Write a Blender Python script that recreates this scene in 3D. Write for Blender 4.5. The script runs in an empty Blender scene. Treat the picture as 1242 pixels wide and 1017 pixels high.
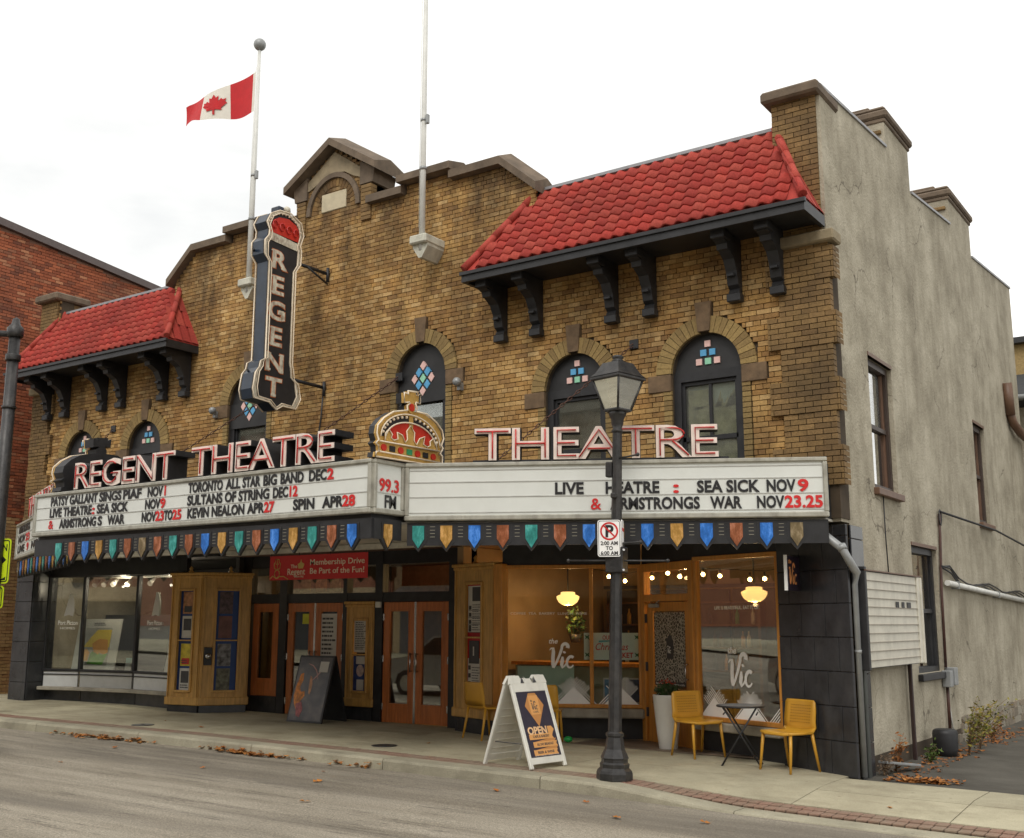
import bpy, bmesh, math, random
from mathutils import Matrix, Vector, Euler
random.seed(7)
C = bpy.context.scene.collection
SC = bpy.context.scene
PI = math.pi
def rad(a): return math.radians(a)

# ------------------------------------------------------------------ camera
cam = bpy.data.cameras.new('camera'); camo = bpy.data.objects.new('camera', cam); C.objects.link(camo)
cam.sensor_width = 36; cam.lens = 38.78; cam.clip_start = .1; cam.clip_end = 2000
fw = Vector((-.5589, .8092, .1815)).normalized()
rt = Vector((.8229, .5682, .0017)); rt = (rt - rt.dot(fw)*fw).normalized(); up = rt.cross(fw)
camo.matrix_world = Matrix(((rt.x, up.x, -fw.x, 4.34), (rt.y, up.y, -fw.y, -13.22), (rt.z, up.z, -fw.z, 1.75), (0, 0, 0, 1)))
SC.camera = camo
# ------------------------------------------------------------------ overcast sky
W = bpy.data.worlds.new('World'); SC.world = W; W.use_nodes = True
nt = W.node_tree; nt.nodes.clear()
out = nt.nodes.new('ShaderNodeOutputWorld')
sky = nt.nodes.new('ShaderNodeTexSky'); sky.sky_type = 'NISHITA'; sky.sun_disc = False
sky.sun_elevation = rad(48); sky.sun_rotation = rad(200)
b1 = nt.nodes.new('ShaderNodeBackground'); b1.inputs[1].default_value = .10
nt.links.new(sky.outputs[0], b1.inputs[0])
tc = nt.nodes.new('ShaderNodeTexCoord'); mp = nt.nodes.new('ShaderNodeMapping'); mp.inputs['Scale'].default_value = (1, 1, 2.6)
nt.links.new(tc.outputs['Generated'], mp.inputs[0])
nz = nt.nodes.new('ShaderNodeTexNoise'); nz.inputs['Scale'].default_value = 2.1; nz.inputs['Detail'].default_value = 7; nz.inputs['Roughness'].default_value = .5
nt.links.new(mp.outputs[0], nz.inputs['Vector'])
cr = nt.nodes.new('ShaderNodeValToRGB'); cr.color_ramp.elements[0].position = .32; cr.color_ramp.elements[0].color = (.60, .605, .595, 1)
cr.color_ramp.elements[1].position = .60; cr.color_ramp.elements[1].color = (1, .972, .915, 1)
nt.links.new(nz.outputs['Fac'], cr.inputs[0])
b2 = nt.nodes.new('ShaderNodeBackground'); b2.inputs[1].default_value = 1.22
nt.links.new(cr.outputs[0], b2.inputs[0])
mx = nt.nodes.new('ShaderNodeMixShader'); mx.inputs[0].default_value = .9
nt.links.new(b1.outputs[0], mx.inputs[1]); nt.links.new(b2.outputs[0], mx.inputs[2]); nt.links.new(mx.outputs[0], out.inputs[0])
sun = bpy.data.lights.new('sun', 'SUN'); sun.energy = 1.0; sun.angle = rad(24); sun.color = (1, .96, .9)
suno = bpy.data.objects.new('sun', sun); C.objects.link(suno)
suno.rotation_euler = (rad(42), 0, rad(20))
SC.view_settings.view_transform = 'Standard'; SC.view_settings.look = 'None'
SC.view_settings.exposure = 0.38; SC.view_settings.gamma = 1; SC.view_settings.use_curve_mapping = False
SC.cycles.max_bounces = 8; SC.cycles.transparent_max_bounces = 12; SC.cycles.diffuse_bounces = 4
SC.cycles.use_denoising = True; SC.cycles.sample_clamp_indirect = 6

# ------------------------------------------------------------------ materials
def newmat(name):
    m = bpy.data.materials.new(name); m.use_nodes = True; n = m.node_tree; n.nodes.clear()
    o = n.nodes.new('ShaderNodeOutputMaterial'); b = n.nodes.new('ShaderNodeBsdfPrincipled'); n.links.new(b.outputs[0], o.inputs[0])
    return m, n, b, o
def vmath(n, op, a, b):
    k = n.nodes.new('ShaderNodeMath'); k.operation = op
    for i, v in enumerate((a, b)):
        if isinstance(v, (int, float)): k.inputs[i].default_value = v
        elif v is not None: n.links.new(v, k.inputs[i])
    return k.outputs[0]
def noise(n, scale, detail=5, sc=(1, 1, 1), rough=.55, offset=0):
    g = n.nodes.new('ShaderNodeNewGeometry'); mp = n.nodes.new('ShaderNodeMapping'); mp.inputs['Scale'].default_value = sc
    mp.inputs['Location'].default_value = (offset, offset*.7, offset*.3)
    n.links.new(g.outputs['Position'], mp.inputs[0])
    t = n.nodes.new('ShaderNodeTexNoise'); t.inputs['Scale'].default_value = scale; t.inputs['Detail'].default_value = detail; t.inputs['Roughness'].default_value = rough
    n.links.new(mp.outputs[0], t.inputs['Vector']); return t.outputs['Fac']
def ramp(n, fac, stops):
    r = n.nodes.new('ShaderNodeValToRGB'); e = r.color_ramp.elements
    while len(e) < len(stops): e.new(.5)
    for k, (p, c) in enumerate(stops):
        e[k].position = p; e[k].color = (*c, 1) if not isinstance(c, (int, float)) else (c, c, c, 1)
    if fac is not None: n.links.new(fac, r.inputs[0])
    return r.outputs[0]
def mixc(n, fac, a, b, mode='MIX'):
    k = n.nodes.new('ShaderNodeMix'); k.data_type = 'RGBA'; k.blend_type = mode
    for i, v in ((0, fac), (6, a), (7, b)):
        if isinstance(v, (int, float)): k.inputs[i].default_value = v
        elif isinstance(v, tuple): k.inputs[i].default_value = (*v, 1)
        else: n.links.new(v, k.inputs[i])
    return k.outputs[2]
def M(name, col, rough=.6, metal=0, var=.14, vs=7, bump=.0, bs=60, dirt=0, ds=2.2, dcol=None, spec=.5, sc=(1, 1, 1), coat=0):
    m, n, b, o = newmat(name)
    lo = tuple(c*(1-var) for c in col); hi = tuple(min(1, c*(1+var)) for c in col)
    c = ramp(n, noise(n, vs, 6, sc), [(.3, lo), (.7, hi)])
    if dirt:
        f = ramp(n, noise(n, ds, 8, (1, 1, .55), .65, 3.1), [(.45, 0.), (.75, dirt)])
        c = mixc(n, f, c, dcol or tuple(x*.35 for x in col))
    n.links.new(c, b.inputs['Base Color']); b.inputs['Roughness'].default_value = rough; b.inputs['Metallic'].default_value = metal
    b.inputs['Specular IOR Level'].default_value = spec; b.inputs['Coat Weight'].default_value = coat
    if bump:
        bp = n.nodes.new('ShaderNodeBump'); bp.inputs['Strength'].default_value = bump; bp.inputs['Distance'].default_value = .01
        n.links.new(noise(n, bs, 4), bp.inputs['Height']); n.links.new(bp.outputs[0], b.inputs['Normal'])
    return m
def EM(name, col, s):
    m, n, b, o = newmat(name); b.inputs['Base Color'].default_value = (*col, 1)
    b.inputs['Emission Color'].default_value = (*col, 1); b.inputs['Emission Strength'].default_value = s; return m
def GLASS(name, tint=(.9, .93, .92), refl=1.0, base=.04, dusty=0.0):
    m, n, b, o = newmat(name); n.nodes.remove(b)
    t = n.nodes.new('ShaderNodeBsdfTransparent'); t.inputs[0].default_value = (*tint, 1)
    g = n.nodes.new('ShaderNodeBsdfGlossy'); g.inputs['Roughness'].default_value = .015; g.inputs[0].default_value = (1, 1, 1, 1)
    fr = n.nodes.new('ShaderNodeFresnel'); fr.inputs[0].default_value = 1.5
    f = vmath(n, 'ADD', vmath(n, 'MULTIPLY', fr.outputs[0], refl), base); 
    k = n.nodes.new('ShaderNodeMath'); k.operation = 'MINIMUM'; k.inputs[1].default_value = .9; n.links.new(f, k.inputs[0])
    mx = n.nodes.new('ShaderNodeMixShader'); n.links.new(k.outputs[0], mx.inputs[0]); n.links.new(t.outputs[0], mx.inputs[1]); n.links.new(g.outputs[0], mx.inputs[2])
    last = mx.outputs[0]
    if dusty:
        d = n.nodes.new('ShaderNodeBsdfDiffuse'); d.inputs[0].default_value = (.5, .5, .42, 1)
        m2 = n.nodes.new('ShaderNodeMixShader'); fac = ramp(n, noise(n, 3.5, 6), [(.3, dusty*.3), (.7, dusty)])
        n.links.new(fac, m2.inputs[0]); n.links.new(last, m2.inputs[1]); n.links.new(d.outputs[0], m2.inputs[2]); last = m2.outputs[0]
    n.links.new(last, o.inputs[0]); return m

def brickmat(name, cols, dark, dirt=.75, lo=.40, weather=False):
    """one tone per brick: face attribute 'rnd' or the object's own random; weather stains lie over the whole wall"""
    m, n, b, o = newmat(name)
    at = n.nodes.new('ShaderNodeAttribute'); at.attribute_name = 'rnd'
    oi = n.nodes.new('ShaderNodeObjectInfo')
    f = vmath(n, 'FRACT', vmath(n, 'ADD', at.outputs['Fac'], oi.outputs['Random']), None)
    c = ramp(n, f, [(i/(len(cols)-1), k) for i, k in enumerate(cols)])
    fine = ramp(n, noise(n, 45, 5), [(.25, .72), (.75, 1.22)]); c = mixc(n, 1., c, fine, 'MULTIPLY')
    st = ramp(n, noise(n, .8, 9, (1, 1, .8), .68, 11.), [(lo, 0.), (lo+.24, dirt)])
    c = mixc(n, st, c, dark)
    if weather:   # soot running down from the copings
        g = n.nodes.new('ShaderNodeNewGeometry'); sx = n.nodes.new('ShaderNodeSeparateXYZ'); n.links.new(g.outputs['Position'], sx.inputs[0])
        hz = n.nodes.new('ShaderNodeMapRange'); hz.inputs[1].default_value = 5.2; hz.inputs[2].default_value = 8.9; n.links.new(sx.outputs['Z'], hz.inputs[0])
        sn = ramp(n, vmath(n, 'ADD', noise(n, 1.0, 8, (1.5, 1, .5), .7, 23.), vmath(n, 'MULTIPLY', hz.outputs[0], .16)), [(.51, 0.), (.76, .78)])
        c = mixc(n, sn, c, (.055, .036, .02))
        rs_ = ramp(n, noise(n, .7, 6, (1, 1, 1), .6, 41.), [(.52, 0.), (.70, .28)]); c = mixc(n, rs_, c, (.30, .13, .035), 'MIX')
    n.links.new(c, b.inputs['Base Color']); b.inputs['Roughness'].default_value = .8; b.inputs['Specular IOR Level'].default_value = .25
    bp = n.nodes.new('ShaderNodeBump'); bp.inputs['Strength'].default_value = .5; bp.inputs['Distance'].default_value = .006
    n.links.new(noise(n, 70, 4), bp.inputs['Height']); n.links.new(bp.outputs[0], b.inputs['Normal'])
    return m
m_brick = brickmat('ochre_brick', [(.49, .285, .095), (.59, .375, .145), (.40, .22, .075), (.54, .32, .11), (.65, .44, .20), (.44, .25, .09), (.31, .175, .07), (.52, .295, .095)], (.13, .075, .03), .78, .44, True)
m_quoin = brickmat('dark_quoin_brick', [(.24, .15, .06), (.33, .205, .085), (.19, .115, .05), (.28, .175, .07), (.23, .14, .06)], (.07, .05, .028), .7, .42)
m_redbrick = brickmat('red_brick', [(.33, .095, .045), (.42, .13, .06), (.25, .072, .035), (.37, .11, .05), (.18, .06, .035), (.48, .21, .11)], (.11, .055, .04), .65, .47)
m_tanbrick = brickmat('tan_brick', [(.42, .25, .11), (.50, .32, .15), (.35, .19, .09), (.45, .29, .13)], (.15, .09, .05), .5, .5)
m_mortar = M('mortar', (.060, .042, .025), .95, var=.3, vs=3, dirt=.5)
m_redmortar = M('red_mortar', (.24, .13, .09), .95, var=.25, vs=3)
m_vouss = brickmat('olive_voussoir_brick', [(.29, .20, .08), (.36, .25, .10), (.23, .155, .065), (.32, .22, .09)], (.09, .07, .035), .5, .5)
m_block = M('brown_sandstone', (.155, .10, .055), .85, var=.3, vs=9, bump=.4)
m_coping = M('brown_stone_coping', (.15, .11, .075), .85, var=.25, vs=5, bump=.4, dirt=.5, ds=3)
m_copingtop = M('tan_stone', (.28, .225, .14), .85, var=.2, vs=5, bump=.4, dirt=.7, ds=2.5)
m_gable = M('weathered_tan_stone', (.27, .215, .135), .85, var=.25, vs=4, bump=.4, dirt=.85, ds=1.7)
m_plaque = M('limestone_plaque', (.52, .45, .31), .8, var=.12, vs=9, bump=.3)
m_tile = brickmat('red_roof_tile', [(.39, .050, .038), (.44, .058, .043), (.33, .042, .034), (.41, .072, .052), (.46, .075, .053), (.35, .055, .043)], (.19, .035, .028), .7, .47)
m_black = M('black_paint', (.022, .022, .024), .5, var=.3, vs=6, bump=.15, spec=.45)
m_blackgloss = M('black_glazed_tile', (.028, .029, .033), .26, var=.4, vs=2.5, bump=.06, bs=20, dirt=.45, ds=4, dcol=(.075, .075, .075))
m_dark = M('dark_void', (.008, .008, .008), .9)
m_flash = M('grey_flashing', (.30, .30, .31), .5, metal=.4)
m_navy = M('navy_enamel', (.014, .026, .048), .32, var=.4, vs=5, dirt=.5, ds=5, dcol=(.04, .046, .055))
m_cream = M('cream_enamel', (.72, .66, .52), .45, var=.1, vs=9, dirt=.5, ds=7, dcol=(.35, .22, .12))
m_rustywhite = M('rusting_white_enamel', (.66, .62, .50), .5, var=.12, vs=12, dirt=.95, ds=13, dcol=(.16, .07, .03))
m_letterface = M('pinkish_white_enamel', (.86, .74, .66), .4, var=.06, vs=9, dirt=.25, ds=9)
m_neon = M('red_neon_tube', (.55, .035, .03), .25, var=.05)
m_neonwhite = M('milky_neon_tube', (.85, .72, .55), .3, var=.05)
m_gold = M('gold_paint', (.60, .37, .10), .45, var=.15, vs=16, dirt=.3, ds=12)
m_red = M('red_paint', (.58, .035, .02), .4, var=.12, vs=12)
m_green = M('green_paint', (.04, .30, .13), .4)
m_rust = M('rust_orange', (.50, .14, .04), .6, var=.35, vs=25)
m_panel = M('marquee_white_panel', (.72, .74, .70), .4, var=.03, vs=3, dirt=.18, ds=2.5, dcol=(.5, .5, .44))
m_panelframe = M('grey_metal_frame', (.42, .41, .35), .5, metal=.2, var=.15, dirt=.6, ds=8, dcol=(.15, .13, .10))
m_txtblack = M('black_letter', (.018, .018, .02), .4)
m_txtred = M('red_letter', (.62, .02, .02), .4)
m_txtwhite = M('white_vinyl', (.93, .93, .91), .5, var=.03)
m_oak = M('yellow_oak', (.56, .32, .09), .42, var=.2, vs=5, sc=(6, 6, .6), bump=.2, dirt=.4, ds=5, spec=.4)
m_orangewood = M('orange_varnished_wood', (.58, .25, .045), .38, var=.18, vs=5, sc=(6, 6, .6), bump=.15, dirt=.3, ds=4)
m_redwood = M('reddish_wood', (.52, .165, .045), .35, var=.2, vs=5, sc=(6, 6, .6), bump=.15, dirt=.3, ds=4)
m_stucco = None
m_white = M('white_plastic', (.74, .73, .66), .45, var=.05, dirt=.2, ds=6)
m_mustard = M('mustard_plastic', (.58, .30, .03), .36, var=.05)
m_castiron = M('black_cast_iron', (.035, .034, .034), .42, metal=.3, var=.3, vs=18, bump=.35, bs=40, dirt=.45, ds=6, dcol=(.11, .10, .09))
m_concrete = M('stone_sill', (.34, .31, .25), .85, var=.2, vs=5, bump=.3, dirt=.5)
m_chrome = M('steel', (.55, .55, .55), .25, metal=1, var=.1)
m_greypipe = M('grey_painted_metal', (.30, .31, .31), .42, metal=.2, var=.12, dirt=.3)
m_brownpipe = M('brown_painted_metal', (.14, .075, .045), .5, var=.15)
m_aluminium = M('white_pole_paint', (.66, .66, .62), .4, var=.06, dirt=.3, ds=5)
m_glass = GLASS('shop_glass', (.92, .94, .92), .42, .0)
m_glassup = GLASS('upper_window_glass', (.88, .92, .90), 1.0, .03, .16)
m_glasslamp = GLASS('lantern_glass', (.75, .72, .66), 1.2, .03, .55)
m_paper = M('paper_white', (.62, .61, .57), .7, var=.05)
m_print = M('dark_print', (.06, .06, .065), .6)
m_blueback = M('blue_backing', (.02, .06, .22), .6, var=.1)
m_warmwall = M('tan_interior_plaster', (.38, .26, .14), .8, var=.12, vs=2, bump=.1)
m_greywall = M('dark_grey_interior', (.045, .045, .043), .8, var=.2, vs=2)
m_floorin = M('interior_floor', (.16, .12, .085), .5, var=.2, vs=3)
m_bulb = EM('warm_bulb', (1, .60, .20), 28)
m_globe = EM('warm_globe', (1, .60, .20), 1.35)
m_spot = EM('spot_glow', (1, .8, .5), 9)

def stuccomat():
    m, n, b, o = newmat('grey_beige_stucco')
    c = ramp(n, noise(n, 1.1, 9, (1, 1, 1), .62), [(.30, (.27, .24, .18)), (.5, (.41, .37, .285)), (.70, (.52, .475, .375))])
    s1 = ramp(n, noise(n, 1.1, 8, (1.6, 1.6, .34), .66, 5.), [(.46, 0.), (.70, .5)])
    c = mixc(n, s1, c, (.20, .172, .125))
    vv = n.nodes.new('ShaderNodeTexVoronoi'); vv.feature = 'DISTANCE_TO_EDGE'; vv.inputs['Scale'].default_value = .55
    gg = n.nodes.new('ShaderNodeNewGeometry'); nn = n.nodes.new('ShaderNodeTexNoise'); nn.inputs['Scale'].default_value = 1.3; nn.inputs['Detail'].default_value = 8; n.links.new(gg.outputs['Position'], nn.inputs['Vector'])
    ad = n.nodes.new('ShaderNodeVectorMath'); ad.operation = 'ADD'; n.links.new(gg.outputs['Position'], ad.inputs[0]); n.links.new(nn.outputs['Color'], ad.inputs[1]); n.links.new(ad.outputs[0], vv.inputs['Vector'])
    ck = vmath(n, 'MULTIPLY', ramp(n, vv.outputs['Distance'], [(0., .8), (.008, 0.)]), ramp(n, noise(n, .8, 3, (1, 1, 1), .5, 9.), [(.5, 0.), (.6, 1.)])); c = mixc(n, ck, c, (.09, .075, .055))
    s2 = ramp(n, noise(n, 9, 5, (1, 1, 1), .6, 2.), [(.55, 0.), (.8, .4)])
    c = mixc(n, s2, c, (.20, .175, .13))
    n.links.new(c, b.inputs['Base Color']); b.inputs['Roughness'].default_value = .92; b.inputs['Specular IOR Level'].default_value = .2
    bp = n.nodes.new('ShaderNodeBump'); bp.inputs['Strength'].default_value = .75; bp.inputs['Distance'].default_value = .02
    h = vmath(n, 'ADD', noise(n, 26, 6), vmath(n, 'MULTIPLY', noise(n, 3, 4), 2.))
    n.links.new(h, bp.inputs['Height']); n.links.new(bp.outputs[0], b.inputs['Normal']); return m
m_stucco = stuccomat()
def roadmat():
    m, n, b, o = newmat('worn_asphalt')
    c = ramp(n, noise(n, 2.0, 9, (.25, 1.3, 1), .62), [(.25, (.235, .205, .155)), (.5, (.345, .305, .24)), (.78, (.44, .395, .315))])
    st = ramp(n, noise(n, 1.1, 6, (.05, 1.9, 1), .5, 4.), [(.50, 0.), (.62, .55)])
    c = mixc(n, st, c, (.17, .145, .11))
    sp = ramp(n, noise(n, 150, 2), [(.35, .62), (.7, 1.28)]); c = mixc(n, 1., c, sp, 'MULTIPLY')
    agg = ramp(n, noise(n, 55, 3), [(.35, .68), (.65, 1.24)]); c = mixc(n, 1., c, agg, 'MULTIPLY')
    # long narrow seams and cracks running along the road, broken up
    g = n.nodes.new('ShaderNodeNewGeometry'); mp = n.nodes.new('ShaderNodeMapping'); mp.inputs['Scale'].default_value = (.04, 1.0, 1); n.links.new(g.outputs['Position'], mp.inputs[0])
    nn = n.nodes.new('ShaderNodeTexNoise'); nn.inputs['Scale'].default_value = 3.2; nn.inputs['Detail'].default_value = 9; nn.inputs['Roughness'].default_value = .62; n.links.new(mp.outputs[0], nn.inputs['Vector'])
    dd = vmath(n, 'ABSOLUTE', vmath(n, 'SUBTRACT', nn.outputs['Fac'], .5), None)
    cf = vmath(n, 'MULTIPLY', ramp(n, dd, [(.0, .9), (.009, 0.)]), ramp(n, noise(n, .9, 5, (.5, 1, 1), .6, 31.), [(.46, 0.), (.56, 1.)])); c = mixc(n, cf, c, (.07, .06, .05))
    oil = ramp(n, noise(n, .9, 7, (.12, .9, 1), .6, 77.), [(.51, 0.), (.64, .55)]); c = mixc(n, oil, c, (.13, .115, .095))
    n.links.new(c, b.inputs['Base Color']); b.inputs['Roughness'].default_value = .85; b.inputs['Specular IOR Level'].default_value = .3
    bp = n.nodes.new('ShaderNodeBump'); bp.inputs['Strength'].default_value = .6; bp.inputs['Distance'].default_value = .01
    n.links.new(noise(n, 120, 3), bp.inputs['Height']); n.links.new(bp.outputs[0], b.inputs['Normal']); return m
m_road = roadmat()
def walkmat(name, a, bcol, d):
    m, n, b, o = newmat(name)
    c = ramp(n, noise(n, 1.3, 9, (1, 1, 1), .62), [(.28, a), (.72, bcol)])
    s = ramp(n, noise(n, 2.6, 8, (.6, 1.2, 1), .65, 7.), [(.50, 0.), (.72, .55)]); c = mixc(n, s, c, d)
    gum = n.nodes.new('ShaderNodeTexVoronoi'); gum.inputs['Scale'].default_value = 3.4; gg = n.nodes.new('ShaderNodeNewGeometry'); n.links.new(gg.outputs['Position'], gum.inputs['Vector'])
    c = mixc(n, ramp(n, gum.outputs['Distance'], [(.055, .6), (.075, 0.)]), c, d)
    big = ramp(n, noise(n, .55, 8, (1, 1, 1), .7, 19.), [(.46, 0.), (.66, .5)]); c = mixc(n, big, c, d)
    sp = ramp(n, noise(n, 110, 2), [(.3, .8), (.7, 1.13)]); c = mixc(n, 1., c, sp, 'MULTIPLY')
    oi = n.nodes.new('ShaderNodeObjectInfo'); c = mixc(n, 1., c, ramp(n, oi.outputs['Random'], [(0, .88), (1, 1.06)]), 'MULTIPLY')
    n.links.new(c, b.inputs['Base Color']); b.inputs['Roughness'].default_value = .88; b.inputs['Specular IOR Level'].default_value = .25
    bp = n.nodes.new('ShaderNodeBump'); bp.inputs['Strength'].default_value = .4; bp.inputs['Distance'].default_value = .008
    n.links.new(noise(n, 60, 4), bp.inputs['Height']); n.links.new(bp.outputs[0], b.inputs['Normal']); return m
m_walk = walkmat('sidewalk_concrete', (.37, .335, .235), (.53, .485, .345), (.23, .195, .13))
m_kerb = walkmat('kerb_concrete', (.32, .295, .215), (.46, .425, .32), (.16, .145, .11))
m_lot = walkmat('lot_asphalt', (.085, .078, .065), (.14, .13, .11), (.05, .045, .035))
m_paver = brickmat('red_paver', [(.27, .14, .105), (.31, .175, .13), (.24, .125, .09), (.30, .165, .12)], (.25, .205, .15), .85, .34)

# ------------------------------------------------------------------ geometry helpers
class F:
    """frame on the ground plan: x along d, y into the wall, z up"""
    def __init__(s, ox=0, oy=0, oz=0, dx=1, dy=0):
        l = math.hypot(dx, dy); s.o = Vector((ox, oy, oz)); s.u = Vector((dx/l, dy/l, 0)); s.i = Vector((-dy/l, dx/l, 0))
        s.m = Matrix(((s.u.x, s.i.x, 0, ox), (s.u.y, s.i.y, 0, oy), (0, 0, 1, oz), (0, 0, 0, 1)))
def F2(a, b, oz=0): return F(a[0], a[1], oz, b[0]-a[0], b[1]-a[1])
class MB:
    def __init__(s, fr=None): s.v = []; s.f = []; s.m = fr.m if isinstance(fr, F) else fr; s.sm = []
    def av(s, *ps):
        k = len(s.v)
        for p in ps: s.v.append(tuple(s.m @ Vector(p)) if s.m is not None else tuple(p))
        return k
    def face(s, *ps): k = s.av(*ps); s.f.append(tuple(range(k, k+len(ps)))); return s
    def box(s, x0, x1, y0, y1, z0, z1):
        if x0 > x1: x0, x1 = x1, x0
        if y0 > y1: y0, y1 = y1, y0
        k = s.av((x0, y0, z0), (x1, y0, z0), (x1, y1, z0), (x0, y1, z0), (x0, y0, z1), (x1, y0, z1), (x1, y1, z1), (x0, y1, z1))
        for q in ((0, 3, 2, 1), (4, 5, 6, 7), (0, 1, 5, 4), (1, 2, 6, 5), (2, 3, 7, 6), (3, 0, 4, 7)): s.f.append(tuple(k+i for i in q))
        return s
    def bbox(s, x0, x1, y0, y1, z0, z1, b=.01):
        """box with chamfered vertical and top/bottom edges (octagonal section along z, cut caps)"""
        pts = [(x0+b, y0), (x1-b, y0), (x1, y0+b), (x1, y1-b), (x1-b, y1), (x0+b, y1), (x0, y1-b), (x0, y0+b)]
        ins = [(min(max(x, x0+b), x1-b), min(max(y, y0+b), y1-b)) for x, y in pts]
        rings = [(ins, z0), (pts, z0+b), (pts, z1-b), (ins, z1)]
        ks = [s.av(*[(x, y, z) for x, y in r]) for r, z in rings]
        for a, c in zip(ks, ks[1:]):
            for i in range(8): s.f.append((a+i, a+(i+1) % 8, c+(i+1) % 8, c+i))
        s.f.append(tuple(ks[0]+i for i in range(7, -1, -1))); s.f.append(tuple(ks[3]+i for i in range(8))); return s
    def prism(s, poly, y0, y1):
        """polygon in (x, z) extruded along y"""
        n = len(poly); a = s.av(*[(x, y0, z) for x, z in poly]); b = s.av(*[(x, y1, z) for x, z in poly])
        s.f.append(tuple(a+i for i in range(n))); s.f.append(tuple(b+i for i in range(n-1, -1, -1)))
        for i in range(n): j = (i+1) % n; s.f.append((a+j, a+i, b+i, b+j))
        return s
    def prismx(s, poly, x0, x1):
        n = len(poly); a = s.av(*[(x0, y, z) for y, z in poly]); b = s.av(*[(x1, y, z) for y, z in poly])
        s.f.append(tuple(a+i for i in range(n))); s.f.append(tuple(b+i for i in range(n-1, -1, -1)))
        for i in range(n): j = (i+1) % n; s.f.append((a+j, a+i, b+i, b+j))
        return s
    def prismz(s, poly, z0, z1):
        n = len(poly); a = s.av(*[(x, y, z0) for x, y in poly]); b = s.av(*[(x, y, z1) for x, y in poly])
        s.f.append(tuple(a+i for i in range(n-1, -1, -1))); s.f.append(tuple(b+i for i in range(n)))
        for i in range(n): j = (i+1) % n; s.f.append((a+i, a+j, b+j, b+i))
        return s
    def tube(s, pts, r, n=8, cap=True, closed=False):
        pts = [Vector(p) for p in pts]; rs = r if isinstance(r, (list, tuple)) else [r]*len(pts); ks = []
        for i, p in enumerate(pts):
            if closed: d = (pts[(i+1) % len(pts)]-pts[i-1]).normalized()
            else: d = (pts[min(i+1, len(pts)-1)]-pts[max(i-1, 0)]).normalized()
            a = d.cross(Vector((0, 0, 1)) if abs(d.z) < .9 else Vector((1, 0, 0))).normalized(); b = d.cross(a)
            if ks and a.dot(pa) < 0 and False: a = -a
            pa = a
            ks.append(s.av(*[p+(a*math.cos(2*PI*k/n)+b*math.sin(2*PI*k/n))*rs[i] for k in range(n)]))
        pr = list(zip(ks, ks[1:]))+([(ks[-1], ks[0])] if closed else [])
        for a, b in pr:
            for k in range(n): s.f.append((a+k, b+k, b+(k+1) % n, a+(k+1) % n)); s.sm.append(len(s.f)-1)
        if cap and not closed: s.f.append(tuple(ks[0]+k for k in range(n))); s.f.append(tuple(ks[-1]+k for k in range(n-1, -1, -1)))
        return s
    def lathe(s, prof, cx=0, cy=0, n=16, a0=0, smooth=True, sq=None):
        ks = []
        for r, z in prof: ks.append(s.av(*[(cx+r*math.cos(a0+2*PI*k/n), cy+r*math.sin(a0+2*PI*k/n), z) for k in range(n)]))
        for a, b in zip(ks, ks[1:]):
            for k in range(n):
                s.f.append((a+k, a+(k+1) % n, b+(k+1) % n, b+k))
                if smooth: s.sm.append(len(s.f)-1)
        s.f.append(tuple(ks[0]+k for k in range(n-1, -1, -1))); s.f.append(tuple(ks[-1]+k for k in range(n))); return s
    def sphere(s, c, r, n=12, m=8, sz=1):
        return s.lathe([(max(r*math.sin(PI*i/m), r*.02), c[2]-r*sz*math.cos(PI*i/m)) for i in range(m+1)], c[0], c[1], n)
WL = {}
def wl(o):
    v = Vector((0, 0, 0))
    while o is not None: v += Vector(WL.get(o.name, (0, 0, 0))); o = o.parent
    return v
SPLIT = {'lantern_cage': 'lantern_frame', 'bracket_face': 'bracket_moulding', 'mounting_arm': 'mounting_arm', 'arm_bracket': 'arm_bracket', 'letter_rails': 'letter_rail', 'stiffening_ribs': 'stiffening_rib', 'pole_clamp': 'pole_clamp',
         'pipe_strap': 'pipe_strap', 'pipe_clip': 'pipe_clip', 'moulding': 'moulding', 'stray_letters': 'stray_letter', 'crossbar': 'crossbar', 'cross_strap': 'cross_strap', 'hanging_cord': 'hanging_cord', 'lug_slots': 'lug_slot',
         'crown_scrolls': 'crown_scroll', 'crown_beads': 'bead', 'bumper': 'bumper', 'bracket_bolts': 'bracket_bolt', 'trailing_stems': 'trailing_stem', 'side_window': 'side_window', 'wall_ring': 'wall_ring', 'shelf_board': 'shelf_board',
         'printed_peak': 'printed_peak', 'glazing_bead': 'glazing_bead', 'panel_trim': 'panel_trim', 'pole_band': 'pole_band', 'sash': 'sash', 'lantern_bars': 'lantern_bar', 'fascia': 'fascia', 'coping_strip': 'coping_strip',
         'printed_streaks': 'printed_streak', 'conduit': 'conduit', 'neon_tube': 'neon_tube', 'shop_logo': 'shop_logo', 'cornice': 'cornice', 'arrow': 'arrow', 'cable': 'cable', 'chandelier_ring': 'chandelier_ring', 'crown_drawing': 'crown_drawing'}
def components(mb):
    p = list(range(len(mb.v)))
    def fd(i):
        while p[i] != i: p[i] = p[p[i]]; i = p[i]
        return i
    for f in mb.f:
        a = fd(f[0])
        for i in f[1:]:
            b = fd(i)
            if a != b: p[b] = a
    g = {}
    for k, f in enumerate(mb.f): g.setdefault(fd(f[0]), []).append(k)
    return list(g.values())
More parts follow.
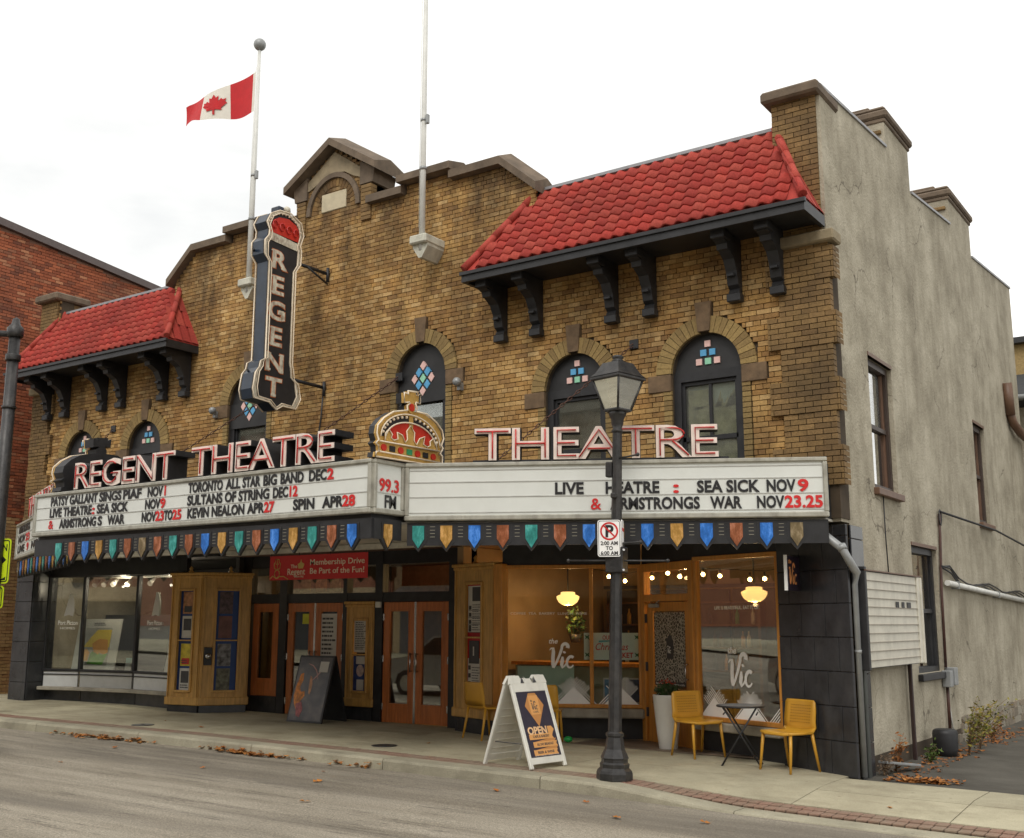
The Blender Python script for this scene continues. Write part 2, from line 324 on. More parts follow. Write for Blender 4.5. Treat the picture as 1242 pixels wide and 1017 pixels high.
def build(name, mb, mat, parent=None, label=None, kind=None, rnd=None, cat=None, group=None):
    if name in SPLIT and kind is None:
        cs = components(mb); nm = SPLIT[name]
        if len(cs) > 1 and parent is not None:
            o = None
            for c in cs:
                sm = set(mb.sm); sub = MB(); ix = {}
                for k in c:
                    fc = []
                    for i in mb.f[k]:
                        if i not in ix: ix[i] = len(sub.v); sub.v.append(mb.v[i])
                        fc.append(ix[i])
                    sub.f.append(tuple(fc))
                    if k in sm: sub.sm.append(len(sub.f)-1)
                o = build1(nm, sub, mat, parent, label)
            return o
        name = nm
    return build1(name, mb, mat, parent, label, kind, rnd, cat, group)
def build1(name, mb, mat, parent=None, label=None, kind=None, rnd=None, cat=None, group=None):
    me = bpy.data.meshes.new(name); off = wl(parent)
    me.from_pydata([(v[0]-off.x, v[1]-off.y, v[2]-off.z) for v in mb.v], [], mb.f); me.materials.append(mat)
    if mb.sm:
        fl = [False]*len(me.polygons)
        for i in mb.sm: fl[i] = True
        me.polygons.foreach_set('use_smooth', fl)
    if rnd:
        at = me.attributes.new('rnd', 'FLOAT', 'FACE'); at.data.foreach_set('value', rnd)
    me.validate(); me.update()
    bm = bmesh.new(); bm.from_mesh(me); bmesh.ops.recalc_face_normals(bm, faces=bm.faces); bm.to_mesh(me); bm.free()
    o = bpy.data.objects.new(name, me); C.objects.link(o); o.parent = parent
    return tag(o, label, cat, group, kind)
def tag(o, label=None, cat=None, group=None, kind=None):
    if label: o['label'] = label
    if cat: o['category'] = cat
    if group: o['group'] = group
    if kind: o['kind'] = kind
    return o
def thing(name, label, cat, loc=(0, 0, 0), rz=0, group=None):
    o = bpy.data.objects.new(name, None); C.objects.link(o); o.empty_display_size = .1
    o.location = loc; o.rotation_euler = (0, 0, rz); WL[o.name] = loc; return tag(o, label, cat, group)
def inst(name, me, parent, loc, rot=(0, 0, 0), scale=(1, 1, 1)):
    o = bpy.data.objects.new(name, me); C.objects.link(o); o.parent = parent; off = wl(parent)
    o.location = Vector(loc)-off; o.rotation_euler = rot; o.scale = scale; return o
def copy_tree(o, parent=None):
    c = o.copy(); C.objects.link(c); c.parent = parent
    for ch in [k for k in bpy.data.objects if k.parent == o]: copy_tree(ch, c)
    return c
def copy_thing(o, loc, rz, label):
    kids = {}
    for k in bpy.data.objects:
        if k.parent: kids.setdefault(k.parent.name, []).append(k)
    def rec(a, p):
        c = a.copy(); C.objects.link(c); c.parent = p
        for ch in kids.get(a.name, []): rec(ch, c)
        return c
    c = rec(o, None); c.location = loc; c.rotation_euler = (0, 0, rz); c['label'] = label; return c
def mesh_of(name, mb, mat):
    me = bpy.data.meshes.new(name); me.from_pydata(mb.v, [], mb.f); me.materials.append(mat)
    if mb.sm:
        fl = [False]*len(me.polygons)
        for i in mb.sm: fl[i] = True
        me.polygons.foreach_set('use_smooth', fl)
    me.validate(); me.update()
    bm = bmesh.new(); bm.from_mesh(me); bmesh.ops.recalc_face_normals(bm, faces=bm.faces); bm.to_mesh(me); bm.free(); return me
GS = -.0117
def G(x): return GS*x
# ------------------------------------------------------------------ lettering
_gl = {}
_tc = bpy.data.curves.new('t', 'FONT'); _to = bpy.data.objects.new('t', _tc); C.objects.link(_to)
def _bb(body, off=0., ext=0., shear=0., keep=False):
    _tc.body = body; _tc.offset = off; _tc.extrude = ext; _tc.shear = shear; _tc.size = 1; _tc.resolution_u = 3
    bpy.context.view_layer.update(); dg = bpy.context.evaluated_depsgraph_get()
    me = bpy.data.meshes.new_from_object(_to.evaluated_get(dg), depsgraph=dg)
    xs = [v.co.x for v in me.vertices]; ys = [v.co.y for v in me.vertices]
    r = (min(xs), max(xs), min(ys), max(ys)) if xs else (0, 0, 0, 0)
    if keep: return me, r
    bpy.data.meshes.remove(me); return r
CAPH = _bb('H')[3]; _bar = _bb('||')[1]
_adv = {}
def adv(c):
    if c not in _adv: _adv[c] = (_bb('|'+c+'|')[1]-_bar)/CAPH
    return _adv[c]
def glyph(c, bold=0., ext=.01, shear=0.):
    k = (c, bold, ext, shear)
    if k not in _gl:
        me, r = _bb(c, bold*CAPH, ext, shear, True)
        for v in me.vertices: v.co.x /= CAPH; v.co.y /= CAPH
        _gl[k] = me
    return _gl[k]
def txtw(s, h, wf=1.): return sum(adv(c) for c in s)*h*wf
def text_mb(s, fr, x0, x1, y, z, h, bold=0., shear=0., ext=.001, wf=None):
    """one mesh of flat lettering on plane y of frame; returns MB in world coordinates"""
    tot = sum(adv(c) for c in s)*h; w = wf if wf else ((x1-x0)/tot if x1 is not None else 1.)
    mb = MB(); x = x0
    for c in s:
        if c != ' ':
            g = glyph(c, bold, ext, shear); k = len(mb.v)
            for v in g.vertices: mb.v.append(tuple(fr.m @ Vector((x+v.co.x*h*w, y-v.co.z, z+v.co.y*h))))
            for p in g.polygons: mb.f.append(tuple(k+i for i in p.vertices))
        x += adv(c)*h*w
    return mb
def letters(s, fr, x0, x1, y, z, h, mat, parent, bold=.03, ext=.006, wf=None, name='letter'):
    """every letter an object of its own"""
    tot = sum(adv(c) for c in s)*h; w = wf if wf else (x1-x0)/tot; x = x0; off = wl(parent)
    rot = fr.m.to_3x3() @ Matrix(((1, 0, 0), (0, 0, -1), (0, 1, 0))); R4 = rot.to_4x4()
    for c in s:
        if c != ' ':
            g = glyph(c, bold if c != '&' else .015, ext); key = (g.name, mat.name)
            if key not in _gl:
                m2 = g.copy(); m2.materials.clear(); m2.materials.append(mat); m2.name = name; _gl[key] = m2
            o = bpy.data.objects.new(name, _gl[key]); C.objects.link(o); o.parent = parent
            o.matrix_local = Matrix.Translation(fr.m @ Vector((x, y, z))-off) @ R4 @ Matrix.Diagonal((h*w, h, 1, 1))
        x += adv(c)*h*w
def flatprint(s, fr, x0, x1, y, z, h, mat, parent, name='lettering', **k):
    return build(name, text_mb(s, fr, x0, x1, y, z, h, **k), mat, parent)
def bars(fr, x0, x1, y, z0, z1, n, mat, parent, seed=1, name='printed_lines', fill=.45):
    r = random.Random(seed); mb = MB(fr); st = (z1-z0)/n
    for i in range(n):
        z = z1-st*(i+.5); x = x0
        e = x1-(x1-x0)*r.random()*.35
        while x < e-.004:
            w = min((x1-x0)*(.08+.2*r.random()), e-x); mb.box(x, x+w, y-.001, y, z-st*fill/2, z+st*fill/2); x += w+(x1-x0)*.035
    return build(name, mb, mat, parent, kind='stuff')
# ================================================================== GROUND
def drop(x):
    t = min(max((x+2.3)/2.1, 0), 1); return .115*t*t*(3-2*t)
KE = [(-60, -2.6), (-13.2, -2.5), (-9.4, -2.27), (-6, -2.24), (-2.5, -2.31), (-.4, -2.44), (1.2, -2.53), (60, -4.5)]
def kedge(x):
    for (a, b), (c, d) in zip(KE, KE[1:]):
        if a <= x <= c: return b+(d-b)*(x-a)/(c-a)
    return KE[0][1] if x < KE[0][0] else KE[-1][1]
def S(x, y):
    t = min(max((-y-.9)/(abs(kedge(x))-.9), 0), 1); return G(x)-drop(x)*t
def strip(name, mat, ys, zf, x0, x1, step, parent=None, **k):
    mb = MB(); n = int((x1-x0)/step); m = len(ys(x0)); ids = []
    for i in range(n+1):
        x = x0+(x1-x0)*i/n; ids.append(mb.av(*[(x, y, zf(x, y)) for y in ys(x)]))
    for a, b in zip(ids, ids[1:]):
        for j in range(m-1): mb.f.append((a+j, b+j, b+j+1, a+j+1))
    return build(name, mb, mat, parent, **k)
mb = MB(); mb.face((-400, -400, G(-400)-.19), (400, -400, G(400)-.19), (400, 400, G(400)-.19), (-400, 400, G(-400)-.19))
build('ground', mb, m_lot, kind='structure')
strip('road', m_road, lambda x: [-13.5, -9, -6, -4, kedge(x)+.02], lambda x, y: G(x)-.135+(.012 if y < -5 else 0), -140, 140, 2.0, kind='structure')
# the paved yard beside the building
mb = MB(); mb.face((.02, -.18, G(0)-.03), (1.9, -.2, G(2)-.05), (40, -1.2, G(40)-.05), (40, 30, G(40)-.05), (.02, 30, G(0)-.03))
build('parking_yard', mb, m_lot, kind='structure')
# kerb stones
kerb = strip('kerb', m_kerb, lambda x: [kedge(x)+.02, kedge(x)+.021], lambda x, y: G(x)-.16, -60, -59, .5, kind='structure')
xk = -46.; nk = 0
while xk < 30:
    L = 2.4; xe = xk+L-.012; mb = MB(); ids = []
    for i in range(9):
        x = xk+(xe-xk)*i/8; e = kedge(x); z = S(x, e); ids.append(mb.av((x, e+.30, z-.2), (x, e+.30, z), (x, e+.03, z), (x, e+.012, z-.008), (x, e, z-.03), (x, e, G(x)-.2)))
    for a, b in zip(ids, ids[1:]):
        for j in range(5): mb.f.append((a+j, b+j, b+j+1, a+j+1))
    mb.f.append(tuple(ids[0]+j for j in range(6))); mb.f.append(tuple(ids[-1]+j for j in range(5, -1, -1)))
    build('kerb_stone', mb, m_kerb, kerb); xk += L
# sidewalk: a bed with slabs lying on it, joints open
walk = strip('sidewalk', m_mortar, lambda x: [kedge(x)+.05, -1.2, -.5, 2.4 if x < 0 else -.19], lambda x, y: S(x, y)-.03, -46, 0, .5, kind='structure')
strip('sidewalk', m_mortar, lambda x: [kedge(x)+.05, -1.2, -.5, -.19], lambda x, y: S(x, y)-.035, 0, 30, .5, kind='structure')
def slab(x0, x1, y0f, y1f):
    g = .006; mb = MB(); nx = max(2, int((x1-x0)/.35)); ny = 5; ids = []
    for i in range(nx+1):
        x = x0+g+(x1-x0-2*g)*i/nx; a = y0f(x)+g; b = y1f(x)-g
        ids.append(mb.av((x, a, S(x, a)-.03), *[(x, a+(b-a)*j/ny, S(x, a+(b-a)*j/ny)) for j in range(ny+1)], (x, b, S(x, b)-.03)))
    for p, q in zip(ids, ids[1:]):
        for j in range(ny+2): mb.f.append((p+j, q+j, q+j+1, p+j+1))
    for p in (ids[0], ids[-1]): mb.f.append(tuple(p+j for j in range(ny+3)))
    return build('concrete_slab', mb, m_walk, walk)
inner = lambda x: kedge(x)+.30+.30
xs = [-46, -38, -30, -24, -20.5, -17.2, -13.6, -9.9, -6.6, -3.1, -.02]
for a, b in zip(xs, xs[1:]):
    slab(a, b, inner, lambda x: .15)
    if b > -17.3: slab(a, b, lambda x: .15, lambda x: 2.3)
for a, b in ((-.02, 1.55), (1.55, 3.1), (3.1, 4.7), (4.7, 6.3), (6.3, 8), (8, 12), (12, 18)):
    slab(a, b, inner, lambda x: -1.12); slab(a, b, lambda x: -1.12, lambda x: -.19)
# red brick pavers between slab and kerb, laid as soldiers: 300 nearest singly, the rest joined
pav = []
x = -30.
while x < 14:
    for r in range(2): pav.append((x, r))
    x += .118
pav.sort(key=lambda p: abs(p[0]+1.5)); rb = random.Random(3)
mb1 = MB(); mb1.bbox(-.054, .054, -.070, .070, -.05, 0, .006); pm = mesh_of('paver', mb1, m_paver)
bed = strip('brick_strip', m_mortar, lambda x: [kedge(x)+.30, kedge(x)+.60], lambda x, y: S(x, y)-.012, -46, 30, .5, kind='structure')
rest = MB(); rr = []
for k, (x, r) in enumerate(pav):
    y = kedge(x)+.30+.075+r*.15; z = S(x, y)+rb.uniform(-.002, .002)
    if k < 300: inst('paver', pm, bed, (x, y, z), (0, 0, rb.uniform(-.02, .02)))
    else:
        rest.box(x-.054, x+.054, y-.070, y+.070, z-.03, z); rr += [rb.random()]*6
build('pavers_beyond', rest, m_paver, bed, kind='stuff', rnd=rr)

# ================================================================== THEATRE BUILDING
XC = -8.55; XL = -17.15; XR = 0.0
B = thing('theatre_building', 'ochre brick theatre with two red tiled roof slopes, a central gable and glass shopfronts', 'theatre', (XC, 0, 0))
def top(x):
    """height of the front wall at x"""
    h = abs(x-XC)
    if h < .86: return 9.40 + (1-h/.86)*.52
    if h < 1.62: return 8.72
    if h < 2.58: return 8.88
    if h < 3.58: return 8.74
    if h < 4.2: return 8.74-(h-3.58)/.62*.50
    if h < 7.95: return 7.70
    return 8.5
WIN = [(-1.66, 5.06, 0), (-3.70, 5.06, 0), (-6.54, 5.62, 1), (-10.52, 5.62, 1), (-13.37, 5.06, 0), (-15.40, 5.06, 0)]
def inhole(x, z, ring=True):
    for cx, zs, k in WIN:
        R = .73 if ring else .5
        if z >= zs:
            if (x-cx)**2+(z-zs)**2 < R*R: return True
            if ring and abs(x-cx) < .12 and z < zs+.93: return True
        elif abs(x-cx) < .5: return True
        elif ring and abs(x-cx) < .86 and zs-.25 < z: return True
        elif ring and abs(x-cx) < .62: return True
    return False
# wall core behind the bricks (mortar), with the window openings left free: strips between and round the openings
def wallcore():
    mb = MB(); y0, y1 = .02, .32
    def seg(x0, x1, z0, topf):
        n = max(1, int((x1-x0)/.15)); 
        for i in range(n):
            a = x0+(x1-x0)*i/n; b = x0+(x1-x0)*(i+1)/n; m = (a+b)/2
            zt = max(min(top(a+.001), top(b-.001)), z0+.01); zt0 = top(a+.0005); zt1 = top(b-.0005)
            if abs(zt0-zt1) > .2: zt0 = zt1 = top(m)
            mb.prism([(a, z0(a) if callable(z0) else z0), (b, z0(b) if callable(z0) else z0), (b, zt1), (a, zt0)], y0, y1)
    ws = sorted(WIN); x = XL
    for cx, zs, k in ws:
        for (p, q) in split(x, cx-.5): seg(p, q, 2.97, top)
        n = 16
        for i in range(n):
            a = cx-.5+i/n; b = a+1/n
            za = zs+math.sqrt(max(0, .25-(a-cx)**2)); zb = zs+math.sqrt(max(0, .25-(b-cx)**2))
            mb.prism([(a, za), (b, zb), (b, top(b)), (a, top(a))], y0, y1)
        mb.box(cx-.5, cx+.5, y0, y1, 2.97, 3.45); x = cx+.5
    for (p, q) in split(x, XR): seg(p, q, 2.97, top)
    return mb
def split(a, b):
    """cut an x-range at the jumps of the skyline"""
    c = sorted(set([a, b]+[v for h in (.86, 1.62, 2.58, 3.58, 4.2, 7.95) for v in (XC-h, XC+h) if a < v < b])); return list(zip(c, c[1:]))
build('wall_core', wallcore(), m_mortar, B)
# bricks, course by course, clipped at openings and skyline
BW, BH, JT = .205, .0705, .010
rb = random.Random(11); full = []; cut = []; crse = 0; z = 3.5
PIL = [(XL, -16.55), (-.60, .10)]
while z < 10.1:
    zm = z+BH/2; xs = []; 
    ok = [];  x = XL; st = .02; cur = None
    while x <= XR:
        inside = top(x) > z+BH*.8 and not inhole(x, zm) and not (x < -16.55 or x > -.60)
        if inside and cur is None: cur = x
        if not inside and cur is not None:
            ok.append((cur, x)); cur = None
        x += st
    if cur is not None: ok.append((cur, XR))
    hd = (crse % 6 == 5); w = BW/2 if hd else BW; o = (crse % 2)*w/2
    for a, b in ok:
        k = math.floor((a-o)/w)
        while True:
            p = k*w+o; q = p+w; k += 1
            if p >= b: break
            p2, q2 = max(p, a), min(q, b)
            if q2-p2 < .03: continue
            (full if (p2 == p and q2 == q and not hd) else cut).append((p2+JT/2, q2-JT/2, z+JT/2, z+BH-JT/2))
    z += BH; crse += 1
full.sort(key=lambda t: math.dist((t[0], 0, t[2]), (4.3, -13.2, 1.75)))
b1m = MB(); b1m.box(-(BW-JT)/2, (BW-JT)/2, -.012, .02, -(BH-JT)/2, (BH-JT)/2); bm1 = mesh_of('brick', b1m, m_brick)
wallp = build('brick_wall', MB().box(XL+.05, XR-.05, .30, .34, 3.0, 8.0), m_mortar, B)
for a, b, c, d in full[:300]:
    inst('brick', bm1, wallp, ((a+b)/2, rb.uniform(-.004, .003), (c+d)/2), (0, rb.uniform(-.012, .012), 0))
rest = MB(); rr = []
def addbrick(mb, rr, a, b, c, d, y=-.012, yb=.02):
    y += rb.uniform(-.004, .004); k = mb.av((a, y, c), (b, y, c), (b, y, d), (a, y, d), (a, yb, c), (b, yb, c), (b, yb, d), (a, yb, d))
    for q in ((0, 1, 2, 3), (0, 4, 5, 1), (1, 5, 6, 2), (2, 6, 7, 3), (3, 7, 4, 0)): mb.f.append(tuple(k+i for i in q))
    rr += [rb.random()]*5
for t in full[300:]+cut: addbrick(rest, rr, *t)
build('brick_courses', rest, m_brick, B, kind='stuff', rnd=rr)
# corner piers: long and short brick quoins standing proud, stone band, upper shaft, cap
for side, (px0, px1) in enumerate(PIL):
    right = side == 1; q = MB(); rr = []; z = 3.4; c = 0
    core = MB().box(px0+.02, px1-.04, -.04, .3, 3.0, 6.5).box(px0+.02, px1-.12, -.02, .55, 6.5, 8.5)
    build('pier_core', core, m_mortar, B)
    while z < 8.5:
        low = z < 6.45
        if low:
            big = int((z-3.4)/.43) % 2 == 0; e = .16 if big else 0.
            a, b = (px0+.0, px1-.02+(.06 if big else 0)) if right else (px0-.0, px1)
            if right: a -= e
            else: b += e
            y = -.06-(.015 if big else 0)
        else: a, b = (px0, px1-.10) if right else (px0, px1); y = -.035; 
        w = BW; o = (c % 2)*w/2; k = math.floor((a-o)/w)
        while k*w+o < b:
            p, r_ = max(k*w+o, a), min((k+1)*w+o, b); k += 1
            if r_-p > .025: addbrick(q, rr, p+JT/2, r_-JT/2, z+JT/2, z+BH-JT/2, y, .05)
        if right and low:  # return face towards the yard
            for yy in ((0.0, .10) if big else ()):
                s0, s1 = b-.02, b; k2 = q.av((s1, y+.0, z+JT/2), (s1, .16, z+JT/2), (s1, .16, z+BH-JT/2), (s1, y, z+BH-JT/2)); q.f.append((k2, k2+1, k2+2, k2+3)); rr.append(rb.random()); break
        z += BH; c += 1
    build('quoin_bricks', q, m_quoin, B, kind='stuff', rnd=rr)
    s = MB().bbox(px0-.04, px1+(.08 if right else .04), -.16, .16, 6.47, 6.62, .02); build('stone_band', s, m_copingtop, B)
    x0, x1 = (px0-.10, px1-.02) if right else (px0-.08, px1+.12)
    s = MB().bbox(x0, x1, -.17, .68, 8.50, 8.66, .03); build('pier_cap', s, m_coping, B)
    if not right: build('pier_shaft_side', MB().box(px0+.02, px1+.0, .05, .55, 7.4, 8.49), m_quoin, B)

# arches over the windows: each voussoir a brick
for cx, zs, k in WIN:
    fr = thing
    ar = build('window_arch', MB().prism([(cx+.52*math.cos(a*PI/20), zs+.52*math.sin(a*PI/20)) for a in range(21)]+[(cx+.70*math.cos(a*PI/20), zs+.70*math.sin(a*PI/20)) for a in range(20, -1, -1)], .005, .2), m_mortar, B)
    n = 24
    for i in range(n):
        a0 = PI*i/n+.006; a1 = PI*(i+1)/n-.006
        if abs((a0+a1)/2-PI/2) < .16: continue
        mb = MB().prism([(cx+.5*math.cos(a0), zs+.5*math.sin(a0)), (cx+.725*math.cos(a0), zs+.725*math.sin(a0)), (cx+.725*math.cos(a1), zs+.725*math.sin(a1)), (cx+.5*math.cos(a1), zs+.5*math.sin(a1))], -.028-rb.random()*.008, .02)
        build('voussoir', mb, m_vouss, ar)
    mb = MB().prism([(cx-.085, zs+.52), (cx+.085, zs+.52), (cx+.12, zs+.92), (cx-.12, zs+.92)], -.05, .05); build('keystone', mb, m_block, ar)
    for sgn in (-1, 1):
        x0, x1 = sorted((cx+sgn*.505, cx+sgn*.85)); build('impost_block', MB().bbox(x0, x1, -.035, .03, zs-.24, zs-.005, .008), m_block, ar)
        x0, x1 = sorted((cx+sgn*.505, cx+sgn*.62)); q = MB(); rr = []; z = 3.5
        while z < zs-.26: addbrick(q, rr, x0, x1, z+.005, z+BH-.005, -.018, .05); z += BH
        build('jamb_bricks', q, m_vouss, ar, kind='stuff', rnd=rr)
# windows
m_pink = M('pale_pink_tile', (.80, .52, .47), .4, var=.08); m_sky = M('sky_blue_tile', (.10, .38, .66), .4, var=.1); m_mint = M('mint_tile', (.30, .66, .45), .4, var=.1)
m_blackpanel = M('black_panel', (.022, .022, .023), .55, var=.3, vs=4, bump=.1)
m_oldpaper = M('peeling_paper', (.62, .54, .34), .7, var=.35, vs=9)
m_blind = M('pale_curtain', (.34, .40, .34), .8, var=.25, vs=4)
for wi, (cx, zs, k) in enumerate(WIN):
    w = build('arched_window', MB().prism([(cx+.5*math.cos(PI*i/20), zs+.5*math.sin(PI*i/20)) for i in range(21)], .085, .12), m_blackpanel, B)
    # frame of the sash below
    mb = MB().box(cx-.5, cx-.40, .06, .20, 3.45, zs).box(cx+.40, cx+.5, .06, .20, 3.45, zs).box(cx-.4, cx+.4, .06, .20, zs-.12, zs).box(cx-.4, cx+.4, .10, .16, 4.13, 4.19).box(cx-.4, cx-.36, .10, .17, 3.45, zs-.12).box(cx+.36, cx+.4, .10, .17, 3.45, zs-.12).box(cx-.36, cx+.36, .10, .17, zs-.17, zs-.12)
    if wi == 0: mb.box(cx-.02, cx+.02, .11, .16, 4.19, zs-.17)
    build('window_frame', mb, m_black, w)
    build('pane', MB().box(cx-.36, cx+.36, .135, .14, 4.19, zs-.17), m_glassup, w)
    build('pane', MB().box(cx-.36, cx+.36, .125, .13, 3.5, 4.13), m_glassup, w)
    build('dark_room', MB().box(cx-.48, cx+.48, .9, .92, 3.4, zs), m_greywall, w)
    if wi in (0,):
        mb = MB(); rp = random.Random(4)
        mb.box(cx-.35, cx+.35, .17, .172, 3.5, 4.62)
        for i in range(16):
            x = cx-.33+.66*rp.random(); z0 = 4.62; mb.prism([(x-.05, z0-.06), (x+.05, z0-.04), (x+.02+.03*rp.random(), z0+.04+.16*rp.random())], .168, .171)
        build('peeling_paper', mb, m_oldpaper, w)
        build('pale_blind', MB().box(cx-.36, cx+.36, .20, .204, 4.19, zs-.17), M('greenish_white_blind', (.72, .78, .68), .7, var=.15), w)
        build('peeling_paper', MB().box(cx-.34, cx-.05, .16, .162, 4.6, 4.83), m_oldpaper, w)
    else: build('curtain_or_sky', MB().box(cx-.36, cx+(.36 if wi == 1 else .1), .30, .31, 3.5, zs-.3), m_blind, w)
    # coloured tiles set in the arched panel
    s = .085; c0 = zs+.22
    if k == 0:
        pat = [(0, .15, m_pink), (-.065, .03, m_sky), (.065, .03, m_sky), (-.13, -.09, m_pink), (0, -.09, m_mint), (.13, -.09, m_pink)]
        for dx, dz, mt in pat: build('colour_tile', MB().box(cx+dx-s/2, cx+dx+s/2, .065, .09, c0+dz-s/2, c0+dz+s/2), mt, w)
    else:
        c0 = zs-.06
        for i in range(3):
            for j in range(3):
                u = (i-j)*.085; v = (i+j-2)*.085*1.2; mt = m_mint if i == j == 1 else (m_pink if (i+j) % 2 == 0 else m_sky)
                build('colour_tile', MB().prism([(cx+u-.062, c0+v), (cx+u, c0+v-.078), (cx+u+.062, c0+v), (cx+u, c0+v+.078)], .04, .09), mt, w)
        # blank panel continues below the spring of the taller windows
        build('lower_panel', MB().box(cx-.5, cx+.5, .05, .11, zs-.45, zs+.0), m_blackpanel, w)

# coping stones: saddle-backed, along a skyline path
def coping(path, y0, y1, h=.13, rise=.16, name='coping', mat=None, parent=B):
    mb = MB(); ids = []; ym = (y0+y1)/2
    for (x, z) in path: ids.append(mb.av((x, y0, z), (x, y0, z+h), (x, ym, z+h+rise), (x, y1, z+h), (x, y1, z)))
    for a, b in zip(ids, ids[1:]):
        for j in range(5): mb.f.append((a+j, b+j, b+(j+1) % 5, a+(j+1) % 5))
    mb.f.append(tuple(ids[0]+j for j in range(5))); mb.f.append(tuple(ids[-1]+j for j in range(4, -1, -1)))
    return build(name, mb, mat or m_coping, parent)
for s in (-1, 1):
    X = lambda h: XC+s*h
    coping([(X(2.62), 8.72), (X(3.60), 8.72), (X(4.28), 8.14)], -.16, .55)
    coping([(X(.84), 8.70), (X(1.62), 8.70)], -.14, .5)
    coping([(X(1.56), 8.87), (X(2.66), 8.87)], -.20, .60, .12, .1)
    build('merlon', MB().box(min(X(1.66), X(2.56)), max(X(1.66), X(2.56)), .33, .5, 8.2, 8.86), m_quoin, B)
    build('parapet_return', MB().box(min(X(4.0), X(4.2)), max(X(4.0), X(4.2)), .05, .5, 7.6, 8.14), m_quoin, B)
# gable block
g = build('gable', MB().prism([(XC-.86, 8.3), (XC+.86, 8.3), (XC+.86, 9.41), (XC, 9.96), (XC-.86, 9.41)], .02, .52), m_gable, B)
coping([(XC-1.08, 9.26), (XC, 9.94), (XC+1.08, 9.26)], -.20, .64, .13, .14, parent=g)
for s in (-1, 1):
    x0, x1 = sorted((XC+s*.88, XC+s*.66)); q = MB(); rr = []; z = 8.45
    while z < 9.08:
        addbrick(q, rr, x0, x1, z+.005, z+BH-.005, -.05, .1); z += BH
    build('corner_bricks', q, m_quoin, g, kind='stuff', rnd=rr)
    build('shoulder_stone', MB().prism([(XC+s*.63, 9.10), (XC+s*.92, 9.10), (XC+s*.96, 9.33), (XC+s*.63, 9.52)], -.06, .5), m_coping, g)
build('stone_face', MB().prism([(XC-.84, 9.28), (XC-.60, 9.26), (XC-.45, 9.32), (XC-.25, 9.44), (XC, 9.48), (XC+.25, 9.44), (XC+.45, 9.32), (XC+.60, 9.26), (XC+.84, 9.28), (XC, 9.86)], -.035, .1), m_gable, g)
KR = .86
arch = build('gable_arch', MB().prism([(XC+.54*math.cos(PI*i/20), 8.78+.60*math.sin(PI*i/20)) for i in range(21)]+[(XC+.63*math.cos(PI*i/20), 8.78+.69*math.sin(PI*i/20)) for i in range(20, -1, -1)], -.06, .1), m_coping, g)
n = 19
for i in range(n):
    a0 = PI*i/n+.012; a1 = PI*(i+1)/n-.012
    build('voussoir', MB().prism([(XC+.40*math.cos(a0), 8.78+.45*math.sin(a0)), (XC+.53*math.cos(a0), 8.78+.59*math.sin(a0)), (XC+.53*math.cos(a1), 8.78+.59*math.sin(a1)), (XC+.40*math.cos(a1), 8.78+.45*math.sin(a1))], -.02, .1), m_brick, g)
build('date_stone', MB().bbox(XC-.29, XC+.29, -.03, .06, 8.79, 9.12, .01), m_plaque, g)

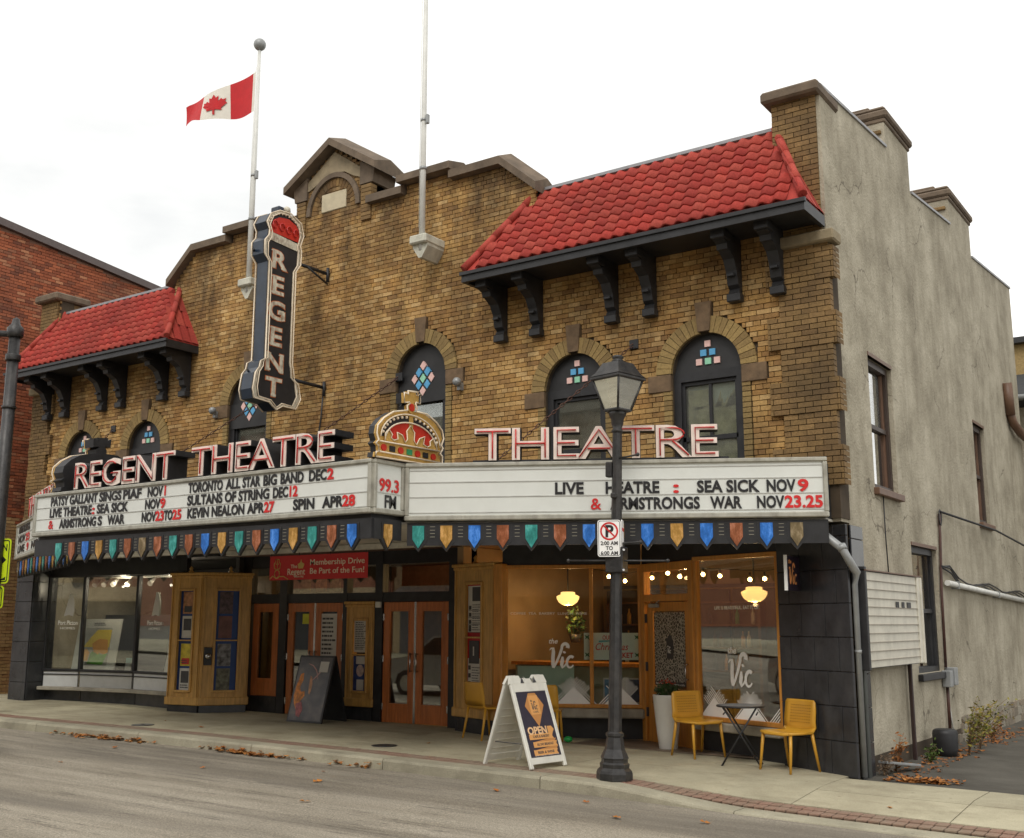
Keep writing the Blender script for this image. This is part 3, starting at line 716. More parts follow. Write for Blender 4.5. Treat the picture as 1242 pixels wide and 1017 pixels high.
# red tiled roof slopes with soffit, fascia and brackets
tm = MB(); nx = 8; wt = .19; lt = .185; ids = []
for v in range(2):
    for u in range(nx+1):
        t = u/nx; hgt = .023*math.sin(2*PI*t-.6)+(.022 if v == 0 else .0)
        tm.v.append((wt*(t-.5), 0 if v == 0 else lt+.03, hgt))
for u in range(nx): tm.f.append((u, u+1, nx+2+u, nx+1+u)); tm.sm.append(len(tm.f)-1)
k = len(tm.v)
for u in range(nx+1): x, y, zz = tm.v[u]; tm.v.append((x, y+.002, zz-.024))
for u in range(nx): tm.f.append((u, k+u, k+u+1, u+1))
tilem = mesh_of('roof_tile', tm, m_tile)
def roof(xe0, xe1, xr0, xr1, s):
    """eave from xe0 to xe1 at y -.72, ridge from xr0 to xr1 at y .12"""
    ye, ze, yr, zr = -.74, 6.86, .14, 8.22
    L = math.hypot(yr-ye, zr-ze); ang = math.atan2(zr-ze, yr-ye)
    deck = MB(); 
    deck.face((xe0, ye, ze-.02), (xe1, ye, ze-.02), (xr1, yr, zr-.02), (xr0, yr, zr-.02)).face((xe0, ye, ze-.02), (xr0, yr, zr-.02), (xe0, .02, ze-.02)).face((xe1, ye, ze-.02), (xe1, .02, ze-.02), (xr1, yr, zr-.02)).face((xr0, yr, zr-.02), (xr1, yr, zr-.02), (xr1, .5, 8.0), (xr0, .5, 8.0))
    r = build('tiled_roof', deck, m_tile, B)
    nr = int(L/.172); n = 0; rr = random.Random(5)
    for j in range(nr+1):
        d = j*L/(nr+.35); t = min((d+.1)/L, 1); a = xe0+(xr0-xe0)*t; b = xe1+(xr1-xe1)*t
        if d+.15 > L: break
        x = math.ceil(a/wt)*wt+wt/2
        while x+wt*.4 < b:
            o = inst('roof_tile', tilem, r, (x, ye+math.cos(ang)*d, ze+math.sin(ang)*d+.012), (ang+rr.uniform(-.012, .012), 0, rr.uniform(-.008, .008))); n += 1
            x += wt
    # hip caps and hip sides
    for (xe, xr) in ((xe0, xr0), (xe1, xr1)):
        for j in range(5):
            t0, t1 = j/5, (j+1)/5+.03
            p = [(xe+(xr-xe)*t, ye+(yr-ye)*t, ze+(zr-ze)*t+.035) for t in (t0, min(t1, 1))]
            build('hip_tile', MB().tube(p, [.060, .054], 8), m_tile, r)
        sg = 1 if xr > xe else -1
        for j in (range(3) if sg < 0 else ()):     # small tiles on the hip's end
            for i in range(4-j):
                y0 = .0-i*.19; t = (j*.25)
                xx = xe+(xr-xe)*t; zz = ze+(zr-ze)*t
                p0 = (xx, y0, zz); 
                q = MB(); x2 = xe+(xr-xe)*(t+.27); z2 = ze+(zr-ze)*(t+.27)
                q.face((xx-sg*.012, y0, zz+.01), (xx-sg*.012, y0-.18, zz+.02), (x2-sg*.008, y0-.18+.05, z2+.01), (x2-sg*.02, y0, z2))
                build('end_tile', q, m_tile, r)
    build('ridge_flashing', MB().box(xr0-.05, xr1+.05, yr-.03, yr+.10, zr-.0, zr+.045), m_flash, r)
    build('fascia', MB().box(xe0-.02, xe1+.02, ye-.02, ye+.04, ze-.17, ze-.03).box(xe0-.04, xe1+.04, ye-.05, ye+.0, ze-.07, ze-.02).box(xe0-.02, xe0+.04, ye+.04, -.02, ze-.17, ze-.03).box(xe1-.04, xe1+.02, ye+.04, -.02, ze-.17, ze-.03), m_black, r)
    build('soffit', MB().box(xe0+.04, xe1-.04, ye+.04, -.02, ze-.12, ze-.09), m_black, r)
    for bx in s:
        prof = [(-.03, 5.88), (-.10, 5.90), (-.13, 6.02), (-.10, 6.06), (-.16, 6.10), (-.20, 6.28), (-.28, 6.42), (-.42, 6.50), (-.47, 6.50), (-.49, 6.57), (-.58, 6.60), (-.60, 6.74), (-.03, 6.74)]
        bk = build('bracket', MB().prismx(prof, bx-.075, bx+.075), m_black, B)
        build('bracket_face', MB().bbox(bx-.095, bx+.095, -.17, -.03, 5.88, 5.99, .01).bbox(bx-.095, bx+.095, -.635, -.42, 6.61, 6.73, .01).bbox(bx-.05, bx+.05, -.25, -.1, 6.2, 6.24, .005), m_black, bk)
BR = [-4.93, -4.29, -3.02, -2.42, -1.17, -.58]
roof(-5.16, .02, -4.38, -.62, BR)
roof(-17.1, -11.94, -16.5, -12.72, [2*XC-b for b in BR])

# side wall (stucco) with stepped parapet and two chimneys
Pside = [(.0, -.3), (12.35, -.3), (12.35, 9.05), (8.62, 8.72), (8.55, 9.0), (8.9, 9.35), (7.0, 9.35), (6.94, 8.86), (4.33, 8.58), (4.28, 9.0), (4.45, 9.3), (3.0, 9.3), (3.0, 8.88), (.03, 8.62)]
# openings for three windows are cut: build the wall as cells
WS = [(1.45, 2.55, 3.52, 5.32), (7.62, 8.52, 3.52, 5.32), (3.02, 4.42, 1.05, 2.85)]
def ptop(y):
    for a, b, c, d in ((0, 3, 8.62, 8.88), (3, 4.3, 9.3, 9.3), (4.3, 6.95, 8.58, 8.86), (6.95, 8.6, 9.35, 9.35), (8.6, 12.36, 8.70, 9.03)):
        if a <= y <= b: return c+(d-c)*(y-a)/(b-a)
    return 9
ys = sorted(set([0.0, 3, 4.3, 6.95, 8.6, 12.35]+[v for w in WS for v in w[:2]]))
mb = MB()
ys = sorted(set(ys+[.3]))
for a, b in zip(ys, ys[1:]):
    ops = sorted([(w[2], w[3]) for w in WS if w[0] <= (a+b)/2 <= w[1]]); z = -.3 if a > .2 else 2.96
    for o in ops: mb.box(-.30, .045, a, b, z, o[0]) if False else mb.prismx([(a, z), (b, z), (b, o[0]), (a, o[0])], -.30, .045); z = o[1]
    mb.prismx([(a, z), (b, z), (b, ptop(b-.001)), (a, ptop(a+.001))], -.30, .045)
side = build('side_wall', mb, m_stucco, B)
build('coping_strip', MB().prismx([(0, 8.62), (3, 8.88), (3, 8.92), (0, 8.66)], -.32, .07).prismx([(4.33, 8.58), (6.94, 8.86), (6.94, 8.90), (4.33, 8.62)], -.32, .07).prismx([(8.62, 8.70), (12.37, 9.03), (12.37, 9.07), (8.62, 8.74)], -.32, .07), m_flash, side)
def stack(y0, y1, z0, z1, xw):
    ch = build('chimney', MB().box(-xw, -.31, y0, y1, z0, z1), m_quoin, B)
    q = MB(); rr = []
    z = z0
    while z < z1-.02:
        x = -xw
        while x < -.02: 
            k = q.av((x+.005, y0-.014, z+.005), (min(x+.2, -.01), y0-.014, z+.005), (min(x+.2, -.01), y0-.014, z+.065), (x+.005, y0-.014, z+.065)); q.f.append((k, k+1, k+2, k+3)); rr.append(rb.random()); x += .205
        z += .07
    build('chimney_bricks', q, m_quoin, ch, kind='stuff', rnd=rr)
    c = MB().bbox(-xw-.04, .07, y0-.04, y1+.05, z1, z1+.07, .015).bbox(-xw-.07, .11, y0-.07, y1+.10, z1+.07, z1+.20, .03).bbox(-xw-.03, .07, y0-.03, y1+.05, z1+.20, z1+.27, .03).bbox(-xw+.15, -.2, y0+.1, y1-.1, z1+.27, z1+.36, .02)
    build('chimney_cap', c, m_coping, ch)
    build('corbel', MB().bbox(-xw-.07, .0, y0-.07, y1+.05, z1-.19, z1-.13, .01), m_quoin, ch)
    return ch
stack(3.02, 4.3, 8.0, 9.3, .92); stack(6.97, 8.6, 8.0, 9.35, .92)
# flat roof behind the parapet and rear/left walls
build('roof_deck', MB().box(XL+.2, -.30, .40, 12.3, 7.86, 7.95), m_lot, B)
build('rear_wall', MB().box(XL, 0, 12.30, 12.345, -.3, 8.6), m_stucco, B)
build('left_side_wall', MB().box(XL, XL+.2, .33, 12.3, -.0, 8.3), m_stucco, B)
# sash windows in the side wall
for i, (y0, y1, z0, z1) in enumerate(WS):
    fr = F(0, 0, 0, 0, 1)   # x along +y, into = -x
    mb = MB(fr); t = .075
    mb.box(y0, y0+t, .02, .16, z0, z1).box(y1-t, y1, .02, .16, z0, z1).box(y0+t, y1-t, .02, .16, z1-t*1.2, z1).box(y0+t, y1-t, .02, .16, z0, z0+t)
    zm = (z0+z1)/2-.05
    mb.box(y0+t, y1-t, .05, .13, zm, zm+.06)
    m_sash = m_brownpipe if i < 2 else m_black
    w = build('sash_window', mb, m_black if i == 2 else M('dark_brown_frame_%d' % i, (.05, .032, .024), .5), B)
    build('sash', MB(fr).box(y0+t, y0+t+.04, .07, .12, z0+t, z1-t).box(y1-t-.04, y1-t, .07, .12, z0+t, z1-t), m_sash, w)
    build('pane', MB(fr).box(y0+t+.04, y1-t-.04, .09, .094, zm+.06, z1-t), GLASS('side_glass_%d' % i, (.92, .94, .93), 1.5, .05), w)
    build('pane', MB(fr).box(y0+t+.04, y1-t-.04, .10, .104, z0+t, zm), GLASS('side_glass_low_%d' % i, (.4, .45, .42), 2.2, .12), w)
    if i < 2: build('curtain_or_sky', MB(fr).box(y0+.1, y1-.08, .112, .118, z0+(z1-z0)*.48, z1-.1), M('reflected_sky_white_%d' % i, (.75, .76, .76), .8), w)  # white sheet painted in place of the sky mirrored in the pane
    build('window_sill', MB(fr).bbox(y0-.05, y1+.05, -.12, .05, z0-.10, z0-.005, .01), m_brownpipe if i < 2 else m_black, w)
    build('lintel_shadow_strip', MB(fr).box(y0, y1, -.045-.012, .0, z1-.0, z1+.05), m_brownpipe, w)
    build('room_back', MB(fr).box(y0-.3, y1+.3, 1.2, 1.22, z0-.3, z1+.3), m_greywall, w)
# rubble footing along the yard
fst = build('stone_footing', MB().box(-.28, .05, .5, 12.3, -.35, .16), m_mortar, B)
rs = random.Random(21)
m_stone = brickmat('grey_rubble_stone', [(.26, .23, .18), (.34, .31, .25), (.20, .17, .13), (.30, .25, .19)], (.10, .08, .06), .6, .5)
z = -.22
for row in range(4):
    h = (.17, .14, .15, .10)[row]; y = 4.7+rs.random()*.2+row*.15
    while y < 11.6:
        w = .14+rs.random()*.26; j = lambda a: rs.uniform(-a, a)
        pts = [(y+j(.02), z+j(.012)), (y+w*.5, z-.006+j(.01)), (y+w-.015, z+j(.012)), (y+w-.012+j(.02), z+h*.5), (y+w-.03, z+h-.012+j(.01)), (y+w*.45, z+h-.004), (y+.015, z+h-.014+j(.01)), (y-.004, z+h*.5)]
        build('stone', MB().prismx(pts, .02, .066+rs.random()*.04), m_stone, fst); y += w+.006
    z += h
# ================================================================== SHOPFRONTS (parts of the theatre)
def wall_tiles(name, P0, P1, z0, z1, y0=-.02, cw=.46, chh=.40, mat=None, off=0, parent=B, cut=.0):
    """black glazed blocks with open joints along the line P0-P1"""
    fr = F2(P0, P1); L = math.dist(P0, P1); mat = mat or m_blackgloss
    w = build(name, MB(fr).box(0.003+(.0 if cut else 0), L-.003-cut, .0, .16, z0, z1), m_mortar, parent)
    z = z0+.004; r = 0
    while z < z1-.02:
        zt = min(z+chh, z1); n = max(1, round(L/cw)); o = .5*(r % 2) if n > 1 else 0
        ed = [0]+[L*(i+o)/n for i in range(0 if o else 1, n)]+[L]; ed = sorted(set(round(e, 4) for e in ed))
        for a, b in zip(ed, ed[1:]):
            if b-a > .03: build('glazed_block', MB(fr).bbox(a+.003, b-.003, y0, .02, z+.003, zt-.003, .005), mat, w)
        z = zt; r += 1
    return w
A = (.12, -.06); Bp = (-.96, .45); Cc = (-2.44, 1.05); D = (-3.62, 1.74); E_ = (-5.52, .80)
wall_tiles('corner_pier', Bp, A, -.02, 2.92, cut=.11)
wall_tiles('corner_pier_side', (.12, .03), (.12, .50), -.05, 2.92, cw=.6)
wall_tiles('left_pier', (-17.2, -.04), (-16.62, -.04), .15, 2.92)
wall_tiles('left_pier_side', (-16.62, -.04), (-16.62, .5), .15, 2.92)
# black header over the shops
def hdr(P0, P1, z0, z1): 
    fr = F2(P0, P1); L = math.dist(P0, P1); build('shop_header', MB(fr).box(0, L, 0.02, .12, z0, z1), m_black, B)
hdr((-16.62, .3), (-12.72, .62), 2.66, 3.0); hdr(E_, D, 2.62, 3.0); hdr(D, Cc, 2.62, 3.0); hdr(Cc, Bp, 2.66, 3.0)
def pane_window(name, P0, P1, z0, z1, frame, posts=(), fw_=.06, glass=None, zk=None, sill=None, y=0., parent=B):
    """framed shop window from P0 to P1; returns (part, frame)"""
    fr = F2(P0, P1); L = math.dist(P0, P1); mb = MB(fr)
    xs = [0]+list(posts)+[L]
    mb.bbox(0, L, y-.01, y+.09, z0, z0+fw_, .006).bbox(0, L, y-.01, y+.09, z1-fw_, z1, .006)
    mb.bbox(0, fw_, y, y+.08, z0+fw_, z1-fw_, .006).bbox(L-fw_, L, y, y+.08, z0+fw_, z1-fw_, .006)
    for p in posts: mb.bbox(p-fw_*.5, p+fw_*.5, y, y+.08, z0+fw_, z1-fw_, .006)
    w = build(name, mb, frame, parent)
    for a, b in zip(xs, xs[1:]): build('pane', MB(fr).box(a+.03, b-.03, y+.038, y+.044, z0+.03, z1-.03), glass or m_glass, w)
    return w, fr, L
# --- cafe: bay window, door, right window
wb, fb, Lb = pane_window('bay_window', E_, D, .50, 2.62, m_orangewood, (1.36,), .055)
build('stall_riser', MB(fb).box(.02, Lb-.02, .12, .2, .0, .36), m_black, B)
build('window_sill', MB(fb).bbox(-.02, Lb+.02, -.10, .14, .36, .495, .02), m_concrete, wb)
build('window_post', MB().bbox(E_[0]-.10, E_[0]+.06, E_[1]-.10, E_[1]+.08, .07, 2.64, .01), m_orangewood, wb)
wr, frr, Lr = pane_window('shop_window', Cc, Bp, .45, 2.66, m_orangewood, (), .06)
build('stall_riser', MB(frr).box(.02, Lr-.02, .10, .2, -.02, .33), m_black, B)
build('window_sill', MB(frr).bbox(.02, Lr-.0, -.09, .14, .33, .445, .015), m_concrete, wr)
def mountains(fr, L, z, n, y, parent, base=.24):
    """white hatched peaks printed on the glass"""
    mb = MB(fr); r = random.Random(2); st = .042
    def h(x, ph):
        t = ((x/n[0]+ph) % 1.0); return base+n[1]*max(0, 1-abs(t-.5)*2.6)
    x = .07
    while x < L-.09:  # slanted hatch strokes clipped under the outline
        s = 1 if ((x/n[0]) % 1) < .5 else -1; q = []
        for k in range(14):
            d = k*.03; xx = x+s*d
            if .06 < xx < L-.07 and d < h(xx, 0): q.append((xx, z+d))
        if len(q) > 1: mb.face((q[0][0], y, q[0][1]), (q[0][0]+.016, y, q[0][1]), (q[-1][0]+.016, y, q[-1][1]), (q[-1][0], y, q[-1][1]))
        x += st
    build('printed_hatching', mb, m_txtwhite, parent)
    mb = MB(fr); c = n[0]*.5
    while c < L: 
        a, b = max(c-.26, .06), min(c+.26, L-.07)
        if b-a > .3: mb.prism([(a, z), (b, z), (c, z+.24)], y-.003, y-.001)
        c += n[0]
    build('printed_peak', mb, m_txtwhite, parent)
mountains(fb, Lb, .555, (.72, .22), .032, wb); mountains(frr, Lr, .51, (.66, .2), .032, wr)
def ribbon(mb, pts, w0, y, fr=None):
    """flat brush stroke of varying width through points ((x, z, width))"""
    ids = []
    for i, (x, z, w) in enumerate(pts):
        a = pts[max(i-1, 0)]; b = pts[min(i+1, len(pts)-1)]; d = Vector((b[0]-a[0], b[1]-a[1])).normalized(); n = Vector((-d.y, d.x))*w*w0/2
        ids.append(mb.av((x+n.x, y, z+n.y), (x-n.x, y, z-n.y)))
    for a, b in zip(ids, ids[1:]): mb.f.append((a, b, b+1, a+1))
def arc(cx, cz, rx, rz, a0, a1, n=12, w=lambda t: 1): return [(cx+rx*math.cos(rad(a0+(a1-a0)*i/n)), cz+rz*math.sin(rad(a0+(a1-a0)*i/n)), w(i/n)) for i in range(n+1)]
def vic(fr, x, y, z, h, mat, parent, the=True, name='shop_logo'):
    """the cafe's brush-script logo, h = height of the V"""
    mb = MB(); T = lambda l: [(x+(p[0]+p[1]*.12)*h, z+p[1]*h, p[2]) for p in l]
    mb.m = fr.m
    ribbon(mb, T([(-.08, .72, .3), (-.02, .80, .8), (.06, .80, 1.4), (.09, .66, 1.6), (.10, .4, 1.7), (.13, .15, 1.6), (.17, .0, 1.1)]), h*.09, y)
    ribbon(mb, T([(.17, .0, 1.0), (.27, .22, 1.1), (.36, .5, 1.2), (.43, .8, 1.3)]+arc(.55, .86, .125, .13, 180, -20, 9, lambda t: 1.3+.5*t)), h*.09, y-.0005)
    ribbon(mb, T([(.50, .46, .9), (.51, .3, 1.7), (.50, .12, 1.6), (.55, .02, 1.3), (.63, .08, .8), (.70, .2, .7)]), h*.09, y-.001)
    ribbon(mb, T([(.545, .60, .6), (.555, .64, 1.5), (.565, .68, .6)]), h*.10, y)
    ribbon(mb, T(arc(.86, .24, .15, .23, 50, 330, 14, lambda t: 1.7-1.1*t if t > .3 else 1.3)), h*.09, y-.0015)
    build(name, mb, mat, parent)
    if the: build(name, text_mb('the', fr, x-.04*h, x+.34*h, y, z+1.0*h, h*.20, shear=.25, bold=.03), mat, parent)
vic(fb, .72, .034, 1.08, .36, m_txtwhite, wb)
vic(frr, .62, .034, .93, .42, m_txtwhite, wr)
flatprint('LIFE IS BEAUTIFUL. EAT IT UP.', frr, .38, 1.22, .034, 1.93, .045, m_txtwhite, wr, wf=None)
flatprint('COFFEE  TEA  BAKERY  LUNCH  WINE', fb, .12, 1.3, .034, 1.87, .035, m_txtwhite, wb)
# cafe door
fd = F2(D, Cc); Ld = math.dist(D, Cc)
mb = MB(fd).bbox(.0, .10, -.02, .10, .02, 2.62, .008).bbox(Ld-.11, Ld, -.02, .10, .02, 2.62, .008).bbox(.10, Ld-.11, -.02, .10, 2.06, 2.16, .008).bbox(.10, Ld-.11, -.02, .10, 2.50, 2.62, .008)
dfm = build('door_frame', mb, m_orangewood, B)
build('pane', MB(fd).box(.10, Ld-.11, .03, .036, 2.16, 2.50), m_glass, dfm)
dx0, dx1 = .115, Ld-.125
door = build('cafe_door', MB(fd).bbox(dx0, dx0+.15, .02, .07, .04, 2.05, .006).bbox(dx1-.13, dx1, .02, .07, .04, 2.05, .006).box(dx0+.15, dx1-.13, .025, .065, 1.92, 2.045).box(dx0+.15, dx1-.13, .025, .065, .045, .82), m_orangewood, B)
build('pane', MB(fd).box(dx0+.15, dx1-.13, .04, .046, .82, 1.92), m_glass, door)
m_lace, n_, b_, o_ = newmat('printed_line_pattern')
g_ = n_.nodes.new('ShaderNodeNewGeometry'); v_ = n_.nodes.new('ShaderNodeTexVoronoi'); v_.feature = 'DISTANCE_TO_EDGE'; v_.inputs['Scale'].default_value = 22
n_.links.new(g_.outputs['Position'], v_.inputs['Vector']); n_.links.new(ramp(n_, v_.outputs['Distance'], [(.06, (.50, .47, .40)), (.14, (.035, .035, .035))]), b_.inputs['Base Color']); b_.inputs['Roughness'].default_value = .3
build('poster', MB(fd).box(dx0+.175, dx1-.15, .036, .039, .86, 1.90), m_lace, door)
xm = (dx0+dx1)/2+.02
build('poster_emblem', MB(fd).prism([(xm-.09, 1.24), (xm+.09, 1.24), (xm+.09, 1.5), (xm, 1.60), (xm-.09, 1.5)], .033, .035), m_print, door)
vic(fd, xm-.06, .031, 1.32, .09, m_txtwhite, door, name='poster_logo')
build('poster_band', MB(fd).box(dx0+.175, dx1-.15, .033, .035, .86, .92), m_print, door)
flatprint('facebook.com/thevic.cafe', fd, dx0+.2, dx1-.18, .031, .875, .028, m_txtwhite, door)
build('door_handle', MB(fd).tube([(dx1-.065, -.03, .95), (dx1-.065, -.03, 1.2)], .012).tube([(dx1-.065, -.03, .97), (dx1-.065, .03, .97)], .01).tube([(dx1-.065, -.03, 1.18), (dx1-.065, .03, 1.18)], .01), m_chrome, door)
build('door_closer', MB(fd).bbox(dx0+.12, dx0+.36, -.03, .02, 1.97, 2.03, .01).tube([(dx0+.3, -.01, 2.03), (dx0+.5, -.08, 2.07)], .008), m_greypipe, door)
for zz in (.4, 1.05, 1.75): build('hinge', MB(fd).box(dx0-.02, dx0+.01, -.012, .02, zz, zz+.13), m_print, door)
build('door_step', MB(fd).bbox(-.02, Ld+.02, -.05, .2, -.0, .045, .01), m_concrete, B)
# --- entrance wall, y = 1.35
YE = 1.35; fe = F(0, YE, 0, 1, 0)
mb = MB()
posts = [(-11.9, -11.68), (-10.91, -10.72), (-9.32, -9.23), (-8.57, -8.40), (-6.96, -6.5)]
for a, b in posts: mb.box(a, b, YE-.03, YE+.12, .05, 2.98)
for (a, b) in zip(posts, posts[1:]): mb.box(a[1], b[0], YE-.02, YE+.11, 2.10, 2.26).box(a[1], b[0], YE-.02, YE+.11, 2.74, 2.98)
ent = build('entrance_screen', mb, m_black, B)
for (a, b) in zip(posts, posts[1:]): build('transom_pane', MB().box(a[1], b[0], YE+.04, YE+.046, 2.26, 2.74), m_glass, ent)
def leaf(x0, x1, z0, z1, name='door_leaf', handle=0, parent=B, kick=.30, paper=None):
    st = .13; mb = MB().bbox(x0, x0+st, YE, YE+.05, z0, z1, .005).bbox(x1-st, x1, YE, YE+.05, z0, z1, .005).box(x0+st, x1-st, YE+.004, YE+.046, z1-.14, z1-.004).box(x0+st, x1-st, YE+.004, YE+.046, z0+.004, z0+kick)
    d = build(name, mb, m_redwood, parent)
    build('pane', MB().box(x0+st, x1-st, YE+.022, YE+.028, z0+kick, z1-.14), m_glassdoor, d)
    build('glazing_bead', MB().box(x0+st, x0+st+.014, YE-.004, YE+.02, z0+kick, z1-.14).box(x1-st-.014, x1-st, YE-.004, YE+.02, z0+kick, z1-.14).box(x0+st+.014, x1-st-.014, YE-.004, YE+.02, z0+kick, z0+kick+.014).box(x0+st+.014, x1-st-.014, YE-.004, YE+.02, z1-.154, z1-.14), m_redwood, d)
    if handle:
        hx = x0+.06 if handle < 0 else x1-.06
        build('door_pull', MB().tube([(hx, YE-.05, .93), (hx, YE-.05, 1.25)], .013).tube([(hx, YE-.05, .95), (hx, YE, .95)], .01).tube([(hx, YE-.05, 1.23), (hx, YE, 1.23)], .01), m_chrome, d)
        ex = x0+.006 if handle < 0 else x1-.006
        build('edge_strip', MB().box(ex-.012, ex+.012, YE-.006, YE+.0, z0, z1), m_chrome, d)
        hx = x1+.0 if handle < 0 else x0-.0
        for zz in (.3, 1.08, 1.78): build('hinge', MB().bbox(hx-.02, hx+.02, YE-.015, YE+.01, zz, zz+.12, .004), m_chrome, d)
    return d
m_glassdoor = GLASS('door_glass', (.75, .78, .72), 1.8, .07)
leaf(-11.62, -10.95, .42, 2.09, 'side_door_leaf'); build('kick_block', MB().box(-11.66, -10.93, YE-.02, YE+.08, .12, .42), m_blackgloss, B)
d1 = leaf(-10.70, -10.02, .13, 2.09, handle=1); d2 = leaf(-10.01, -9.33, .13, 2.09, handle=-1)
leaf(-8.39, -7.69, .10, 2.09, handle=1); leaf(-7.68, -6.98, .10, 2.09, handle=-1)
build('taped_notice', MB().box(-10.34, -10.16, YE+.012, YE+.016, 1.72, 1.90), M('yellow_paper', (.60, .62, .05), .7), d1)
bd = build('schedule_notice', MB().box(-9.87, -9.47, YE+.010, YE+.014, .75, 1.90), m_paper, d2)
bars(fe, -9.84, -9.50, .008, .8, 1.85, 14, m_print, bd, 5)
# posters inside the transoms
tr = random.Random(8)
for x in (-10.5, -10.1, -9.75): build('transom_picture', MB().box(x-.12, x+.14, YE+.2, YE+.21, 2.3, 2.52), M('picture_print_%d' % int(-x*10), (.3+.3*tr.random(), .28, .12), .6, var=.5, vs=14), ent)
# --- oak poster case between entrance and cafe, with side returns
def oakcase(P0, P1, z0, z1, inner, mid, base_z, name, dep=.16, split_=None, knob=False, backs=None):
    fr = F2(P0, P1); L = math.dist(P0, P1); a, b = inner
    mb = MB(fr).bbox(0, a, -.02, dep, z0, z1, .008).bbox(b, L, -.02, dep, z0, z1, .008).box(a, b, -.012, dep, z0+.004, z0+.22).box(a, b, -.012, dep, z1-.28, z1-.004)
    w = build(name, mb, m_oak, B)
    build('moulding', MB(fr).bbox(a-.03, a+.015, -.045, -.015, z0+.2, z1-.24, .006).bbox(b-.015, b+.03, -.045, -.015, z0+.2, z1-.24, .006).bbox(a+.015, b-.015, -.045, -.010, z0+.19, z0+.235, .006).bbox(a+.015, b-.015, -.045, -.010, z1-.285, z1-.24, .006).bbox(.02, .05, -.04, -.02, z0+.1, z1-.05, .005).bbox(L-.05, L-.02, -.04, -.02, z0+.1, z1-.05, .005), m_oak, w)
    build('cornice', MB(fr).bbox(-.03, L+.03, -.07, dep, z1, z1+.05, .012).bbox(-.015, L+.015, -.045, dep, z1-.05, z1, .012), m_oak, w)
    build('skirting', MB(fr).bbox(-.02, L+.02, -.05, dep, z0-.03, z0+.11, .012), m_oak, w)
    build('plinth', MB(fr).box(.02, L-.02, -.0, dep, base_z, z0-.03), m_blackgloss, w)
    if split_: build('glazing_bar', MB(fr).box(a+.015, b-.015, -.03, .02, split_-.012, split_+.012), m_oak, w)
    return w, fr, L
c2, f2_, L2 = oakcase((-6.62, 1.06), (-5.60, .74), .33, 2.62, (.30, .74), 0, .05, 'poster_case', .2, 1.52)
build('finial', MB(f2_).lathe([(.03, 2.66), (.05, 2.69), (.02, 2.72), (.035, 2.76), (.004, 2.80)], .5, .03, 8), m_oak, c2)
build('backing', MB(f2_).box(.30, .74, .03, .04, .55, 2.34), M('red_backing', (.52, .02, .03), .6), c2)
def poster(fr, x0, x1, z0, z1, mat, parent, y=.02, name='poster'): return build(name, MB(fr).box(x0, x1, y, y+.004, z0, z1), mat, parent)
poster(f2_, .32, .70, 1.60, 2.32, m_paper, c2); poster(f2_, .44, .70, 2.08, 2.30, m_print, c2, .014, 'poster_picture')
for i, zz in enumerate((1.98, 1.87, 1.76, 1.68, 1.60+.04)): build('poster_picture', MB(f2_).box(.35, .41, .014, .018, zz-.03, zz+.03), m_print, c2); build('poster_rule', MB(f2_).box(.34, .69, .014, .018, zz-.045, zz-.039), m_print, c2)
bars(f2_, .44, .67, .016, 1.62, 2.04, 12, m_print, c2, 3, fill=.3)
poster(f2_, .36, .62, 1.12, 1.47, m_print, c2, .016); build('poster_picture', MB(f2_).box(.47, .50, .010, .013, 1.24, 1.38), m_paper, c2)
poster(f2_, .32, .70, .60, 1.20, m_paper, c2, .024)
for zz in (1.06, .94, .82, .70): build('poster_picture', MB(f2_).box(.34, .40, .018, .022, zz-.035, zz+.03), m_print if zz > .75 else m_red, c2)
bars(f2_, .43, .67, .02, .64, 1.08, 11, m_print, c2, 4, fill=.3)
# small case between the door pairs
c3, f3_, L3 = oakcase((-9.22, YE-.02), (-8.58, YE-.02), .36, 2.06, (.15, .49), 0, .1, 'poster_case', .12, 1.20)
poster(f3_, .16, .47, 1.24, 1.80, m_paper, c3); bars(f3_, .19, .44, .016, 1.28, 1.76, 16, m_print, c3, 6)
poster(f3_, .15, .49, .58, 1.18, M('blue_poster', (.035, .07, .25), .5, var=.5, vs=8), c3, .03)
poster(f3_, .22, .42, 1.04, 1.17, m_paper, c3); poster(f3_, .24, .40, .60, .78, m_paper, c3)
build('poster_picture', MB(f3_).prism([(.32+.085*math.cos(k*PI/10), .93+.10*math.sin(k*PI/10)) for k in range(20)], .014, .02), M('pale_portrait', (.55, .42, .40), .6, var=.3, vs=20), c3)
build('switch_box', MB().bbox(-8.53, -8.42, YE-.07, YE-.02, 2.0, 2.10, .006), m_white, B)
# ticket box at the left: two cases meeting at a corner
prs = [M('film_poster_orange', (.42, .20, .10), .5, var=.6, vs=11), m_paper, M('film_poster_yellow', (.62, .50, .04), .5, var=.3, vs=8), m_paper]
c4, f4, L4 = oakcase((-12.70, .32), (-11.93, .40), .30, 2.60, (.20, .58), 0, .12, 'poster_case', .3, 1.42)
build('backing', MB(f4).box(.20, .58, .03, .04, .5, 2.34), m_blueback, c4)
zt = [2.30, 1.86, 1.36, .92]
for i, z in enumerate(zt):
    poster(f4, .27, .53, z-.40, z, prs[i], c4)
    build('poster_picture', MB(f4).box(.31, .49, .013, .018, z-(.26 if i % 2 else .37), z-(.05 if i % 2 else .26)), [m_print, m_print, m_red, m_print][i], c4)
    if i > 1: bars(f4, .30, .50, .012, z-.36, z-.28, 2, m_print, c4, i)
c5, f5, L5 = oakcase((-11.93, .40), (-11.45, 1.12), .30, 2.60, (.24, .66), 0, .12, 'poster_case', .05, 1.42)
build('backing', MB(f5).box(.24, .66, .015, .02, .5, 2.34), m_blueback, c5)
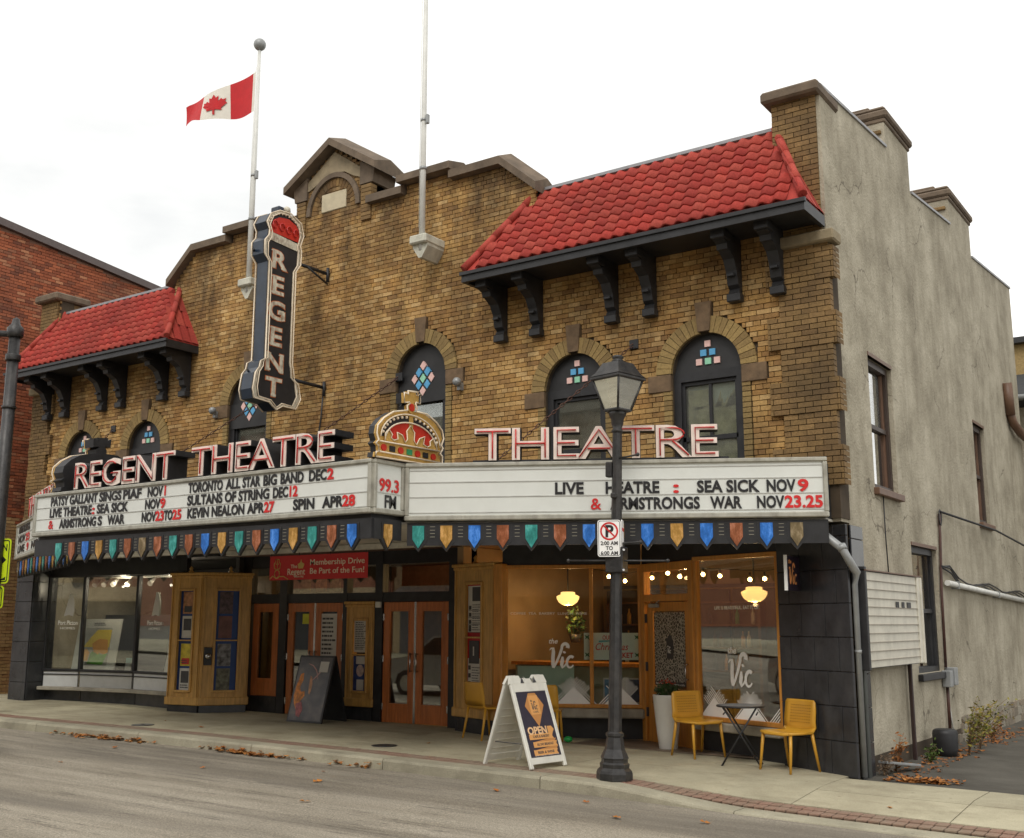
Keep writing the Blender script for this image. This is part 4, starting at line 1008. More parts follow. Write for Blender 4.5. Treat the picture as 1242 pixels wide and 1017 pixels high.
for i, (z, mt) in enumerate(zip(zt, [M('faded_dark_poster', (.10, .06, .07), .5, var=.7, vs=12), M('faded_red_poster', (.16, .06, .05), .5, var=.3), M('grey_poster', (.16, .16, .17), .5, var=.8, vs=12), M('olive_poster', (.12, .12, .08), .5, var=.7, vs=12)])): poster(f5, .30, .54, z-.40, z, mt, c5, .008)
build('lock_plate', MB(f5).bbox(.06, .20, -.06, -.02, .98, 1.30, .006), m_black, c5); build('knob', MB(f5).sphere((.13, -.10, 1.14), .055), m_chrome, c5)
for fr_, L_ in ((f4, L4), (f5, L5)): build('finial', MB(fr_).lathe([(.03, 2.64), (.05, 2.67), (.02, 2.70), (.035, 2.73), (.004, 2.77)], L_*.55, .02, 8), m_oak, c4)
# --- art shop windows
LW = [(-16.60, .28), (-15.72, .52), (-14.22, .68), (-12.74, .56)]
for i, (a, b) in enumerate(zip(LW, LW[1:])):
    w, fr, L = pane_window('shop_window', a, b, .78, 2.68, m_black, (), .035)
    build('stall_riser', MB(fr).box(0, L, .10, .18, .1, .40), m_blackgloss, B)
    build('window_sill', MB(fr).bbox(-.02, L+.02, -.10, .14, .40, .47, .01), m_concrete, w)
    pn = build('panel', MB(fr).box(.03, L-.03, .02, .05, .47, .78), M('pale_panel_%d' % i, (.60, .61, .60) if i != 1 else (.42, .42, .40), .5, var=.06), w)
    build('panel_trim', MB(fr).box(.0, L, .0, .03, .70, .72).box(0, L, .0, .03, .765, .79), m_black, w)
    if i in (0, 2):
        x = L*.60 if i == 0 else L*.42; k = .9
        mb = MB(fr)
        mb.prism([(x-.12, 1.86), (x+.0, 2.32), (x+.07, 2.30), (x+.12, 2.15), (x+.13, 1.98), (x+.11, 1.86), (x, 1.89)], .024, .028)
        build('sail_logo', mb, m_paper, w)
        flatprint('Port Picton', fr, x-.26, x+.24, .026, 1.69, .085, m_txtwhite, w, bold=.02)
        flatprint('HOMES', fr, x-.2, x+.18, .026, 1.60, .045, m_txtwhite, w)
build('window_post', MB().bbox(-12.78, -12.68, .45, .6, .12, 2.66, .01), m_black, B)

# interiors -----------------------------------------------------------
def room(x0, x1, y1, wallm, zc=2.96):
    build('interior_wall', MB().box(x0, x1, y1, y1+.1, 0, zc), wallm, B)
    build('interior_ceiling', MB().box(x0, x1, .72, y1, zc+.005, zc+.05), wallm, B)
    build('interior_floor', MB().box(x0, x1, .72, y1, .03, .05), m_floorin, B)
room(-6.5, -.32, 5.6, m_warmwall); room(-11.9, -6.62, 5.6, M('dark_lobby', (.13, .07, .045), .7, var=.3)); room(-16.95, -12.0, 4.2, m_greywall)
build('partition', MB().box(-6.62, -6.50, 1.1, 5.6, 0, 2.96), m_warmwall, B); build('partition', MB().box(-12.0, -11.9, 1.2, 5.6, 0, 2.96), m_greywall, B)
# soffit over the pavement in front of the shops is the marquee's underside (below)
# ================================================================== MARQUEE
MQ = thing('marquee', 'white changeable-letter marquee wrapping round the theatre front, with coloured glass pennants below', 'marquee', (XC, -1.8, 3.35))
NL, NR = -11.62, -4.60; YF = -3.25; YS = -2.68; ZB, ZT = 3.02, 3.70
RE = (-.0, -.30); LE = (-16.9, -.30)
foot = [LE, (NL, YS), (NL, YF), (NR, YF), (NR, YS), RE, (RE[0], .01), (LE[0], .01)]
ins = [(LE[0]+.1, -.30+.05), (NL+.06, YS+.06), (NL+.06, YF+.06), (NR-.06, YF+.06), (NR-.06, YS+.06), (RE[0]-.06, -.25), (RE[0]-.06, .01), (LE[0]+.1, .01)]
build('canopy_body', MB().prismz(ins, 2.99, 3.66), m_black, MQ)
build('canopy_soffit', MB().prismz([(p[0]*.999, p[1]) for p in ins], 2.955, 2.985), M('soffit_paint', (.46, .44, .39), .7, var=.3, vs=2), MQ)  # soffit colour lightened to bounce light under the canopy
panels = {}
def signface(key, P0, P1, zb, zt, rails, y=0.):
    fr = F2(P0, P1); L = math.dist(P0, P1); panels[key] = (fr, L)
    p = build('sign_face', MB(fr).box(.05, L-.05, -.012, .05, zb+.05, zt-.04), m_panel, MQ)
    build('sign_frame', MB(fr).bbox(0, L, -.045, .06, zt-.05, zt, .01).bbox(0, L, -.045, .06, zb, zb+.065, .012).bbox(0, .055, -.04, .06, zb+.065, zt-.05, .01).bbox(L-.055, L, -.04, .06, zb+.065, zt-.05, .01), m_panelframe, p)
    mb = MB(fr)
    for z in rails: mb.box(.06, L-.06, -.020, -.010, z-.007, z+.004)
    build('letter_rails', mb, M('pale_rail_'+key, (.50, .50, .47), .5), p)
    return p
RF = [3.155-.022, 3.335-.022, 3.51-.022, 3.655]
pf = signface('front', (NL, YF), (NR, YF), 3.05, 3.71, RF)
pr = signface('right', (NR+.03, YS+.01), RE, 2.99, 3.71, [3.09, 3.285, 3.47, 3.62])
pn = signface('nose', (NR, YF+.002), (NR, YS), 3.05, 3.71, [3.11, 3.31])
pl = signface('left', LE, (NL-.03, YS+.01), 2.99, 3.71, [3.09, 3.285, 3.47])
signface('left_nose', (NL, YS), (NL, YF+.002), 3.05, 3.71, [3.11, 3.31])
W0 = F(0, YF, 0, 1, 0)
H_ = .128
def L_(s, x0, x1, z, mat=None, fr=W0, y=-.021, h=H_, parent=pf): letters(s, fr, x0, x1+.02*h, y, z, h, mat or m_txtblack, parent, bold=.048, ext=.003)
z1, z2, z3 = 3.507, 3.332, 3.155
L_('PATSY GALLANT', -11.20, -10.03, z1); L_('SINGS', -9.98, -9.46, z1); L_('PIAF', -9.42, -9.00, z1); L_('NOV', -8.86, -8.53, z1); L_('1', -8.51, -8.43, z1, m_txtred)
L_('TORONTO', -7.97, -7.27, z1); L_('ALL', -7.20, -6.93, z1); L_('STAR', -6.88, -6.55, z1); L_('BIG', -6.49, -6.23, z1); L_('BAND', -6.17, -5.75, z1); L_('DEC', -5.66, -5.35, z1); L_('2', -5.34, -5.23, z1, m_txtred)
L_('LIVE THEATRE', -11.21, -10.15, z2); L_(':', -10.14, -10.07, z2, m_txtred); L_('SEA SICK', -10.02, -9.30, z2); L_('NOV', -8.90, -8.57, z2); L_('9', -8.56, -8.45, z2, m_txtred)
L_('SULTANS OF STRING', -7.98, -6.36, z2); L_('DEC', -6.30, -6.02, z2); L_('12', -6.02, -5.85, z2, m_txtred)
L_('&', -11.22, -11.10, z3, m_txtred); L_('ARMSTRONG', -10.93, -10.02, z3); L_('S', -9.98, -9.88, z3); L_('WAR', -9.74, -9.36, z3); L_('NOV', -8.96, -8.65, z3); L_('23', -8.65, -8.46, z3, m_txtred); L_('TO', -8.46, -8.28, z3); L_('25', -8.28, -8.09, z3, m_txtred)
L_('KEVIN NEALON', -7.97, -6.82, z3); L_('APR', -6.76, -6.46, z3); L_('27', -6.45, -6.27, z3, m_txtred); L_('SPIN', -5.92, -5.54, z3); L_('APR', -5.40, -5.07, z3); L_('28', -5.07, -4.86, z3, m_txtred)
FR_, LR_ = panels['right']; LT = 5.17
def R_(s, a, b, z, mat=None): letters(s, FR_, LT-.035-a, LT-.035-b, -.021, z, .135, mat or m_txtblack, pr, bold=.048, ext=.003)
R_('LIVE', 3.26, 2.90, 3.305); R_('HEATRE', 2.64, 1.98, 3.305); R_(':', 1.82, 1.74, 3.305, m_txtred); R_('SEA SICK', 1.53, .80, 3.305); R_('NOV', .71, .37, 3.305); R_('9', .34, .21, 3.305, m_txtred)
R_('&', 2.82, 2.69, 3.11, m_txtred); R_('ARMSTRONGS', 2.57, 1.50, 3.11); R_('WAR', 1.37, 1.01, 3.11); R_('NOV', .83, .51, 3.11); R_('23.25', .50, .05, 3.11, m_txtred)
FN, LN = panels['nose']
letters('99.3', FN, .10, .48, -.021, 3.33, .15, m_txtred, pn, bold=.03, ext=.003); letters('FM', FN, .20, .43, -.021, 3.13, .15, m_txtblack, pn, bold=.03, ext=.003)
FL, LL = panels['left']
for s, a, b, z, mt in (('ARMSTRONGS', .25, 1.75, 3.50, m_txtblack), ('WAR', 2.4, 3.5, 3.50, m_txtblack), ('NOV', .25, 1.2, 3.305, m_txtblack), ('23', 1.3, 1.8, 3.305, m_txtred), ('SEA SICK', 2.3, 4.6, 3.305, m_txtblack), ('LIVE', .25, 1.2, 3.11, m_txtblack), ('9', 1.5, 1.75, 3.11, m_txtred), ('NOV', 2.1, 3.3, 3.11, m_txtblack), ('25', 3.5, 4.3, 3.11, m_txtred)):
    letters(s, FL, a, b, -.021, z, .135, mt, pl, bold=.048, ext=.003)
# valance with pennants
def pen(key, col):
    m, n, b, o = newmat('stained_glass_'+key); f = noise(n, 9, 7, (1, 1, .5), .7, hash_(key))
    c = ramp(n, f, [(.30, tuple(x*.45 for x in col)), (.5, col), (.68, tuple(min(1, x*1.7+.08) for x in col))])
    n.links.new(c, b.inputs['Base Color']); b.inputs['Roughness'].default_value = .25; return m
def hash_(s): return sum(ord(c) for c in s) % 17
PM = {'t': pen('teal', (.045, .30, .27)), 'b': pen('blue', (.035, .18, .60)), 'r': pen('rust', (.30, .10, .045)), 'o': pen('amber', (.44, .24, .06)), 'd': pen('dull', (.20, .15, .08))}
m_seam = M('lead_seam', (.30, .28, .22), .5)
def valance(fr, L, xs, cols, zt=2.995, w=.074, zp=(2.93, 2.65), low=2.745):
    zm, zl = 2.80, 2.60; pts = [(0.02, zt), (0.02, zm)]
    v = build('valance', MB(fr).box(.02, L-.02, .0, .03, low, zt), m_black, MQ)
    for x, c in zip(xs, cols):
        build('pennant_back', MB(fr).prism([(x-w-.035, zp[0]+.02), (x-w-.035, zp[1]+.09), (x, zp[1]-.04), (x+w+.035, zp[1]+.09), (x+w+.035, zp[0]+.02)], -.006, .036), m_black, v)
        build('pennant', MB(fr).prism([(x-w, zp[0]), (x-w, zp[1]+.115), (x, zp[1]), (x+w, zp[1]+.115), (x+w, zp[0])], -.020, -.008), PM[c], v)
    for a, b in zip(xs, xs[1:]):
        m = (a+b)/2; mb = MB(fr)
        for k in range(4): mb.box(m-.03, m+.03, -.006, .002, 2.915-k*.042, 2.921-k*.042)
        build('scroll_trim', mb, m_seam, v)
fv = F(0, YF+.02, 0, 1, 0); fvx = F(NL, YF+.02, 0, 1, 0)
valance(fvx, NR-NL, [(-10.95+i*.335)-NL for i in range(19)], 'trbotrdrtrbotrbotrb')
fr, L = panels['right']; fv2 = F2((NR+.03, YS+.03), (RE[0], RE[1]+.02))
valance(fv2, L, sorted([5.135-(.38+i*.353) for i in range(14)]), 'tobrtrbobobrbd', 2.965, low=2.685)
valance(F(NR, YF+.03, 0, 0, 1), YS-YF-.02, [.26], 'o')
fl2 = F2((LE[0], LE[1]+.02), (NL-.03, YS+.03)); valance(fl2, LL, [.38+i*.353 for i in range(17)], 'dbrobtrbotrbotrbo', 2.965)
# underside light trough along the entrance
build('light_trough', MB().bbox(-10.5, -5.75, -.36, -.20, 2.865, 2.95, .01), M('dusty_white_metal', (.50, .48, .42), .5, var=.2), MQ)
build('light_trough', MB().bbox(-10.5, -7.2, -2.36, -2.20, 2.865, 2.95, .01), M('dusty_white_metal_b', (.42, .40, .35), .5, var=.2), MQ)
build('grey_edge_strip', MB().bbox(-10.7, -4.8, -3.10, -3.05, 2.90, 2.95, .008), m_panelframe, MQ)
for i, (x, y) in enumerate(((-3.4, -1.9), (-1.2, -.75), (-14.2, -1.2), (-6, -2.7))): build('round_vent', MB().lathe([(.07, 2.93), (.07, 2.955)], x, y, 14), m_panelframe, MQ)
# ================================================================== NEON LETTER SIGNS ON THE MARQUEE
def skel(c, w, i):
    """centre lines of the strokes of a letter, box w x 1, inset i"""
    a, b, t, u, m = i, w-i, 1-i, i, .5
    if c == 'T': return [[(i*.5, t), (w-i*.5, t)], [(w/2, t), (w/2, 0)]]
    if c == 'H': return [[(a, 0), (a, 1)], [(b, 0), (b, 1)], [(a, m), (b, m)]]
    if c == 'E': return [[(b, t), (a, t), (a, u), (b, u)], [(a, m), (b-.03, m)]]
    if c == 'A': return [[(a*.6, 0), (w/2, t), (w-a*.6, 0)], [(w*.24, .30), (w*.76, .30)]]
    if c == 'N': return [[(a, 0), (a, 1), (b, 0), (b, 1)]]
    if c == 'R': return [[(a, 0), (a, t)]+[(w*.44+(w*.44-i)*math.cos(k), .73+.27*.72*math.sin(k)) for k in [PI/2-PI*j/8 for j in range(9)]]+[(a, .535)], [(w*.45, .5), (b, 0)]]
    if c == 'G': return [[(w/2+(w/2-i)*math.cos(k), .5+(.5-i)*math.sin(k)) for k in [rad(48+j*24) for j in range(12)]]+[(b, .45), (w*.55, .45)]]
def neonword(root, s, fr, x0, x1, zb, h, depth):
    ws = {c: adv(c) for c in s}; tot = sum(ws[c] for c in s)*h*.94; f = (x1-x0)/tot; x = x0
    for c in s:
        g = glyph(c, .035, .5); bx = [v.co.x for v in g.vertices]; gx0, gx1 = min(bx), max(bx); sc = h*f
        def tm(me, y0, y1, mat, name, parent):
            mb = MB()
            for v in me.vertices: mb.v.append(tuple(fr.m @ Vector((x+v.co.x*sc, y0 if v.co.z > 0 else y1, zb+v.co.y*h))))
            mb.f = [tuple(p.vertices) for p in me.polygons]; return build(name, mb, mat, parent)
        bd = tm(g, .0, depth, m_black, 'channel_letter', root)
        tm(glyph(c, .024, .5), -.012, .004, m_letterface, 'letter_face', bd)
        mb = MB(fr)
        for st in skel(c, (gx1-gx0)*.96, .085):
            mb.tube([(x+(gx0+.02+p[0])*sc, -.028, zb+min(max(p[1], .03), .97)*h) for p in st], .0105, 6)
        build('neon_tube', mb, m_neon, bd); x += ws[c]*h*f*.94
N1 = thing('neon_word_sign', 'red neon channel letters REGENT THEATRE standing on the long front of the marquee', 'neon sign', (-8, YF, 3.71), group='neon letter signs on the marquee')
fz = F(0, YF+.02, 0, 1, 0)
neonword(N1, 'REGENT', fz, -10.72, -8.36, 3.745, .385, .34); neonword(N1, 'THEATRE', fz, -7.98, -5.27, 3.745, .385, .34)
build('base_rail', MB(fz).box(-10.75, -5.2, .05, .30, 3.70, 3.745), m_black, N1)
fr, L = panels['right']
N2 = thing('neon_word_sign', 'red neon channel letters THEATRE above the right-hand slanting marquee panel, behind the lamp post', 'neon sign', (-2.5, -1.6, 3.71), group='neon letter signs on the marquee')
neonword(N2, 'THEATRE', fr, LT-.035-4.26, LT-.035-1.27, 3.745, .385, .16)
build('base_rail', MB(fr).box(.85, 4.0, .03, .14, 3.70, 3.745), m_black, N2)
fr, L = panels['left']
N3 = thing('neon_word_sign', 'red neon letters above the far left marquee panel, almost hidden by its front corner', 'neon sign', (-14, -1.6, 3.71), group='neon letter signs on the marquee')
neonword(N3, 'THEATRE', fr, 1.3, 4.3, 3.745, .385, .16)
build('base_rail', MB(fr).box(1.2, 4.4, .03, .14, 3.70, 3.745), m_black, N3)
# ---- crown signs, one at each end of the marquee front
CO = [(-3.27, 3.73), (-3.26, 3.79), (-3.21, 3.80), (-3.22, 3.87), (-3.27, 3.90), (-3.22, 3.94), (-3.26, 4.02), (-3.24, 4.12), (-3.13, 4.23), (-2.96, 4.33), (-2.69, 4.39), (-2.70, 4.45), (-2.64, 4.49), (-2.66, 4.50), (-2.75, 4.48), (-2.76, 4.61), (-2.68, 4.60), (-2.69, 4.64), (-2.49, 4.66), (-2.50, 4.61), (-2.43, 4.65), (-2.44, 4.51), (-2.52, 4.52), (-2.54, 4.50), (-2.50, 4.45), (-2.52, 4.40), (-2.30, 4.40), (-2.10, 4.32), (-1.98, 4.23), (-1.94, 4.13), (-1.99, 4.03), (-1.96, 4.00), (-1.98, 3.95), (-2.02, 3.92), (-1.97, 3.89), (-1.97, 3.75)]
def crown(x, sgn, label):
    """faces +x (sgn 1) or -x; y runs along the face"""
    r = thing('crown_sign', label, 'crown sign', (x, -2.6, 3.71), group='crown signs on the marquee corners')
    fx = lambda d: x+sgn*d
    def px(poly, d0, d1, mat, name, parent=r): return build(name, MB().prismx(poly, *sorted((fx(d0), fx(d1)))), mat, parent)
    px(CO, -.11 if sgn > 0 else -.25, -.02, m_black, 'crown_box')
    px(CO, -.02, .0, m_gold, 'crown_plate')
    cx, cz = -2.60, 3.98
    # black band under the beaded arch, then the red cap
    def ell(rx, rz, a0, a1, n=20): return [(cx+rx*math.cos(rad(a0+(a1-a0)*k/n)), cz+rz*math.sin(rad(a0+(a1-a0)*k/n))) for k in range(n+1)]
    px(ell(.56, .345, 4, 176), .0, .006, m_black, 'crown_field'); px(ell(.49, .255, 4, 176), .006, .012, m_red, 'crown_cap')
    # gold fleurs
    fl = [(-3.10, 3.95), (-3.10, 4.04), (-3.04, 4.10), (-2.97, 4.04), (-2.99, 4.0), (-2.94, 3.97), (-2.86, 4.0), (-2.88, 4.08), (-2.78, 4.06), (-2.72, 3.97), (-2.68, 4.02), (-2.70, 4.12), (-2.62, 4.20), (-2.54, 4.12), (-2.55, 4.02), (-2.50, 3.97), (-2.44, 4.06), (-2.34, 4.10), (-2.36, 4.0), (-2.28, 3.97), (-2.22, 4.0), (-2.23, 4.05), (-2.16, 4.10), (-2.10, 4.03), (-2.08, 3.95)]
    px(fl, .012, .018, m_gold, 'crown_fleurs'); px([(-2.64, 4.1), (-2.56, 4.1), (-2.56, 4.33), (-2.64, 4.33)], .013, .019, m_gold, 'crown_centre')
    mb = MB(); t = lambda pts, rr=.010, cl=False: mb.tube([(fx(.03), p[0], p[1]) for p in pts], rr, 6, closed=cl)
    t(CO, .012, True); t(ell(.585, .36, 2, 178)); t(ell(.49, .255, 6, 174)); t(fl, .008)
    t([(-3.2, 3.93), (-2.02, 3.95)]); t([(-3.2, 3.80), (-2.0, 3.80)])
    build('neon_tube', mb, m_neonwhite, r)
    for k in range(17):
        a = rad(14+152*k/16)
        if abs(a-PI/2) < .12: continue
        build('bead', MB().lathe([(.004, 0), (.022, .004), (.022, .012), (.004, .02)], 0, 0, 8) if False else MB().sphere((fx(.016), cx+.545*math.cos(a), cz+.325*math.sin(a)), .020, 8, 5), m_neonwhite, r)
    px([(cx+.075*math.cos(k*PI/8), 4.44+.075*math.sin(k*PI/8)) for k in range(16)], .002, .02, m_gold, 'orb_ring'); px([(cx+.05*math.cos(k*PI/8), 4.44+.05*math.sin(k*PI/8)) for k in range(16)], .02, .03, m_red, 'orb')
    for k, yy in enumerate((-3.10, -2.94, -2.78, -2.61, -2.45, -2.29, -2.13)):
        if k % 2 == 0: px([(yy+.05*math.cos(j*PI/6), 3.865+.043*math.sin(j*PI/6)) for j in range(12)], .0, .016, m_red, 'round_jewel')
        else: px([(yy-.05, 3.83), (yy+.05, 3.83), (yy+.05, 3.90), (yy-.05, 3.90)], .0, .014, m_green if k == 3 else m_black, 'square_jewel')
    return r
crown(NR+.03, 1, 'gold and red neon crown on the marquee nose above the 99.3 FM panel')
crown(NL+.40, -1, 'black edge-on crown sign at the far left end of the marquee')

# ================================================================== BLADE SIGN
BS = thing('blade_sign', 'tall navy vertical blade sign reading REGENT, hung from the centre of the facade', 'blade sign', (-8.72, -1.1, 6.7))
prof = [(-1.28, 8.38), (-1.46, 8.28), (-1.545, 8.12), (-1.48, 8.01), (-1.49, 7.90), (-1.57, 7.80), (-1.565, 7.58), (-1.46, 7.47), (-1.46, 5.86), (-1.55, 5.80), (-1.57, 5.70), (-1.65, 5.60), (-1.69, 5.34), (-1.65, 5.19), (-1.33, 5.17), (-1.18, 5.07), (-1.05, 5.15), (-.76, 5.14), (-.66, 5.32), (-.72, 5.56), (-.82, 5.62), (-.84, 5.78), (-.87, 5.86), (-.87, 7.44), (-.77, 7.58), (-.76, 7.81), (-.79, 7.91), (-.72, 8.10), (-.79, 8.30), (-1.03, 8.40)]
build('sign_box', MB().prismx(prof, -8.80, -8.575), m_navy, BS)
build('top_cap', MB().bbox(-8.80, -8.60, -1.24, -.96, 8.36, 8.50, .02), m_navy, BS)
for X, sg, lab in ((-8.56, 1, 0), (-8.815, -1, 1)):
    x0, x1 = sorted((X, X-sg*.014)); fp = build('sign_face', MB().prismx(prof, x0, x1), m_black, BS)
    cy = -1.165; inn = [(cy+(p[0]-cy)*.82, 6.75+(p[1]-6.75)*.975) for p in prof]
    mb = MB(); n = len(prof)
    for a in range(n):
        b = (a+1) % n; xx = X+sg*.004
        mb.face((xx, prof[a][0], prof[a][1]), (xx, prof[b][0], prof[b][1]), (xx, inn[b][0], inn[b][1]), (xx, inn[a][0], inn[a][1]))
    build('painted_border', mb, m_rustywhite, fp)
    t1 = MB().tube([(X+sg*.03, p[0], p[1]) for p in prof], .011, 6, closed=True).tube([(X+sg*.03, p[0], p[1]) for p in inn], .009, 6, closed=True)
    build('neon_tube', t1, m_neonwhite, fp)
    fs = F(X, 0, 0, 0, 1) if sg > 0 else F(X, 0, 0, 0, -1); yy = (lambda v: v) if sg > 0 else (lambda v: -v)
    # crown head of the sign
    mb = MB().prismx([(-1.44, 7.98), (-1.44, 8.08), (-1.38, 8.2), (-1.26, 8.27), (-1.05, 8.30), (-.88, 8.24), (-.80, 8.14), (-.82, 7.96)], *sorted((X+sg*.004, X+sg*.009))); build('crown_cap', mb, m_red, fp)
    mb = MB()
    for k in range(4):
        c = -1.36+.155*k; mb.tube([(X+sg*.03, c+.055*math.cos(a*PI/5), 8.12+.065*math.sin(a*PI/5)-.01*k) for a in range(9)], .012, 6)
    build('crown_scrolls', mb, m_neon, fp)
    mb = MB().prismx([(-1.50, 7.84), (-1.47, 7.98), (-.80, 7.93), (-.77, 7.80)], *sorted((X+sg*.006, X+sg*.012))); build('crown_band', mb, m_rustywhite, fp)
    mb = MB()
    for k in range(13): a = rad(18+144*k/12); mb.sphere((X+sg*.02, -1.135+.365*math.cos(a), 8.05+.29*math.sin(a)), .016, 6, 4)
    build('crown_beads', mb, m_neonwhite, fp)
    build('orb', MB().sphere((X-sg*.02, -1.08, 8.46), .06, 10, 6), m_rustywhite, fp)
    zs = [7.40, 6.97, 6.545, 6.115, 5.69, 5.285]; hh = .29
    for c, z in zip('REGENT', zs):
        wf = 1.3; w = adv(c)*hh*wf; xa = yy(-1.24)-w/2 if sg > 0 else yy(-1.24)-w/2
        b0 = build('letter', text_mb(c, fs, xa, None, -.006, z, hh, bold=.075, wf=wf), m_rust, fp)
        b1 = build('letter_inlay', text_mb(c, fs, xa, None, -.010, z, hh, bold=.035, wf=wf), m_rustywhite, b0)
        sf = MB(fs); ym = xa+w/2
        S_ = {'R': [(-.42, 0), (-.42, 1), (.42, 0)], 'E': [(-.42, 0), (-.42, 1)], 'G': [(.3, .45)], 'N': [(-.40, 0), (-.40, 1), (.40, 1), (.40, 0)], 'T': [(0, 0)]}[c]
        for dx, dz in S_:
            zc = z+dz*hh; hz = .022; sf.box(ym+dx*w*.8-.055, ym+dx*w*.8+.055, -.0125, -.0105, zc-hz if dz == 1 else zc, zc if dz == 1 else zc+hz*1.6)
        build('letter_serif', sf, m_rustywhite, b0)
mb = MB()
for z in (7.66, 5.66): mb.tube([(-8.72, -.75, z+.02), (-8.62, -.0, z-.02)], .03, 8).tube([(-8.60, -.06, z-.17), (-8.60, -.06, z+.08)], .028, 8).tube([(-8.72, -1.64, z+.0), (-8.86, -1.5, z)], .02, 6)
mb.tube([(-8.66, -.5, 7.66), (-8.60, -.06, 7.45)], .018, 6)
build('mounting_arm', mb, m_black, BS)
build('power_cable', MB().tube([(-8.62, -.06, 5.5), (-8.66, -.05, 5.1), (-8.74, -.05, 4.6), (-8.78, -.1, 3.8)], .014, 6), m_black, BS)
# stay chains from the wall to the marquee
m_chain = M('rusty_chain', (.10, .045, .03), .7, var=.4, vs=30)
def chain(name_label, P, Q):
    r = thing('stay_chain', name_label, 'chain', Q, group='stay chains holding the marquee'); P = Vector(P); Q = Vector(Q); d = (Q-P); n = int(d.length/.075); dn = d.normalized(); sd = dn.cross(Vector((0, 0, 1))).normalized(); u2 = sd.cross(dn)
    mb = MB()
    for k in range(n):
        c = P+d*(k+.5)/n; a = sd if k % 2 else u2
        mb.tube([c+dn*.045*math.cos(j*PI/4)+a*.018*math.sin(j*PI/4) for j in range(8)], .007, 4, closed=True)
    build('chain_links', mb, m_chain, r, kind='stuff'); build('wall_ring', MB().bbox(Q[0]-.07, Q[0]+.07, -.04, .01, Q[2]-.07, Q[2]+.07, .01), m_black, r)
chain('thin rusty chain slanting up to the black box between the two right-hand windows', (-4.1, -1.6, 3.72), (-2.72, -.03, 5.55))
chain('rusty chain rising from behind the marquee E to the wall left of the crown', (-8.9, -1.6, 3.72), (-6.98, -.03, 5.62))
chain('rusty chain crossing the tall dark window behind the blade sign', (-12.4, -1.6, 3.72), (-10.05, -.03, 5.62))
chain('short rusty chain rising to the wall below the left roof', (-14.9, -1.2, 3.72), (-14.35, -.03, 5.50))
for x, z, lab in ((-5.72, 5.35, 'small grey wall lamp right of the tall diamond window'), (-11.3, 5.5, 'small grey wall lamp left of the tall window behind the blade sign')):
    r = thing('wall_lamp', lab, 'wall lamp', (x, -.05, z)); build('lamp_head', MB().sphere((x, -.14, z+.02), .07, 10, 6), m_greypipe, r); build('lamp_bracket', MB().box(x-.03, x+.03, -.10, -.0, z-.10, z+.02), m_greypipe, r)

# ================================================================== FLAGPOLES
def flagpole(x, zt, label, ball):
    r = thing('flagpole', label, 'flagpole', (x, -.35, 7.6), group='white flagpoles on the facade')
    build('pole', MB().tube([(x, -.38, 7.5), (x, -.38, 9.4), (x, -.38, zt)], [.052, .045, .03], 10), m_aluminium, r)
    b = MB(); rings = [(.0, 7.38, .03), (.0, 7.42, .10), (.0, 7.62, .26)]
    build('stone_bracket', MB().prism([(x-.15, 7.60), (x-.15, 7.56), (x-.03, 7.38), (x+.03, 7.38), (x+.15, 7.56), (x+.15, 7.60)], -.42, -.0).bbox(x-.17, x+.17, -.50, -.0, 7.60, 7.74, .02), M('white_stone_bracket_%d' % int(-x), (.56, .55, .46), .7, var=.15, dirt=.5, ds=6, bump=.3), r)
    build('pole_clamp', MB().tube([(x, -.38, 8.85), (x, -.38, 8.9)], .062, 8).tube([(x, -.38, 9.68), (x, -.38, 9.72)], .056, 8).bbox(x+.05, x+.10, -.41, -.35, 9.62, 9.78, .01), m_greypipe, r)
    if ball: build('finial_ball', MB().sphere((x, -.38, zt+.12), .115, 16, 10).lathe([(.025, zt-.15), (.025, zt+.02)], x, -.38, 8), m_greypipe, r)
    build('halyard', MB().tube([(x-.07, -.38, 7.9), (x-.075, -.38, 10), (x-.07, -.38, zt-.3)], .006, 4), m_white, r)
    return r
flagpole(-10.22, 12.15, 'white flagpole with a grey ball on top, flying the red and white flag', True)
flagpole(-6.26, 13.9, 'tall bare white flagpole to the right of the gable, running out of the picture', False)
# flag: cloth with maple leaf, streaming to the left and sagging
FX, FZ1, FZ0 = -10.29, 11.76, 10.98
def cloth(s, t):
    """s 0..1 from hoist to fly, t 0..1 from bottom to top"""
    x = FX-1.95*s; zt = FZ1-.20*s-.05*math.sin(4*s); h = (FZ1-FZ0)*(1-.50*s+.05*math.sin(7*s)); zb = zt-h
    y = -.38+.13*math.sin(s*7.2+.4+t*.9)*s**.7-.1*s; z = zb+(zt-zb)*t+.02*math.sin(9*s)*s-(.05*(1-t)*s*math.sin(12*s))
    if s > .97: z -= .02
    return (x, y, z)
flag = thing('flag', 'red and white maple leaf flag streaming from the left flagpole', 'flag', (FX, -.38, 11.4))
m_flagred = M('flag_red', (.52, .008, .012), .7, var=.08); m_flagwhite = M('flag_white', (.74, .70, .62), .7, var=.05)
def sheet(name, s0, s1, mat, off=0, parent=flag):
    n, m = max(4, int((s1-s0)*32)), 8; mb = MB(); g = []
    for i in range(n+1): g.append([mb.av(cloth(s0+(s1-s0)*i/n, j/m)) for j in range(m+1)])
    for i in range(n):
        for j in range(m): mb.f.append((g[i][j], g[i+1][j], g[i+1][j+1], g[i][j+1])); mb.sm.append(len(mb.f)-1)
    return build(name, mb, mat, parent)
sheet('hoist_band', 0, .04, m_flagwhite); sheet('red_band', .04, .32, m_flagred); sheet('white_square', .32, .68, m_flagwhite); sheet('red_band', .68, 1, m_flagred)
leafp = [(0, 1), (.14, .76), (.30, .84), (.26, .50), (.44, .66), (.52, .56), (.72, .60), (.64, .42), (.76, .34), (.42, .06), (.46, -.06), (.06, -.01), (.06, -.34)]
